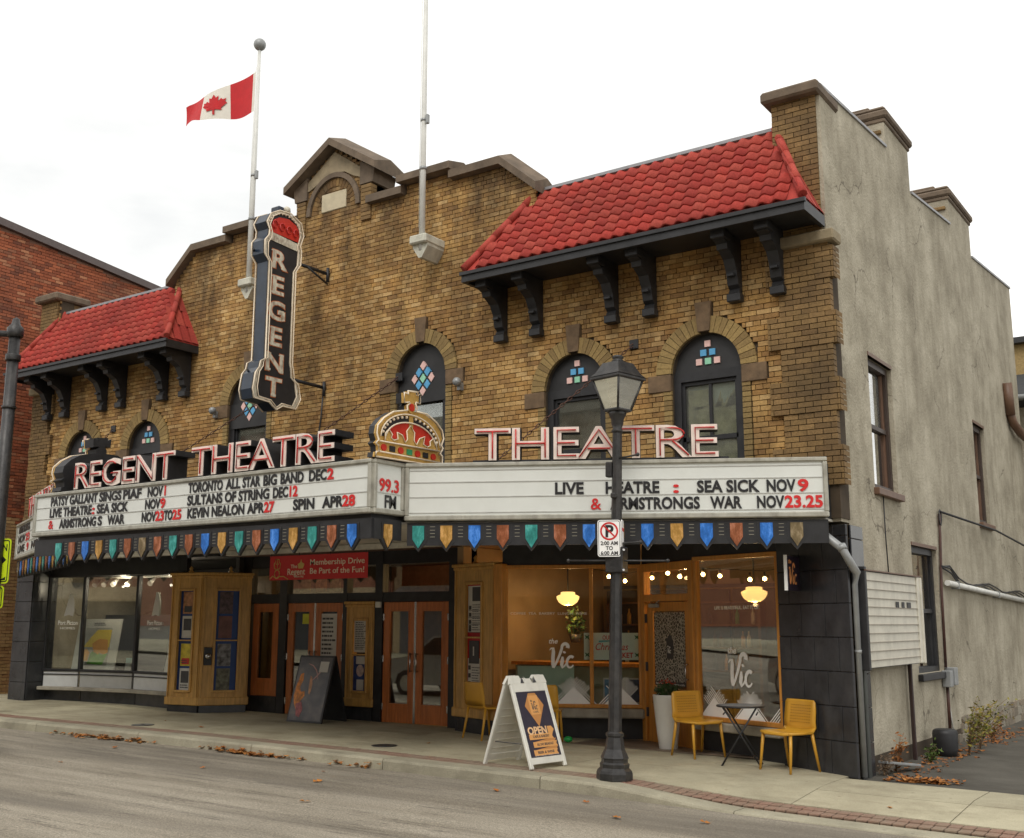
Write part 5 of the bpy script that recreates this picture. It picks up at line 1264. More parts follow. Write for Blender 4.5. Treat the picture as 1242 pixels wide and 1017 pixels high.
leafp = leafp+[(-x, y) for x, y in leafp[::-1][:-1]] if True else leafp
for side in (-1, 1):
    mb = MB(); cl = lambda px, py: (lambda p: (p[0], p[1]+side*.016, p[2]))(cloth(.50-px*.20, .14+(py+.34)/1.34*.70))
    full = leafp
    for (a, b) in zip(full, full[1:]+full[:1]):
        c0 = (0, .22)
        for t0, t1 in ((0, .5), (.5, 1)):
            P = lambda q, t: cl(c0[0]+(q[0]-c0[0])*t, c0[1]+(q[1]-c0[1])*t)
            if t0 == 0: mb.face(P(a, 0), P(a, t1), P(b, t1))
            else: mb.face(P(a, t0), P(a, t1), P(b, t1), P(b, t0))
    build('maple_leaf', mb, m_flagred, flag)

# ================================================================== BANNER
bn = thing('membership_banner', 'red hanging banner reading Membership Drive Be Part of the Fun!', 'banner', (-8.4, -.3, 2.6))
fb2 = F(0, -.30, 0, 1, 0); bx0, bx1, bz0, bz1 = -9.47, -7.30, 2.43, 2.825
build('banner_cloth', MB(fb2).box(bx0, bx1, 0, .006, bz0, bz1), M('banner_red', (.58, .03, .03), .6, var=.05), bn)
m_bancream = M('banner_cream', (.80, .72, .55), .6); m_bangold = M('banner_gold', (.62, .45, .14), .6)
for s, a, b, z, h in (('Membership Drive', -8.55, -7.36, 2.66, .088), ('Be Part of the Fun!', -8.55, -7.36, 2.52, .088), ('Regent', -9.06, -8.65, 2.51, .10), ('The', -8.98, -8.83, 2.62, .055), ('THEATRE', -8.90, -8.68, 2.465, .028)):
    flatprint(s, fb2, a, b, -.002, z, h, m_bancream, bn, bold=.012)
cr_ = MB(fb2); xc = -9.29
for pts in ([(xc, 2.60), (xc-.06, 2.62), (xc-.075, 2.70), (xc-.045, 2.72), (xc-.045, 2.77), (xc+.045, 2.77), (xc+.045, 2.72), (xc+.075, 2.70), (xc+.06, 2.62)], [(xc+.06*math.cos(k*PI/6), 2.53+.07*math.sin(k*PI/6)) for k in range(12)]): cr_.tube([(p[0], -.004, p[1]) for p in pts], .008, 5, closed=True)
cr_.tube([(bx0+.015, -.004, 2.45), (xc-.10, -.004, 2.50), (xc-.02, -.004, 2.46), (xc+.05, -.004, 2.49), (xc+.16, -.004, 2.49), (xc+.26, -.004, 2.44)], .008, 5).box(xc-.004, xc+.004, -.004, -.001, 2.62, 2.76).box(xc-.04, xc+.04, -.004, -.001, 2.69, 2.70)
build('crown_drawing', cr_, m_bangold, bn)
build('small_crown', MB(fb2).prism([(-8.80, 2.61), (-8.70, 2.61), (-8.67, 2.68), (-8.73, 2.71), (-8.745, 2.76), (-8.76, 2.71), (-8.82, 2.68)], -.004, -.001), m_bangold, bn)
mb = MB(fb2)
for x in (-9.44, -8.8, -8.1, -7.34): mb.tube([(x, .003, 2.81), (x, .003, 2.90)], .006, 5)
build('hanging_cord', mb, m_black, bn)

# ================================================================== STREET LAMP
LPX, LPY = -2.05, -1.93; g0 = S(LPX, LPY)
lp = thing('street_lamp', 'black cast iron lantern post with fluted base at the kerb in front of the cafe', 'street lamp', (LPX, LPY, g0))
tilt = .0
build('cast_base', MB().lathe([(.205, g0), (.205, g0+.07), (.195, g0+.10), (.165, g0+.13), (.17, g0+.17), (.150, g0+.19), (.150, g0+.22), (.160, g0+.235), (.145, g0+.27), (.115, g0+.33), (.10, g0+.42), (.092, g0+.46), (.105, g0+.475), (.105, g0+.50), (.080, g0+.52)], LPX, LPY, 8, PI/8, False), m_castiron, lp)
def shaft(z0, z1, r0, r1):
    mb = MB(); n = 16; ks = []
    for i in range(9):
        t = i/8; r = r0+(r1-r0)*t; ks.append(mb.av(*[(LPX+(r if k % 2 else r*.90)*math.cos(2*PI*k/n), LPY+(r if k % 2 else r*.90)*math.sin(2*PI*k/n), z0+(z1-z0)*t) for k in range(n)]))
    for a, b in zip(ks, ks[1:]):
        for k in range(n): mb.f.append((a+k, a+(k+1) % n, b+(k+1) % n, b+k))
    return mb
build('fluted_shaft', shaft(g0+.50, 4.02, .078, .056), m_castiron, lp)
build('collar', MB().lathe([(.06, 3.970), (.075, 3.990), (.05, 4.020), (.07, 4.070), (.075, 4.130), (.10, 4.180), (.11, 4.210), (.10, 4.220)], LPX, LPY, 12), m_castiron, lp)
a45 = rad(31)
def sq(r0, z0, r1, z1, mat, name, parent=lp, inset=0):
    mb = MB().lathe([(r0, z0), (r1, z1)], LPX, LPY, 4, a45, False); return build(name, mb, mat, parent)
lan = build('lantern_cage', MB().lathe([(.15, 4.220), (.175, 4.235), (.175, 4.250), (.15, 4.260)], LPX, LPY, 4, a45, False).lathe([(.30, 4.595), (.335, 4.610), (.335, 4.630), (.30, 4.655)], LPX, LPY, 4, a45, False), m_castiron, lp)
mb = MB()
for k in range(4):
    a = a45+k*PI/2; mb.tube([(LPX+.160*math.cos(a), LPY+.160*math.sin(a), 4.240), (LPX+.297*math.cos(a), LPY+.297*math.sin(a), 4.610)], .013, 6)
build('lantern_bars', mb, m_castiron, lan)
for k in range(4):
    a, b = a45+k*PI/2, a45+(k+1)*PI/2
    build('lantern_glass', MB().face(*[(LPX+r*math.cos(t), LPY+r*math.sin(t), z) for r, t, z in ((.155, a, 4.250), (.155, b, 4.250), (.293, b, 4.605), (.293, a, 4.605))]), m_glasslamp, lan)
build('lantern_roof', MB().lathe([(.33, 4.645), (.275, 4.688), (.225, 4.756), (.185, 4.816), (.12, 4.829)], LPX, LPY, 4, a45, False), m_castiron, lp)
build('lantern_finial', MB().lathe([(.07, 4.829), (.075, 4.850), (.05, 4.867), (.075, 4.884), (.06, 4.909), (.02, 4.918)], LPX, LPY, 12), m_castiron, lp)
build('frosted_bulb', MB().lathe([(.05, 4.240), (.06, 4.310), (.055, 4.380), (.01, 4.410)], LPX, LPY, 12), M('frosted_white', (.6, .58, .52), .5), lp)
dr = Vector((.8229, .5682, 0)).normalized(); fL = F(LPX, LPY, 0, dr.x, dr.y)
fA = F(LPX, LPY, 0, .985, .17)
def arm(z, l0, l1, fr=fA):
    mb = MB(fr).tube([(l0, 0, z), (l1, 0, z)], .011, 8); 
    for l in (l0, l1):
        if abs(l) > .1: mb.sphere((l, 0, z), .024, 8, 5)
    return mb
build('banner_arm', arm(2.46, -.60, .62), m_castiron, lp); build('banner_arm', arm(3.66, .0, .42, F(LPX, LPY, 0, .9, -.45)), m_castiron, lp); build('banner_arm', arm(2.66, 0, .40, F(LPX, LPY, 0, .95, -.3)), m_castiron, lp)
build('arm_bracket', MB(fA).bbox(-.10, .11, -.10, .10, 2.32, 2.62, .01).bbox(-.13, -.05, -.05, .05, 3.44, 3.62, .01), m_castiron, lp)
mb = MB(fA)
for z in (2.35, 2.58): mb.tube([(.10, -.07, z), (.13, -.11, z)], .014, 6)
build('bracket_bolts', mb, m_chrome, lp)
build('socket_box', MB(fA).bbox(-.035, .035, -.13, -.06, 3.18, 3.24, .01), m_castiron, lp)
# parking sign and the second sign behind it
fs2 = F(LPX+.045, LPY-.10, 0, .90, .43)
def roundrect(x0, x1, z0, z1, r, n=5):
    p = []
    for cx, cz, a in ((x1-r, z1-r, 0), (x0+r, z1-r, 90), (x0+r, z0+r, 180), (x1-r, z0+r, 270)): p += [(cx+r*math.cos(rad(a+90*i/n)), cz+r*math.sin(rad(a+90*i/n))) for i in range(n+1)]
    return p
ps = thing('parking_sign', 'white no parking sign, 2:00 AM to 6:00 AM, on the street lamp', 'road sign', (LPX, LPY-.11, 2.7))
sx0, sx1, sz0, sz1 = -.145, .125, 2.50, 2.925
build('sign_plate', MB(fs2).prism(roundrect(sx0, sx1, sz0, sz1, .03), 0, .006), m_txtwhite, ps)
ri = roundrect(sx0+.010, sx1-.010, sz0+.010, sz1-.010, .024); ro = roundrect(sx0+.016, sx1-.016, sz0+.016, sz1-.016, .020); mb = MB(fs2)
for k in range(len(ri)): j = (k+1) % len(ri); mb.face((ri[k][0], -.001, ri[k][1]), (ri[j][0], -.001, ri[j][1]), (ro[j][0], -.001, ro[j][1]), (ro[k][0], -.001, ro[k][1]))
build('sign_border', mb, m_txtblack, ps)
cx, cz = (sx0+sx1)/2, 2.795; mb = MB(fs2); R0, R1 = .085, .105
for k in range(28):
    a, b = 2*PI*k/28, 2*PI*(k+1)/28; mb.face(*[(cx+r*math.cos(t), -.003, cz+r*math.sin(t)) for r, t in ((R0, a), (R1, a), (R1, b), (R0, b))])
d = .7071; mb.face(*[(cx+p[0], -.0032, cz+p[1]) for p in ((-.068-.006, .068-.006), (-.068+.006, .068+.006), (.068+.006, -.068+.006), (.068-.006, -.068-.006))])
build('prohibition_ring', mb, m_txtred, ps)
flatprint('P', fs2, cx-.05, None, -.0018, cz-.065, .13, m_txtblack, ps, bold=.05)
for s, z in (('2:00 AM', 2.635), ('TO', 2.578), ('6:00 AM', 2.521)): w = txtw(s, .042, .95); flatprint(s, fs2, cx-w/2, None, -.0018, z, .042, m_txtblack, ps, bold=.035, wf=.95)
ps2 = thing('parking_sign', 'edge-on metal sign behind the no parking sign on the street lamp', 'road sign', (LPX+.1, LPY, 2.7))
f3 = F(LPX+.165, LPY-.035, 0, -.40, .92); build('sign_plate', MB(f3).prism(roundrect(0, .24, 2.50, 2.93, .03), 0, .006), m_txtwhite, ps2); flatprint('NO PARKING', f3, .02, .22, -.002, 2.80, .04, m_txtred, ps2); flatprint('ANY TIME', f3, .03, .21, -.002, 2.62, .035, m_txtblack, ps2)

TL = Matrix.Rotation(rad(1.35), 4, Vector((-.57, .82, 0)).normalized()); lp.rotation_euler = TL.to_euler()
# ================================================================== FURNITURE ON THE PAVEMENT
def make_chair(label):
    """moulded plastic cafe chair facing -y, origin on the ground under the seat"""
    t = thing('cafe_chair', label, 'chair', (0, 0, 0), group='mustard yellow plastic chairs outside the cafe')
    w = .255; n = 8
    # shell: seat curving up into a perforated back
    pts = [(-.22, .440), (-.20, .455), (-.05, .448), (.10, .442), (.165, .450), (.200, .490), (.225, .58), (.243, .70), (.252, .80), (.254, .825)]
    def shell(i0, i1, name):
        mb = MB(); g = []; th = .016
        for (y, z) in pts[i0:i1]:
            row = []
            for k in range(n+1):
                u = k/n*2-1; dish = .018*(u*u)
                ww = w*(1 if z < .5 else 1-.10*(z-.5))*(.97 if z > .79 else 1)*(.90 if z > .82 else 1)*(.95 if y < -.21 else 1); row.append((u*ww, y-(dish*1.6 if z > .5 else 0), z+(dish*.8 if z < .5 else 0)))
            g.append(row)
        top_ = [[mb.av(p) for p in r] for r in g]; bot = [[mb.av((p[0], p[1]+(th if p[2] > .5 else .004), p[2]-(th if p[2] < .5 else .003))) for p in r] for r in g]
        for i in range(len(g)-1):
            for k in range(n):
                mb.f.append((top_[i][k], top_[i][k+1], top_[i+1][k+1], top_[i+1][k])); mb.sm.append(len(mb.f)-1); mb.f.append((bot[i][k], bot[i+1][k], bot[i+1][k+1], bot[i][k+1])); mb.sm.append(len(mb.f)-1)
            for k in (0, n): mb.f.append((top_[i][k], top_[i+1][k], bot[i+1][k], bot[i][k]))
        for i in (0, len(g)-1):
            for k in range(n): mb.f.append((top_[i][k], bot[i][k], bot[i][k+1], top_[i][k+1]))
        return build(name, mb, m_mustard, t)
    shell(0, 6, 'seat'); bk = shell(5, 10, 'backrest')
    mb = MB()
    for i in range(9):
        for j in range(7):
            x = -.15+i*.0375; z = .56+j*.033; y = .2+(z-.49)*.16-.006; mb.box(x-.011, x+.011, y-.0025, y, z-.003, z+.003)
    build('back_perforations', mb, M('chair_recess', (.22, .10, .01), .6), bk)
    for sx in (-1, 1):
        build('leg', MB().tube([(sx*.225, -.185, .445), (sx*.237, -.205, .25), (sx*.25, -.235, .0)], [.021, .019, .014], 8), m_mustard, t)
        build('leg', MB().tube([(sx*.225, .165, .46), (sx*.237, .20, .25), (sx*.25, .25, .0)], [.021, .019, .014], 8), m_mustard, t)
    build('seat_rim', MB().tube([(-.21, .16, .45), (-.245, 0, .448), (-.245, -.2, .452), (-.15, -.225, .437), (.15, -.225, .437), (.245, -.2, .452), (.245, 0, .448), (.235, .16, .45)], .017, 8), m_mustard, t)
    return t
ch = make_chair('mustard yellow chair right of the small round table, in front of the black pier')
places = [((-.74, .0), rad(-24), None), ((-2.19, .56), rad(64), 'mustard yellow chair between the white planter and the small round table'),
          ((-5.55, .44), rad(160), 'mustard yellow chair in front of the oak poster case, left of the white sandwich board'), ((-4.60, .52), rad(205), 'mustard yellow chair half hidden behind the white sandwich board')]
for (x, y), rz, lab in places[1:]: copy_thing(ch, (x, y, S(x, y)), rz, lab)
ch.location = (places[0][0][0], places[0][0][1], S(-.7, 0)); ch.rotation_euler.z = places[0][1]; WL[ch.name] = ch.location[:]
# folding bistro table
tx, ty = -1.40, .14; tg = S(tx, ty)
tb = thing('bistro_table', 'small round black folding table with crossed legs between two yellow chairs', 'table', (tx, ty, tg), rad(20)); WL[tb.name] = (0, 0, 0)
build('tabletop', MB().lathe([(.295, .700), (.300, .706), (.300, .718), (.292, .722)], 0, 0, 28), m_black, tb)
mb = MB()
for i in range(-4, 5): mb.box(-math.sqrt(.27**2-(i*.055)**2), math.sqrt(.27**2-(i*.055)**2), i*.055-.002, i*.055+.002, .722, .724)
build('slat_lines', mb, m_greypipe, tb)
for s in (-1, 1):
    for y in (-.19, .19): build('leg', MB().tube([(s*.20, y+s*.012, .70), (-s*.24, y+s*.012, .0)], .011, 8), m_black, tb)
build('crossbar', MB().tube([(-.20, -.2, .62), (-.20, .2, .62)], .009).tube([(.20, -.2, .62), (.20, .2, .62)], .009).tube([(-.23, -.2, .02), (-.23, .2, .02)], .009).tube([(.23, -.2, .02), (.23, .2, .02)], .009).tube([(0, -.2, .345), (0, .2, .345)], .010), m_black, tb)
# planter with plant
pxx, pyy = -2.84, .98; pg = S(pxx, pyy)
pl = thing('planter', 'tall tapered white planter by the cafe door', 'planter', (pxx, pyy, pg))
build('pot', MB().lathe([(.115, pg), (.125, pg+.01), (.155, pg+.25), (.185, pg+.55), (.198, pg+.71), (.200, pg+.735), (.185, pg+.738), (.175, pg+.72), (.165, pg+.66)], pxx, pyy, 28), M('white_ceramic', (.72, .71, .66), .35, var=.04, dirt=.15), pl)
m_leafg = brickmat('herb_leaf', [(.03, .07, .02), (.05, .10, .03), (.09, .13, .04), (.04, .06, .03), (.12, .12, .06)], (.02, .03, .015), .3, .6)
m_flr = brickmat('red_flower', [(.45, .05, .03), (.5, .10, .05), (.35, .04, .03)], (.1, .02, .02), .2, .7)
def leafcloud(name, mat, parent, cen, rad3, n, ls, seed, kind='stuff', flat=False):
    r = random.Random(seed); mb = MB(); rr = []
    for i in range(n):
        u = Vector((r.gauss(0, 1), r.gauss(0, 1), r.gauss(0, 1))).normalized()*r.random()**.45
        c = Vector((cen[0]+u.x*rad3[0], cen[1]+u.y*rad3[1], cen[2]+u.z*rad3[2])); d = Vector((r.gauss(0, 1), r.gauss(0, 1), r.gauss(0, .8))).normalized(); s_ = d.cross(Vector((r.gauss(0, 1), r.gauss(0, 1), r.gauss(0, 1)))).normalized(); l = ls*r.uniform(.6, 1.4)
        mb.face(c-d*l*.5, c+s_*l*.28+d*l*.05, c+d*l*.6, c-s_*l*.28+d*l*.05); rr.append(r.random())
    return build(name, mb, mat, parent, kind=kind, rnd=rr)
pt = thing('potted_plant', 'bushy green plant with small red flowers growing in the white planter', 'plant', (pxx, pyy, pg+.7))
leafcloud('foliage', m_leafg, pt, (pxx, pyy, pg+.80), (.17, .17, .10), 420, .06, 4); leafcloud('flowers', m_flr, pt, (pxx, pyy, pg+.90), (.13, .13, .05), 45, .035, 5)
build('trailing_stems', MB().tube([(pxx-.15, pyy, pg+.72), (pxx-.21, pyy-.03, pg+.70), (pxx-.2, pyy-.05, pg+.62)], .005).tube([(pxx+.14, pyy-.1, pg+.72), (pxx+.18, pyy-.12, pg+.66)], .005).tube([(pxx, pyy, pg+.66), (pxx-.03, pyy, pg+.93)], .006), m_leafg, pt)

# white sandwich board
def aframe(root, W, H, spread, th, mat, back=True):
    """two leaning panels joined at the top; front faces -y in local frame"""
    ang = math.atan2(spread/2, H); out = []
    for s in (-1, 1):
        m = Matrix.Translation((0, s*spread/2, 0)) @ Matrix.Rotation(s*ang, 4, 'X')
        out.append(m)
    return out
def Mr(m): 
    b = MB(); b.m = m; return b
sa = thing('sandwich_board', 'white plastic sandwich board reading the Vic OPEN with orange ribbons on the kerb side', 'sandwich board', (0, 0, 0)); WL[sa.name] = (0, 0, 0)
Wd, Hh = .64, 1.10; mf, mbk = aframe(sa, Wd, Hh, .80, .03, m_white)
for idx, m in enumerate((mf, mbk)):
    y0, y1 = (-.02, .02)
    p = build('board_panel', Mr(m).bbox(-Wd/2, -Wd/2+.055, y0, y1, .0, 1.03, .008).bbox(Wd/2-.055, Wd/2, y0, y1, .0, 1.03, .008).box(-Wd/2+.05, Wd/2-.05, y0+.004, y1-.004, .055, .13).box(-Wd/2+.05, Wd/2-.05, y0+.004, y1-.004, .93, 1.03).box(-Wd/2+.05, Wd/2-.05, -.006, .006, .13, .93), m_white, sa)
    for k in range(3):
        x = -.22+k*.22; build('hinge_lug', Mr(m).prism([(x-.11, 1.03), (x+.11, 1.03), (x+.075, 1.13), (x-.075, 1.13)], y0+.002, y1-.002) if k != 1 else Mr(m).prism([(x-.07, 1.03), (x+.07, 1.03), (x+.04, 1.09), (x-.04, 1.09)], y0+.002, y1-.002), m_white, p)
    mb = Mr(m)
    for x in (-.11, .11): mb.prism([(x-.03, 1.035), (x+.03, 1.035), (x, 1.11)], y0-.001, y0+.003)
    build('lug_slots', mb, m_print, p)
    mb = Mr(m); 
    for k in range(7): mb.box(-Wd/2+.06, Wd/2-.06, .006 if idx == 0 else -.010, .010 if idx == 0 else -.006, .2+k*.1, .212+k*.1)
    build('stiffening_ribs', mb, m_white, p)
    if idx == 0:
        fr = F(); fr.m = m @ Matrix.Translation((0, -.006, 0))
        bd = build('poster_board', MB(fr).box(-Wd/2+.06, Wd/2-.06, -.010, -.001, .135, .925), M('poster_navy', (.035, .03, .05), .5), p)
        m_or = M('poster_orange', (.72, .36, .12), .5, var=.05); m_or2 = M('poster_orange_dark', (.55, .25, .08), .5, var=.05)
        P_ = lambda poly, y, mat, nm: build(nm, MB(fr).prism(poly, y-.001, y), mat, bd)
        P_([(0, .42+.07), (.165, .75), (.06, .905), (-.06, .905), (-.165, .75)], -.011, m_or2, 'printed_gem')
        P_([(-.085, .64), (.085, .64), (.085, .875), (-.085, .875)], -.013, m_or, 'printed_square')
        vic(fr, -.055, -.0145, .70, .10, m_print, bd, name='printed_logo'); flatprint('CAFE', fr, -.045, .045, -.0145, .66, .022, m_print, bd)
        flatprint('OPEN', fr, -.225, .115, -.0125, .405, .085, M('poster_peach', (.85, .55, .30), .5), bd, bold=.05)
        P_([(.125, .405), (.20, .405), (.235, .447), (.20, .49), (.125, .49)], -.012, m_or, 'printed_arrow')
        for k, (zb, s) in enumerate(((.30, 'CAFE & BAKERY'), (.205, 'ALL DAY BREAKFAST'), (.11+.06-.06+.0, 'BEER & WINE'))):
            zb += .045; dx = (-.02, .02, .0)[k]
            P_([(-.20+dx, zb-.005), (.22+dx, zb-.005), (.20+dx, zb+.028), (.22+dx, zb+.062), (-.20+dx, zb+.062)], -.012, m_or, 'printed_ribbon')
            if k < 2: P_([(-.18, zb-.035), (.1, zb-.005), (.24, zb-.005), (.20, zb-.035)], -.0105, m_or2, 'printed_fold')
            flatprint(s, fr, -.14+dx, .15+dx, -.0135, zb+.016, .028, m_print, bd, bold=.03)
        build('printed_small_line', text_mb('SOUPS  SALADS  SANDWICHES', fr, -.2, .22, -.0115, .148-.003, .014), m_txtwhite, bd)
build('cross_strap', MB().tube([(-Wd/2+.03, -.22, .28), (-Wd/2+.03, .22, .28)], .006).tube([(Wd/2-.03, -.22, .28), (Wd/2-.03, .22, .28)], .006), m_print, sa)
sa.location = (-3.50, -1.58, S(-3.5, -1.6)); sa.rotation_euler.z = rad(80)
# dark sandwich board by the doors
sb = thing('sandwich_board', 'dark sandwich board with a poster of glowing orange dancers by the theatre doors', 'sandwich board', (0, 0, 0)); WL[sb.name] = (0, 0, 0)
Wb = .78; mf, mbk = aframe(sb, Wb, 1.10, .62, .03, m_black)
m_dance, n_, b_, o_ = newmat('dancers_poster')
tx_ = n_.nodes.new('ShaderNodeTexCoord'); 
nn = n_.nodes.new('ShaderNodeTexNoise'); nn.inputs['Scale'].default_value = 5; nn.inputs['Detail'].default_value = 6; n_.links.new(tx_.outputs['Object'], nn.inputs['Vector'])
n_.links.new(ramp(n_, nn.outputs['Fac'], [(.40, (.045, .042, .045)), (.60, (.10, .09, .085)), (.75, (.20, .15, .12))]), b_.inputs['Base Color']); b_.inputs['Roughness'].default_value = .3
for idx, m in enumerate((mf, mbk)):
    p = build('board_panel', Mr(m).box(-Wb/2, Wb/2, -.015, .015, .0, 1.12), m_black, sb)
    if idx == 0:
        fr = F(); fr.m = m @ Matrix.Translation((0, -.015, 0))
        ps_ = build('poster', MB(fr).box(-Wb/2+.03, Wb/2-.03, -.004, -.001, .03, 1.09), m_dance, p)
        md = [M('poster_flame', (.65, .22, .03), .5, var=.6, vs=16), M('poster_rose', (.38, .10, .10), .5, var=.5, vs=16), M('poster_skin', (.50, .26, .14), .5, var=.4, vs=16)]
        fl_ = lambda pts, mat, nm, y=-.006: build(nm, MB(fr).prism(pts, y, y+.0015), mat, ps_)
        fl_([(-.28, .80), (-.22, .82), (-.20, .70), (-.24, .58), (-.20, .50), (-.12, .52), (-.10, .44), (-.16, .36), (-.20, .28), (-.14, .18), (-.20, .16), (-.30, .30), (-.34, .42), (-.33, .60)], md[0], 'printed_dancer')
        fl_([(-.26, .30), (-.14, .34), (-.08, .22), (-.12, .08), (-.20, .10)], md[1], 'printed_dancer', -.008)
        fl_([(-.06, .78), (-.02, .76), (.02, .64), (.02, .52), (.0, .46), (-.03, .48), (-.05, .62)], md[2], 'printed_dancer')
        mb = MB(fr); ribbon(mb, [(-.16, .98, .4), (-.05, .95, 1), (.04, .88, 1), (.09, .80, .7), (.12, .72, .3)], .02, -.007); ribbon(mb, [(0, .70, .5), (.07, .76, 1), (.14, .84, 1), (.2, .92, .4)], .025, -.0075)
        build('printed_streaks', mb, M('poster_pink', (.55, .32, .30), .5), ps_)
        build('paper_notice', MB(fr).box(.11, .30, -.010, -.008, .84, 1.02), m_paper, ps_)
        flatprint('CRUSH', fr, -.05, .12, -.006, .13, .035, m_paper, ps_) if False else None
sb.location = (-9.28, .72, G(-9.2)); sb.rotation_euler.z = rad(2)

# ================================================================== CAFE HANGING SIGN, READER BOARD, PIPES
hs = thing('hanging_sign', 'small black projecting sign with orange the Vic logo on the black pier', 'shop sign', (-.60, .2, 2.35))
build('sign_board', MB().bbox(-.635, -.60, -.16, .28, 2.14, 2.56, .008), M('sign_purple_black', (.03, .02, .035), .4), hs)
build('lit_edge', MB().box(-.637, -.598, -.175, -.162, 2.14, 2.57), m_txtwhite, hs)
vic(F(-.598, 0, 0, 0, 1), -.12, -.003, 2.22, .25, M('sign_orange', (.85, .34, .12), .5), hs)
build('sign_arm', MB().tube([(-.617, .05, 2.57), (-.617, .3, 2.57)], .012), m_black, hs)
rbm = thing('reader_board', 'white ribbed letter board with a black edge, leaning out on posts from the side wall', 'reader board', (.3, 1.5, 1.8))
rx = .24; frb = F(rx, 0, 0, 0, 1)
build('board_box', MB().box(.08, rx-.012, .17, 2.50, 1.22, 2.37), m_black, rbm)
build('black_edge', MB().bbox(.07, rx+.02, .10, .17, 1.20, 2.42, .008), m_black, rbm)
m_rb = M('dirty_white_plastic', (.62, .59, .50), .5, var=.06, dirt=.35, ds=4)
bf = build('board_face', MB(frb).box(.17, 2.36, -.006, .012, 1.23, 2.36), m_rb, rbm)
build('end_frame', MB(frb).bbox(2.36, 2.54, -.03, .14, 1.22, 2.37, .012).bbox(2.46, 2.52, -.05, -.02, 1.22, 2.36, .008), m_rb, bf)
mb = MB(frb)
for k in range(10): mb.prism([(0, 0)], 0, 0) if False else mb.box(.18, 2.36, -.018, -.006, 1.31+k*.105, 1.318+k*.105)
build('letter_rails', mb, M('grey_brown_rail', (.30, .26, .21), .6), bf)
mb = MB(frb)
for x in (1.35, 1.43, 1.62, 1.68, 1.86, 1.92, 1.98): mb.box(x, x+.045, -.020, -.012, 1.945, 2.02)
build('stray_letters', mb, m_txtblack, bf)
build('top_rim', MB(frb).box(.10, 2.56, -.035, .15, 2.37, 2.385), m_brownpipe, rbm)
build('post', MB().bbox(.06, .16, .20, .30, -.05, 1.22, .01), M('dark_green_steel', (.04, .045, .04), .5, var=.2), rbm)
build('post', MB().bbox(.08, .13, 2.33, 2.38, -.05, 1.22, .008), M('dark_red_steel', (.04, .022, .02), .5), rbm)
build('hanging_wire', MB().tube([(.07, 1.72, 3.45), (.075, 1.70, 2.9), (.08, 1.72, 2.38)], .009, 5), m_black, rbm)
# downpipe from the marquee round the pier
dpm = thing('downpipe', 'fat grey drain pipe bending round the black corner pier', 'drain pipe', (.2, -.2, 2.5))
build('pipe', MB().tube([(-.62, -.16, 2.86), (-.40, -.17, 2.83), (-.08, -.19, 2.77), (.10, -.19, 2.62), (.16, -.15, 2.48), (.20, -.02, 2.34), (.16, .02, 2.2), (.15, .03, .0)], [.05]*5+[.05, .035, .035], 10), m_greypipe, dpm)
build('pipe_strap', MB().tube([(.08, -.18, 2.66), (.11, -.19, 2.60)], .058, 10).tube([(.155, .03, 1.4), (.155, .03, 1.44)], .042, 10), m_greypipe, dpm)
# electric conduit, boxes, cables on the side wall
cd = thing('electric_conduit', 'dark conduit with two grey meter boxes running down the side wall', 'conduit', (.08, 4.3, 0))
build('conduit', MB().tube([(.075, 4.62, 3.42), (.075, 4.60, 3.1), (.075, 4.45, 2.2), (.075, 4.40, 1.1)], .022, 7).tube([(.09, 4.36, .95), (.09, 4.34, .2)], .025, 7), M('rusty_conduit', (.07, .03, .022), .55, var=.3), cd)
build('meter_box', MB().bbox(.05, .18, 4.22, 4.38, .82, 1.06, .01), m_greypipe, cd); build('meter_box', MB().bbox(.05, .20, 4.42, 4.60, .84, 1.10, .01), m_greypipe, cd)
build('cable_loop', MB().tube([(.09, 4.62+.07*math.sin(a*PI/5), 3.36+.12*math.cos(a*PI/5)) for a in range(10)], .012, 5, closed=True), m_black, cd)
build('white_conduit', MB().tube([(.09, 4.34, .9), (.1, 4.36, .55), (.13, 4.40, .12)], .012, 6), m_aluminium, cd)
uc = thing('utility_cable', 'black cable dropping across the side wall from a hook towards the right', 'cable', (.1, 4.7, 3.4))
build('cable', MB().tube([(.08, 4.66, 3.46), (.3, 7.6, 3.36), (.5, 11.4, 3.05), (.8, 16, 2.8)], .018, 6), m_black, uc)
uc = thing('utility_cable', 'sagging bundle of grey cables above the white pipe on the side wall', 'cable', (.1, 4.7, 2.6))
mb = MB(); r_ = random.Random(5)
for k in range(3): mb.tube([(.08+.01*k, 4.5+i*.55, 2.62-.03*k-(.16 if i > 1 else .02)*(1)+.05*math.sin(i*1.3+k)-i*.012) for i in range(13)], .014, 5)
build('cable', mb, m_black, uc)
wp = thing('white_pipe', 'white horizontal pipe fixed along the side wall', 'pipe', (.1, 5, 2.3))
build('pipe', MB().tube([(.12, 4.66, 2.36), (.12, 11.9, 2.16)], .045, 10), m_aluminium, wp); build('pipe_clip', MB().box(.04, .17, 5.2, 5.23, 2.28, 2.40).box(.04, .17, 8.2, 8.23, 2.20, 2.32), m_greypipe, wp)
bp_ = thing('brown_downpipe', 'rusty brown downpipe with elbows at the far end of the side wall', 'drain pipe', (.1, 11, 5))
build('pipe', MB().tube([(.12, 10.75, 6.6), (.12, 10.85, 5.95)], .10, 10).tube([(.12, 10.85, 6.0), (.14, 11.0, 5.80), (.18, 11.5, 5.65), (.2, 12.3, 5.6), (.22, 12.45, 5.3), (.22, 12.45, 0)], .085, 10), m_brownpipe, bp_)
bl = thing('black_bin', 'black drum half hidden by weeds at the foot of the side wall', 'drum', (.35, 3.4, 0))
build('drum', MB().lathe([(.14, -.04), (.16, .05), (.17, .26), (.16, .30), (.13, .32)], .32, 3.1, 16), m_black, bl)
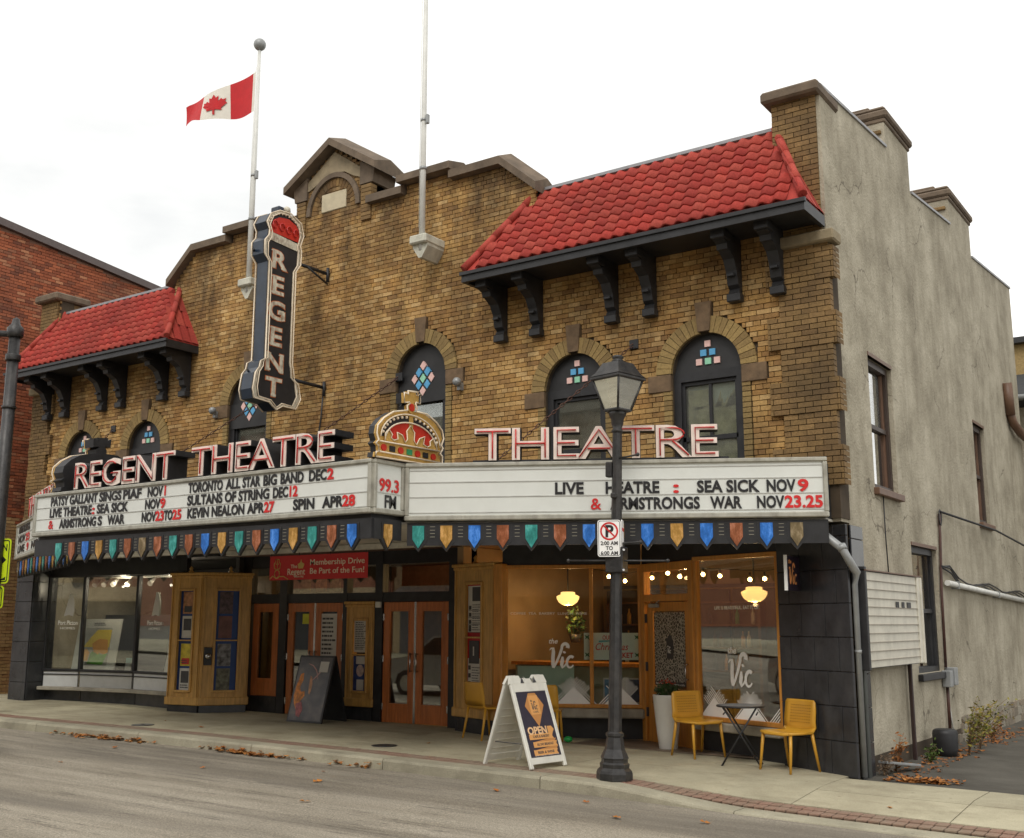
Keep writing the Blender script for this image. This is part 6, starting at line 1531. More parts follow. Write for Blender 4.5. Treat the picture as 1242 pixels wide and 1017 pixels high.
lg = thing('fallen_board', 'weathered broken board lying against the wall beside the black post', 'board', (.4, .9, 0))
build('plank', MB(Matrix.Translation((.30, .95, .07)) @ Matrix.Rotation(rad(78), 4, 'Z') @ Matrix.Rotation(rad(7), 4, 'Y')).bbox(-.42, .42, -.06, .06, -.015, .015, .005), m_greypipe, lg)
# weeds and shrubs in the yard
m_weed = brickmat('weed_leaf', [(.22, .22, .04), (.30, .25, .05), (.14, .17, .04), (.34, .22, .06), (.10, .14, .04)], (.10, .07, .03), .3, .6)
m_dry = brickmat('dry_leaf', [(.28, .10, .03), (.36, .14, .04), (.20, .08, .03), (.42, .20, .06)], (.10, .05, .02), .3, .6)
m_stem = M('dry_stem', (.20, .13, .07), .8)
def weed(label, x, y, h, n, ang, mat, seed, ls=.05, spread=.45):
    r = random.Random(seed); t = thing('weed_shrub', label, 'weed', (x, y, S(x, 0)-.03)); mb = MB(); lf = MB(); rr = []; z0 = S(x, 0)-.04
    for i in range(n):
        a = ang+r.gauss(0, .8); l = h*r.uniform(.5, 1); lean = r.uniform(.1, spread); pts = []
        for k in range(6):
            q = k/5; pts.append((x+math.cos(a)*lean*l*q**1.6+.03*r.gauss(0, 1)*q, y+math.sin(a)*lean*l*q**1.6+.03*r.gauss(0, 1)*q, z0+l*q*(1-.15*q)))
        mb.tube(pts, [.007-.005*k/5 for k in range(6)], 4)
        for k in range(int(10+14*l)):
            q = r.uniform(.25, 1); j = min(int(q*5), 4); p = Vector(pts[j]).lerp(Vector(pts[j+1]), q*5-j)+Vector((r.gauss(0, .03), r.gauss(0, .03), r.gauss(0, .03)))
            d = Vector((r.gauss(0, 1), r.gauss(0, 1), r.gauss(0, .6))).normalized()*ls*r.uniform(.5, 1.4); s_ = d.cross(Vector((r.gauss(0, 1), r.gauss(0, 1), 1))).normalized()*ls*.25
            lf.face(p-d*.5, p+s_, p+d*.6, p-s_); rr.append(r.random())
    build('stems', mb, m_stem, t); build('leaves', lf, mat, t, kind='stuff', rnd=rr)
weed('tall yellow-green weed growing by the black drum', .55, 3.4, .95, 16, .9, m_weed, 3, .06, .8)
weed('sparse reddish dry weed between the two posts of the reader board', .22, 1.05, .55, 9, .2, m_dry, 5, .06)
weed('leggy yellow weed leaning right along the stone footing', .5, 4.3, .9, 12, 1.4, m_weed, 8, .055, 1.1)
weed('low green weed at the foot of the thin red post', .35, 2.2, .28, 16, .5, brickmat('green_weed', [(.08, .13, .03), (.12, .17, .04), (.06, .10, .03)], (.05, .05, .02), .2, .6), 9, .05)
weed('brown brambles along the rubble footing', .45, 5.4, .42, 14, 1.4, m_dry, 12, .05, 1.0)
weed('grey-brown dead twigs at the black corner pier', .22, .55, .35, 14, .4, M('dead_twig_leaf', (.16, .11, .07), .8), 15, .04)
def pile(name, label, x0, x1, yf, n, ls, seed, zf, mat=None):
    r = random.Random(seed); mb = MB(); rr = []
    for i in range(n):
        x = x0+(x1-x0)*min(max(r.gauss(.5, .24), 0), 1); y = yf(x, r); z = zf(x, y)+.006+abs(r.gauss(0, .018))
        a = r.uniform(0, 6.3); l = ls*r.uniform(.5, 1.3); ca, sa_ = math.cos(a), math.sin(a); t1, t2 = r.uniform(-.4, .5), r.uniform(-.4, .5)
        pts = [(0, -.5, 0), (.32, -.1, t1), (.14, .05, 0), (.30, .35, t2), (0, .6, .1), (-.28, .3, t1), (-.14, .05, 0), (-.34, -.12, t2)]
        mb.face(*[(x+l*(p[0]*ca-p[1]*sa_), y+l*(p[0]*sa_+p[1]*ca), z+l*p[2]*.5) for p in pts]); rr.append(r.random())
    o = build(name, mb, mat or m_leaf, None, kind='stuff', rnd=rr, label=label); return o
m_leaf = brickmat('fallen_leaf', [(.42, .15, .035), (.30, .11, .03), (.52, .24, .07), (.22, .10, .04), (.48, .19, .04)], (.14, .07, .03), .3, .6)
zr = lambda x, y: G(x)-.125
gut = lambda w: (lambda x, r: kedge(x)-abs(r.gauss(.03, w)))
pile('leaf_litter', 'orange leaves heaped in the gutter at the far left', -11.9, -9.6, gut(.06), 90, .11, 1, zr)
pile('leaf_litter', 'brown leaves gathered in the gutter below the left entrance doors', -8.6, -6.6, gut(.05), 90, .11, 2, zr)
pile('leaf_litter', 'small clump of leaves in the gutter left of the white sandwich board', -6.0, -5.2, gut(.05), 16, .10, 3, zr)
pile('leaf_litter', 'bright orange leaves drifted beside the sidewalk in the yard', .35, 1.1, lambda x, r: .12+.30*(x-.35)+abs(r.gauss(0, .10)), 150, .09, 4, lambda x, y: G(x)-.04)
pile('leaf_litter', 'dark leaf litter along the rubble footing', .1, .7, lambda x, r: r.uniform(.5, 8), 300, .08, 6, lambda x, y: G(x)-.045, m_dry)
rl = random.Random(9); lm = MB(); pts = [(0, -.5, 0), (.32, -.1, .1), (.14, .05, 0), (.30, .35, .16), (0, .6, .05), (-.28, .3, .12), (-.14, .05, 0), (-.34, -.12, .06)]; lm.face(*[tuple(.10*c for c in p) for p in pts]); lmesh = mesh_of('fallen_leaf', lm, m_leaf)
LV = [(-9.6, -3.0, 'road near the kerb left of the dark sandwich board'), (-8.8, -4.4, 'road far left, well away from the kerb'), (-7.0, -3.6, 'road in front of the left theatre doors'), (-5.6, -2.9, 'road by the kerb in front of the right theatre doors'),
      (-5.1, -3.5, 'road in front of the oak poster case'), (-4.2, -4.6, 'road near the lower edge, below the white sandwich board'), (-3.1, -2.75, 'road by the kerb just below the white sandwich board'), (-1.9, -2.8, 'road at the kerb below the lamp post'), (-1.2, -3.4, 'road right of the lamp post, one step out'), (-.4, -3.1, 'road where the kerb drops'),
      (-11.2, -.9, 'sidewalk in front of the left shop window'), (-9.9, -1.2, 'sidewalk in front of the ticket case'), (-5.8, -.6, 'sidewalk in front of the right theatre doors'), (-2.9, -.6, 'sidewalk between sandwich board and planter'), (.9, -1.6, 'sidewalk near the right edge of the picture')]
for x, y, w in LV:
    onroad = y < kedge(x); o = inst('fallen_leaf', lmesh, None, (x, y, (G(x)-.122) if onroad else S(x, y)+.006), (rl.uniform(-.2, .2), rl.uniform(-.2, .2), rl.uniform(0, 6)), (rl.uniform(.7, 1.3),)*3)
    tag(o, 'dry orange-brown leaf on the '+w, 'leaf', 'single fallen leaves')
# sidewalk manhole covers
for x, y, lab in ((-10.9, -1.55, 'flat dark oval cover plate in the sidewalk at the far left'), (-6.1, -1.2, 'small dark rusty cover plate in the sidewalk below the doors')):
    r = thing('cover_plate', lab, 'cover', (x, y, S(x, y))); build('plate', MB().lathe([(.18, S(x, y)-.01), (.18, S(x, y)+.006), (.165, S(x, y)+.009)], x, y, 18), m_castiron, r); build('lid_knob', MB().lathe([(.03, S(x, y)), (.03, S(x, y)+.014)], x, y, 8), m_castiron, r)

# ================================================================== STREET POLE AND CROSSING SIGNS AT THE LEFT EDGE
px_, py_ = -14.58, -2.1
sp = thing('traffic_pole', 'dark grey street pole with a short arm at the left edge of the picture', 'street pole', (px_, py_, G(px_)))
build('pole', MB().tube([(px_, py_, G(px_)), (px_, py_, 3), (px_, py_, 7.05)], [.13, .12, .10], 12), m_castiron, sp)
build('pole_cap', MB().lathe([(.13, 6.95), (.15, 7.0), (.15, 7.12), (.08, 7.2), (.06, 7.3), (.01, 7.33)], px_, py_, 12), m_castiron, sp)
build('pole_band', MB().lathe([(.13, 6.5), (.135, 6.52), (.135, 6.6), (.13, 6.62)], px_, py_, 12).lathe([(.125, 5.6), (.13, 5.61), (.13, 5.64), (.125, 5.65)], px_, py_, 12), m_castiron, sp)
build('side_arm', MB().tube([(px_+.1, py_, 7.0), (px_-1.6, py_-.9, 7.1)], .06, 8), m_castiron, sp)
m_yel = M('fluorescent_yellow_green', (.62, .78, .02), .4, var=.03)
fq = F(px_-.70, py_-.15, 0, .96, .28)
for (z0, z1, nm, lab) in ((2.42, 3.22, 'upper', 'yellow-green pedestrian crossing sign cut off by the left edge'), (1.98, 2.38, 'lower', 'smaller yellow-green plate below the crossing sign at the left edge')):
    r = thing('crossing_sign', lab, 'road sign', (px_, py_-.15, z0)); w = .98 if nm == 'upper' else .90
    build('sign_plate', MB(fq).prism(roundrect(.0, w, z0, z1, .07), 0, .01), m_yel, r)
    ri = roundrect(.025, w-.025, z0+.025, z1-.025, .05); ro = roundrect(.045, w-.045, z0+.045, z1-.045, .035); mb = MB(fq)
    for k in range(len(ri)): j = (k+1) % len(ri); mb.face((ri[k][0], -.002, ri[k][1]), (ri[j][0], -.002, ri[j][1]), (ro[j][0], -.002, ro[j][1]), (ro[k][0], -.002, ro[k][1]))
    build('sign_border', mb, m_txtblack, r)
    if nm == 'upper':
        flatprint('PEDESTRIAN', fq, .08, w-.07, -.002, z1-.22, .12, m_txtblack, r, bold=.03)
        build('arrow', MB(fq).prism([(w-.36, z0+.38), (w-.36, z0+.46), (w-.22, z0+.46), (w-.22, z0+.54), (w-.08, z0+.42), (w-.22, z0+.30), (w-.22, z0+.38)], -.003, -.001).prism([(w-.2, z0+.06), (w-.07, z0+.12), (w-.07, z0+.06)], -.003, -.001), m_txtblack, r)
    else: build('arrow', MB(fq).prism([(.3, z0+.15), (.3, z0+.22), (.6, z0+.22), (.6, z0+.28), (.75, z0+.185), (.6, z0+.09), (.6, z0+.15)], -.003, -.001), m_txtblack, r)

# ================================================================== NEIGHBOURING BUILDINGS
nb = thing('brick_building', 'tall red brick building with a long side wall and brown coping left of the theatre', 'building', (-22, 2, 0))
def lz(y): return 10.52-.115*(y+.32)
XW = -18.6
build('wall', MB().prismx([(-.9, 0), (16, 0), (16, lz(16)), (-.9, lz(-.9))], XW-7, XW-.02), m_redmortar, nb)
q = MB(); rr = []; q2 = MB(); r2 = []; z = .2; c = 0; rbk = random.Random(31)
while z < 10.6:
    o = (c % 2)*.1025; y = -.9-o
    while y < 6.3:
        if z+.07 < lz(y+.2):
            tan = z < 3.75+(.25 if y < .6 else 0); tgt, tr_ = (q2, r2) if tan else (q, rr); pr_ = rbk.uniform(-.006, .004)+(.012 if rbk.random() < .03 else 0)
            a, b = max(y, -.9)+.005, y+.2; k = tgt.av((XW+pr_, a, z+.006), (XW+pr_, b, z+.006), (XW+pr_, b, z+.066), (XW+pr_, a, z+.066), (XW-.02, a, z+.006), (XW-.02, b, z+.006), (XW-.02, b, z+.066), (XW-.02, a, z+.066))
            for f in ((0, 1, 2, 3), (0, 4, 5, 1), (2, 6, 7, 3), (3, 7, 4, 0)): tgt.f.append(tuple(k+i for i in f))
            tr_ += [rbk.random()]*4
        y += .205
    z += .072; c += 1
build('red_bricks', q, m_redbrick, nb, kind='stuff', rnd=rr); build('painted_tan_bricks', q2, m_tanbrick, nb, kind='stuff', rnd=r2)
build('front_facing', MB().box(XW-7, XW-.03, -.95, -.91, .2, 10.4), M('plain_red_brickwork', (.28, .09, .05), .9, var=.35, vs=14, bump=.4), nb)
for k in range(3):
    for z in (4.6, 7.6): w = build('window', MB().bbox(XW-6.2+k*2.2, XW-5.1+k*2.2, -1.02, -.93, z, z+1.8, .01), m_white, nb); build('pane', MB().box(XW-6.1+k*2.2, XW-5.2+k*2.2, -1.03, -1.022, z+.1, z+1.7), m_print, w); build('window_sill', MB().bbox(XW-6.3+k*2.2, XW-5.0+k*2.2, -1.08, -.93, z-.12, z-.01, .01), m_concrete, w)
build('shopfront', MB().box(XW-6.6, XW-.6, -1.0, -.93, .5, 3.2), m_print, nb); build('shop_fascia', MB().bbox(XW-6.8, XW-.4, -1.12, -.93, 3.25, 3.8, .02), m_concrete, nb)
build('coping', MB().prismx([(-1.0, lz(-1)), (16, lz(16)), (16, lz(16)+.17), (-1.0, lz(-1)+.17)], XW-.25, XW+.10), M('brown_metal_coping', (.10, .075, .07), .5), nb)
build('downpipe', MB().tube([(XW+.25, .2, 3.9), (XW+.25, .2, .2)], .06, 8), m_greypipe, nb)
nr = thing('rear_house', 'yellow brick house with dark roof edge and gutter behind the theatre on the right', 'house', (4, 19, 0))
build('wall', MB().box(-2.5, 2.9, 14.6, 22, -.3, 8.28), M('yellow_brick_far', (.34, .24, .10), .85, var=.25, vs=20), nr)
build('roof_edge', MB().box(-2.7, 3.1, 14.4, 22.2, 8.28, 8.42), m_black, nr)
build('lower_roof', MB().prismx([(13.2, 6.7), (14.6, 7.55), (14.6, 6.4)], -2.5, 2.9), M('dark_shingle', (.05, .052, .055), .8, bump=.3), nr)
build('gutter', MB().tube([(-2.5, 13.1, 6.75), (2.9, 13.1, 6.68)], .07, 8), m_greypipe, nr); build('lower_wall', MB().box(-2.4, 2.8, 13.7, 14.59, -.3, 6.6), m_stucco, nr)
build('window', MB().box(1.5, 2.3, 13.66, 13.69, 3.2, 5), m_black, nr); build('door', MB().box(1.4, 2.3, 13.66, 13.69, -.2, 2), m_brownpipe, nr)
# across the street (behind the camera): what the glass reflects
m_ob = [M('opposite_red_brick', (.26, .10, .06), .9, var=.3, vs=6), M('opposite_buff_brick', (.36, .27, .16), .9, var=.25, vs=6), M('opposite_grey_stone', (.26, .25, .23), .9, var=.2, vs=4)]
for i, (x0, x1, h, s) in enumerate(((-44, -30, 11.5, 'three-storey red brick shop'), (-30, -17, 10.6, 'buff brick shop'), (-17, -3, 12, 'grey stone shop'), (-3, 9, 10.8, 'long red brick shop'), (9, 24, 11.5, 'wide buff brick shop'))):
    r = thing('shop_building', s+' across the street, seen only as a reflection in the glass', 'building', ((x0+x1)/2, -24, 0)); mt = m_ob[(0, 1, 2, 0, 1, 0, 2, 1, 0)[i]]
    build('wall', MB().box(x0, x1-.1, -34, -24, -.3, h), mt, r); build('cornice', MB().box(x0, x1-.1, -24.0, -23.7, h-.5, h), m_concrete, r)
    build('shopfront', MB().box(x0+.5, x1-.6, -23.99, -23.9, .3, 2.9), m_print, r); build('awning', MB().prismx([(-24, 3.4), (-22.8, 2.8), (-22.8, 2.7), (-24, 3.2)], x0+.4, x1-.5), m_ob[(i+1) % 3], r)
    n = int((x1-x0)/2.6) if x1-x0 < 23 else 0
    for k in range(n):
        for fl in range(2):
            x = x0+1.2+k*2.6; w = build('window', MB().box(x, x+1.0, -23.98, -23.9, 4.0+fl*2.5, 5.5+fl*2.5), m_white, r); build('pane', MB().box(x+.08, x+.92, -23.9, -23.88, 4.08+fl*2.5, 5.42+fl*2.5), m_print, w)
r = thing('sky_blocker', 'unseen brick block added at the left street end to keep sky out of the glass', 'building', (-135, -20, 0)); build('wall', MB().box(-150, -125, -70, 25, -1, 15), m_ob[0], r); build('cornice', MB().box(-125, -124.7, -70, 25, 14.3, 15), m_concrete, r)  # added out of view so the shop glass mirrors wall, not sky
sidew2 = MB().box(-60, 40, -24, -13.6, -.4, .05); build('far_sidewalk', MB().face((-60, -24, G(-60)), (40, -24, G(40)), (40, -13.52, G(40)), (-60, -13.52, G(-60))), m_walk, None, kind='structure')
# parked car just outside the frame, reflected in the doors
cx0, cy0, cg = -12.0, -6.0, G(-11)-.13
car = thing('parked_car', 'silver hatchback on the street, seen as a reflection in the entrance doors', 'car', (cx0, cy0, cg))
m_car = M('silver_car_paint', (.45, .46, .48), .25, metal=.5, var=.03, coat=1); m_cg = M('dark_car_glass', (.02, .025, .03), .08)
sil = [(-2.1, .30), (-2.12, .62), (-2.0, .86), (-1.5, .92), (-1.2, .98), (-.55, 1.42), (.2, 1.50), (1.1, 1.47), (1.75, 1.08), (2.05, .98), (2.12, .6), (2.08, .30), (1.72, .28), (1.62, .52), (1.3, .62), (1.0, .52), (.92, .28), (-.95, .28), (-1.02, .52), (-1.32, .62), (-1.62, .52), (-1.72, .28)]
FC = F(cx0, cy0, cg, 1, 0)
build('body', MB(FC).prism(sil, -.85, .85), m_car, car)
for s in (-.856, .856): build('side_window', MB(FC).prism([(-1.05, 1.0), (-.5, 1.38), (.2, 1.44), (.2, .98)], s-.004, s+.004).prism([(.26, .98), (.26, 1.44), (1.05, 1.41), (1.5, 1.08), (1.4, .99)], s-.004, s+.004), m_cg, car)
build('windscreen', MB(FC).prism([(-1.21, 1.0), (-.57, 1.43), (-.55, 1.41), (-1.17, .98)], -.72, .72), m_cg, car); build('rear_window', MB(FC).prism([(1.14, 1.46), (1.72, 1.12), (1.75, 1.14), (1.17, 1.48)], -.7, .7), m_cg, car)
for x in (-1.32, 1.3):
    for s in (-.80, .80):
        w = build('wheel', MB(FC @ Matrix() if False else None), m_black, car) if False else None
        mb = MB(FC); n = 20
        mb.prism([(x+.31*math.cos(2*PI*k/n), .31+.31*math.sin(2*PI*k/n)) for k in range(n)], s-.09, s+.09); w = build('wheel', mb, m_black, car)
        build('rim', MB(FC).prism([(x+.19*math.cos(2*PI*k/n), .31+.19*math.sin(2*PI*k/n)) for k in range(n)], s-.095, s+.095), m_chrome, w)
for s in (-.6, .6): build('headlight', MB(FC).box(-2.13, -2.05, s-.18, s+.18, .66, .8), m_white, car); build('tail_light', MB(FC).box(2.05, 2.13, s-.15, s+.15, .75, .92), m_red, car)
build('bumper', MB(FC).bbox(-2.18, -2.0, -.84, .84, .30, .52, .03).bbox(2.0, 2.18, -.84, .84, .30, .55, .03), m_car, car)

# ================================================================== INSIDE THE SHOPS
def bulb_or_fill_light(x, y, z, e, col=(1, .62, .28), r=.08):
    l = bpy.data.lights.new('bulb', 'POINT'); l.energy = e; l.color = col; l.shadow_soft_size = r; o = bpy.data.objects.new('bulb', l); C.objects.link(o); o.location = (x, y, z)  # the name also covers added fill light that has no bulb
def pendant(x, y, z, label):
    r = thing('pendant_lamp', label, 'lamp', (x, y, z), group='glowing bowl lamps in the cafe')
    build('bowl', MB().lathe([(.01, z-.14), (.09, z-.13), (.15, z-.09), (.185, z-.03), (.19, z+.01), (.14, z+.035), (.12, z+.04), (.12, z+.075), (.09, z+.085)], x, y, 20), m_globe, r)
    build('rod', MB().tube([(x, y, z+.08), (x, y, 2.95)], .012, 6), m_black, r); bulb_or_fill_light(x, y, z-.18, 13, r=.03)
pendant(-5.45, 2.6, 2.17, 'glowing bowl pendant lamp in the left part of the cafe bay window')
pendant(-2.05, 2.3, 2.19, 'glowing bowl pendant lamp behind the right cafe window')
bl_ = thing('string_lights', 'string of bare warm bulbs hanging across the cafe ceiling', 'string lights', (-3.3, 2.6, 2.6))
for k, (x, y, z) in enumerate([(-4.55, 2.4, 2.48), (-4.2, 2.3, 2.40), (-3.75, 2.35, 2.44), (-3.4, 2.2, 2.50), (-3.15, 2.1, 2.44), (-2.72, 2.0, 2.46), (-2.45, 2.0, 2.43), (-1.9, 1.8, 2.36), (-1.72, 1.9, 2.37), (-1.5, 1.9, 2.30)]):
    build('bulb', MB().sphere((x, y, z), .030, 10, 6), m_bulb, bl_); build('socket', MB().tube([(x, y, z+.03), (x, y, z+.10)], .016, 6), m_black, bl_)
build('cord', MB().tube([(-5, 2.5, 2.62), (-4.2, 2.35, 2.52), (-3.4, 2.2, 2.6), (-2.7, 2.0, 2.55), (-1.7, 1.9, 2.48), (-.9, 1.8, 2.6)], .006, 5), m_black, bl_)
bulb_or_fill_light(-3.1, 2.2, 2.42, 22, r=.03); bulb_or_fill_light(-1.2, 3.4, 2.7, 80, r=.03)  # second light is an added fill without a fitting, warming the right window
ct = thing('cafe_counter', 'pale green counter with wooden top inside the bay window', 'counter', (-4.4, 2.6, 0))
m_mintp = M('mint_painted_board', (.30, .42, .36), .6, var=.06)
build('counter_front', MB().box(-6.3, -3.9, 2.3, 2.9, .05, 1.06), M('grey_green_counter', (.20, .27, .24), .6), ct); build('counter_top', MB().box(-6.35, -3.85, 2.25, 2.95, 1.07, 1.12), m_orangewood, ct)
fb_ = fb
mbz = thing('mint_panel', 'pale mint board standing inside the bay window below the logo', 'panel', (-5, 1.2, .6)); build('panel', MB(fb_).box(.22, 1.08, .14, .16, .56, 1.10), m_mintp, mbz)
cb = thing('christmas_banner', 'white Christmas market banner hung inside the bay window behind the lamp post', 'banner', (-4, 1.4, 1.35))
build('banner_cloth', MB(fb_).box(1.24, 2.10, .10, .105, 1.20, 1.60), M('banner_mint_white', (.62, .68, .62), .7, var=.04), cb)
m_bred = M('banner_print_red', (.55, .04, .03), .6); m_bgrn = M('banner_print_green', (.05, .16, .08), .6); m_bteal = M('banner_print_teal', (.12, .38, .42), .6)
flatprint('Christmas', fb_, 1.40, 1.90, .098, 1.345, .10, m_bred, cb, shear=.3, bold=.01); flatprint('MARKET', fb_, 1.62, 1.98, .098, 1.235, .07, m_bred, cb, bold=.05); flatprint('OUR', fb_, 1.52, 1.66, .098, 1.50, .06, m_bred, cb, bold=.03)
build('ribbon_drawing', MB(fb_).prism([(1.46, 1.455), (1.62, 1.47), (1.72, 1.46), (1.62, 1.49), (1.47, 1.485)], .096, .098), m_bteal, cb)
for x, z in ((1.29, 1.53), (1.29, 1.27), (2.04, 1.53), (2.04, 1.27)): build('holly_sprig', MB(fb_).prism([(x-.04, z-.03), (x, z-.01), (x+.04, z-.04), (x+.02, z+.01), (x+.04, z+.04), (x, z+.02), (x-.04, z+.04), (x-.02, z)], .096, .098), m_bgrn, cb)
for k, (a, lab) in enumerate(((1.52, 'blue framed picture leaning in the bay window, left of the lamp post'), (1.86, 'dark blue framed picture in the bay window, right of the lamp post'))):
    r = thing('framed_picture', lab, 'picture', (-4+k*.3, 1.5, .55)); build('frame', MB(fb_).box(a, a+.26, .16, .18, .56, .93), m_greypipe, r); build('picture', MB(fb_).box(a+.02, a+.24, .155, .159, .58, .91), M('blue_print_%d' % k, (.03, .14, .30) if k == 0 else (.03, .04, .09), .5, var=.6, vs=12), r)
# cafe furniture seen dimly: shelves, plant, two stools
sh = thing('wall_shelf', 'dark shelf unit with bottles along the cafe back wall', 'shelf', (-4, 5.3, 0)); mb = MB()
for z in (.9, 1.3, 1.7, 2.1): mb.box(-6.2, -3.2, 5.2, 5.55, z, z+.03)
build('shelf_board', mb.box(-6.2, -6.15, 5.2, 5.55, .05, 2.13).box(-3.2, -3.15, 5.2, 5.55, .05, 2.13), m_brownpipe, sh)
rz_ = random.Random(4); cols_ = [m_green, m_print, m_oak, m_paper, m_brownpipe]
for i in range(36): x = -6.05+rz_.random()*2.8; z = rz_.choice((.93, 1.33, 1.73)); build('bottle', MB().lathe([(.04, z), (.04, z+.17), (.015, z+.22), (.015, z+.28)], x, 5.35, 8), rz_.choice(cols_), sh)
hp = thing('hanging_plant', 'leafy green plant hanging inside the bay window', 'plant', (-5.2, 2.0, 1.7)); leafcloud('foliage', m_leafg, hp, (-5.55, 3.0, 1.75), (.16, .2, .30), 200, .08, 14); build('plant_pot', MB().lathe([(.08, 1.42), (.11, 1.56)], -5.55, 3.0, 12), m_print, hp)
build('green_ball', MB().sphere((-4.30, .72, S(-4, 0)+.06), .065, 14, 9, .7), M('shiny_green_plastic', (.01, .30, .06), .2), None, 'shiny green plastic ball on the ground under the bay window', None, None, 'ball')
pn_ = thing('wall_panelling', 'dark panelled back wall with framed boards inside the cafe', 'panelling', (-3, 5.5, 0))
m_dpan = M('dark_wood_panel', (.07, .05, .038), .5, var=.3, vs=3)
for k in range(7): build('panel', MB().bbox(-6.35+k*.86, -5.55+k*.86, 5.46, 5.52, .1, 2.35, .01), m_dpan, pn_)
build('picture_rail', MB().box(-6.4, -.4, 5.44, 5.5, 2.38, 2.44), m_dpan, pn_)
for k, (x, z) in enumerate(((-2.5, 1.3), (-1.4, 1.4))): r = thing('menu_board', ('square dark menu board on the cafe back wall', 'right-hand dark menu board on the cafe back wall')[k], 'menu board', (x, 5.4, z)); build('board', MB().bbox(x-.35, x+.35, 5.40, 5.44, z, z+.7, .01), m_print, r); bars(F(0, 0, 0, 1, 0), x-.28, x+.28, 5.395, z+.08, z+.62, 8, m_paper, r, k+4)
st_ = thing('cafe_shelves', 'metal crockery shelf glimpsed inside the right cafe window', 'shelf', (-1.2, 3.9, 0)); mb = MB()
for z in (.5, .95, 1.4): mb.box(-1.9, -.7, 3.8, 4.1, z, z+.025)
for x in (-1.9, -.72): mb.box(x, x+.03, 3.8, 3.83, .05, 1.9).box(x, x+.03, 4.07, 4.10, .05, 1.9)
build('shelf_frame', mb, m_chrome, st_)
for i in range(14): x = -1.8+rz_.random()*1.0; z = rz_.choice((.525, .975, 1.425)); build('cup', MB().lathe([(.03, z), (.045, z+.09)], x, 3.95, 8), rz_.choice([m_paper, m_mintp, m_oak]), st_)
# lobby: chandelier and warm pool of light
chd = thing('chandelier', 'small lit chandelier glimpsed through the transom above the right-hand doors', 'chandelier', (-7.75, 3.2, 2.55))
for k in range(9): a = 2*PI*k/9; build('candle_bulb', MB().sphere((-7.75+.20*math.cos(a), 3.0+.2*math.sin(a), 2.60+.02*(k % 2)), .022, 8, 5), m_bulb, chd)
build('chandelier_ring', MB().tube([(-7.75+.2*math.cos(2*PI*k/12), 3.0+.2*math.sin(2*PI*k/12), 2.54) for k in range(12)], .014, 6, closed=True).tube([(-7.75, 3.0, 2.5), (-7.75, 3.0, 2.95)], .01), m_gold, chd)
bulb_or_fill_light(-7.75, 3.0, 2.48, 22, r=.03); bulb_or_fill_light(-10.2, 3.4, 2.8, 14, r=.03)  # second light has no fitting of its own
build('notice_board', MB().box(-9.9, -8.6, 5.5, 5.56, .9, 2.0), m_paper, thing('notice_board', 'pale notice board on the lobby back wall behind the doors', 'notice board', (-9, 5.5, 1)))
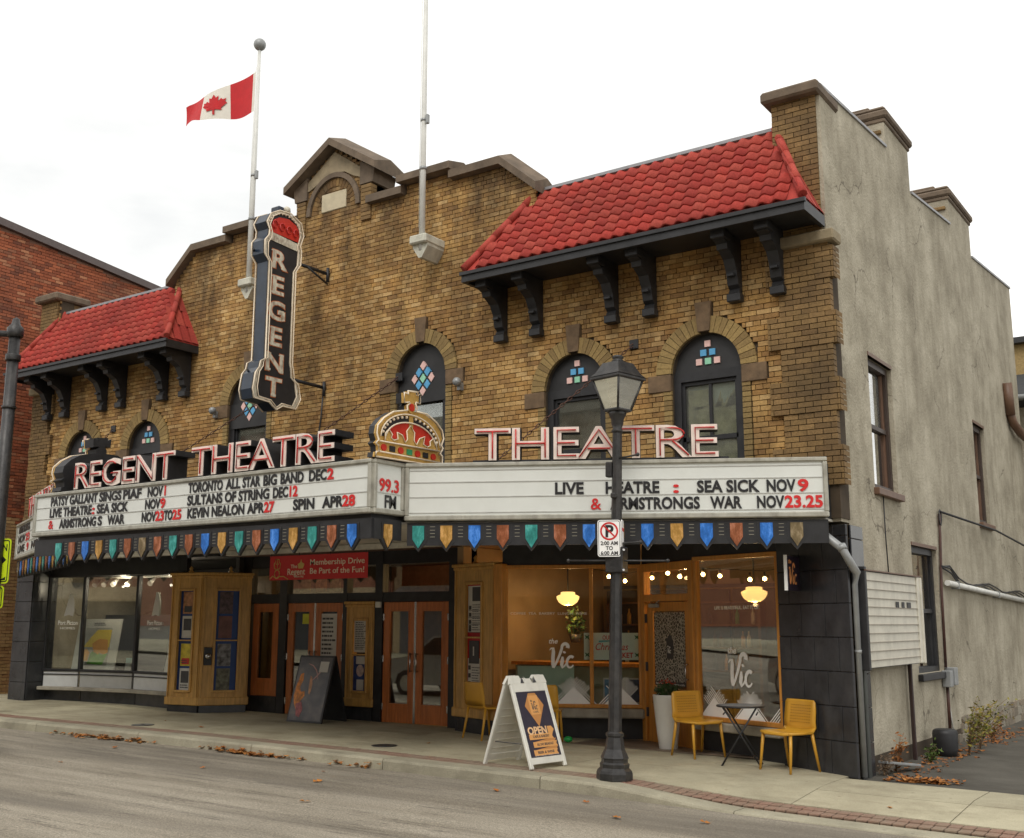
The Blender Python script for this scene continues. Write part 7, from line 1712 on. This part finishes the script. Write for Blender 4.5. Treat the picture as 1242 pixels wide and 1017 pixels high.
# art shop: map poster, drawing, leaflets, spots
es = thing('map_poster', 'orange, yellow and green map poster on white board in the left shop window', 'map', (-15.6, .9, .8))
fm = F2((-16.25, .62), (-14.95, .86)); tl = Matrix.Translation((0, 0, 0)); fm.m = fm.m @ Matrix.Translation((0, 0, .80)) @ Matrix.Rotation(rad(-9), 4, 'X')
build('white_board', MB(fm).box(.10, 1.24, 0, .015, 0, 1.02), m_paper, es); build('map_ground', MB(fm).box(.32, 1.02, -.004, -.001, .08, .84), M('map_grey', (.36, .36, .33), .6), es)
mo = M('map_orange', (.72, .32, .03), .6, var=.15, vs=9); my = M('map_yellow', (.75, .55, .05), .6, var=.1); mg = M('map_green', (.12, .36, .05), .6, var=.3, vs=9)
for poly, mt, y in (([(.33, .45), (.50, .66), (.64, .80), (1.01, .80), (1.01, .45)], my, -.007), ([(.55, .52), (.72, .62), (.95, .60), (1.0, .35), (.9, .30), (.6, .40)], mo, -.010), ([(.33, .18), (.50, .16), (.52, .34), (.42, .42), (.33, .36)], mo, -.010), ([(.50, .12), (.9, .10), (1.0, .32), (.82, .30), (.68, .42), (.55, .32)], mg, -.012), ([(.62, .36), (.70, .48), (.80, .40), (.76, .30)], mo, -.014)):
    build('map_area', MB(fm).prism(poly, y, y+.002), mt, es)
bars(fm, .5, .92, -.001, .88, .95, 2, m_print, es, 2)
dp_ = thing('framed_drawing', 'small pale framed drawing leaning in the right end of the left shop window', 'picture', (-13.6, 1.0, .8)); fdw = F(-13.62, .95, .80, 1, .02); fdw.m = fdw.m @ Matrix.Rotation(rad(-10), 4, 'X')
build('frame', MB(fdw).box(0, .62, 0, .02, 0, .66), m_paper, dp_); bars(fdw, .14, .48, -.001, .12, .56, 9, m_red, dp_, 7)
lf_ = thing('leaflet', 'small blue and white leaflet standing on the window ledge', 'leaflet', (-14.7, .9, .8)); fll = F(-14.72, .86, .80, 1, .1); build('leaflet_card', MB(fll).prism([(0, 0), (.16, 0), (.20, .25), (.04, .25)], 0, .01), m_paper, lf_); build('leaflet_print', MB(fll).prism([(.03, .15), (.185, .15), (.20, .25), (.04, .25)], -.003, -.001), m_bteal, lf_)
tl_ = thing('track_lights', 'row of small spotlights under the ceiling of the left shop window', 'spotlights', (-14.6, 1.4, 2.5))
for k, x in enumerate((-16.2, -15.9, -15.6, -15.1, -14.4, -13.6)):
    build('spot_head', MB().tube([(x, 1.2, 2.62), (x+.05, 1.05, 2.50)], [.035, .055], 10), m_white, tl_)
    if k in (3, 5): build('spot_lens', MB().sphere((x+.055, 1.04, 2.495), .04, 8, 5), m_spot, tl_)
build('track', MB().box(-16.4, -13.2, 1.18, 1.22, 2.63, 2.67), m_white, tl_)
bulb_or_fill_light(-15.1, .98, 2.46, 30, (1, .85, .65), .03); bulb_or_fill_light(-13.6, .98, 2.46, 16, (1, .85, .65), .03)
build('shop_divider', MB().box(-16.9, -13.0, 1.9, 1.95, .4, 1.9), m_greywall, thing('display_screen', 'low dark grey display screen standing in the left shop', 'screen', (-15, 1.9, .4)))
build('window_ledge', MB().prismz([(-16.5, .40), (-15.7, .62), (-14.2, .78), (-12.8, .66), (-12.8, 1.5), (-16.5, 1.5)], .765, .785), m_greywall, B)
bpy.data.objects.remove(_to)
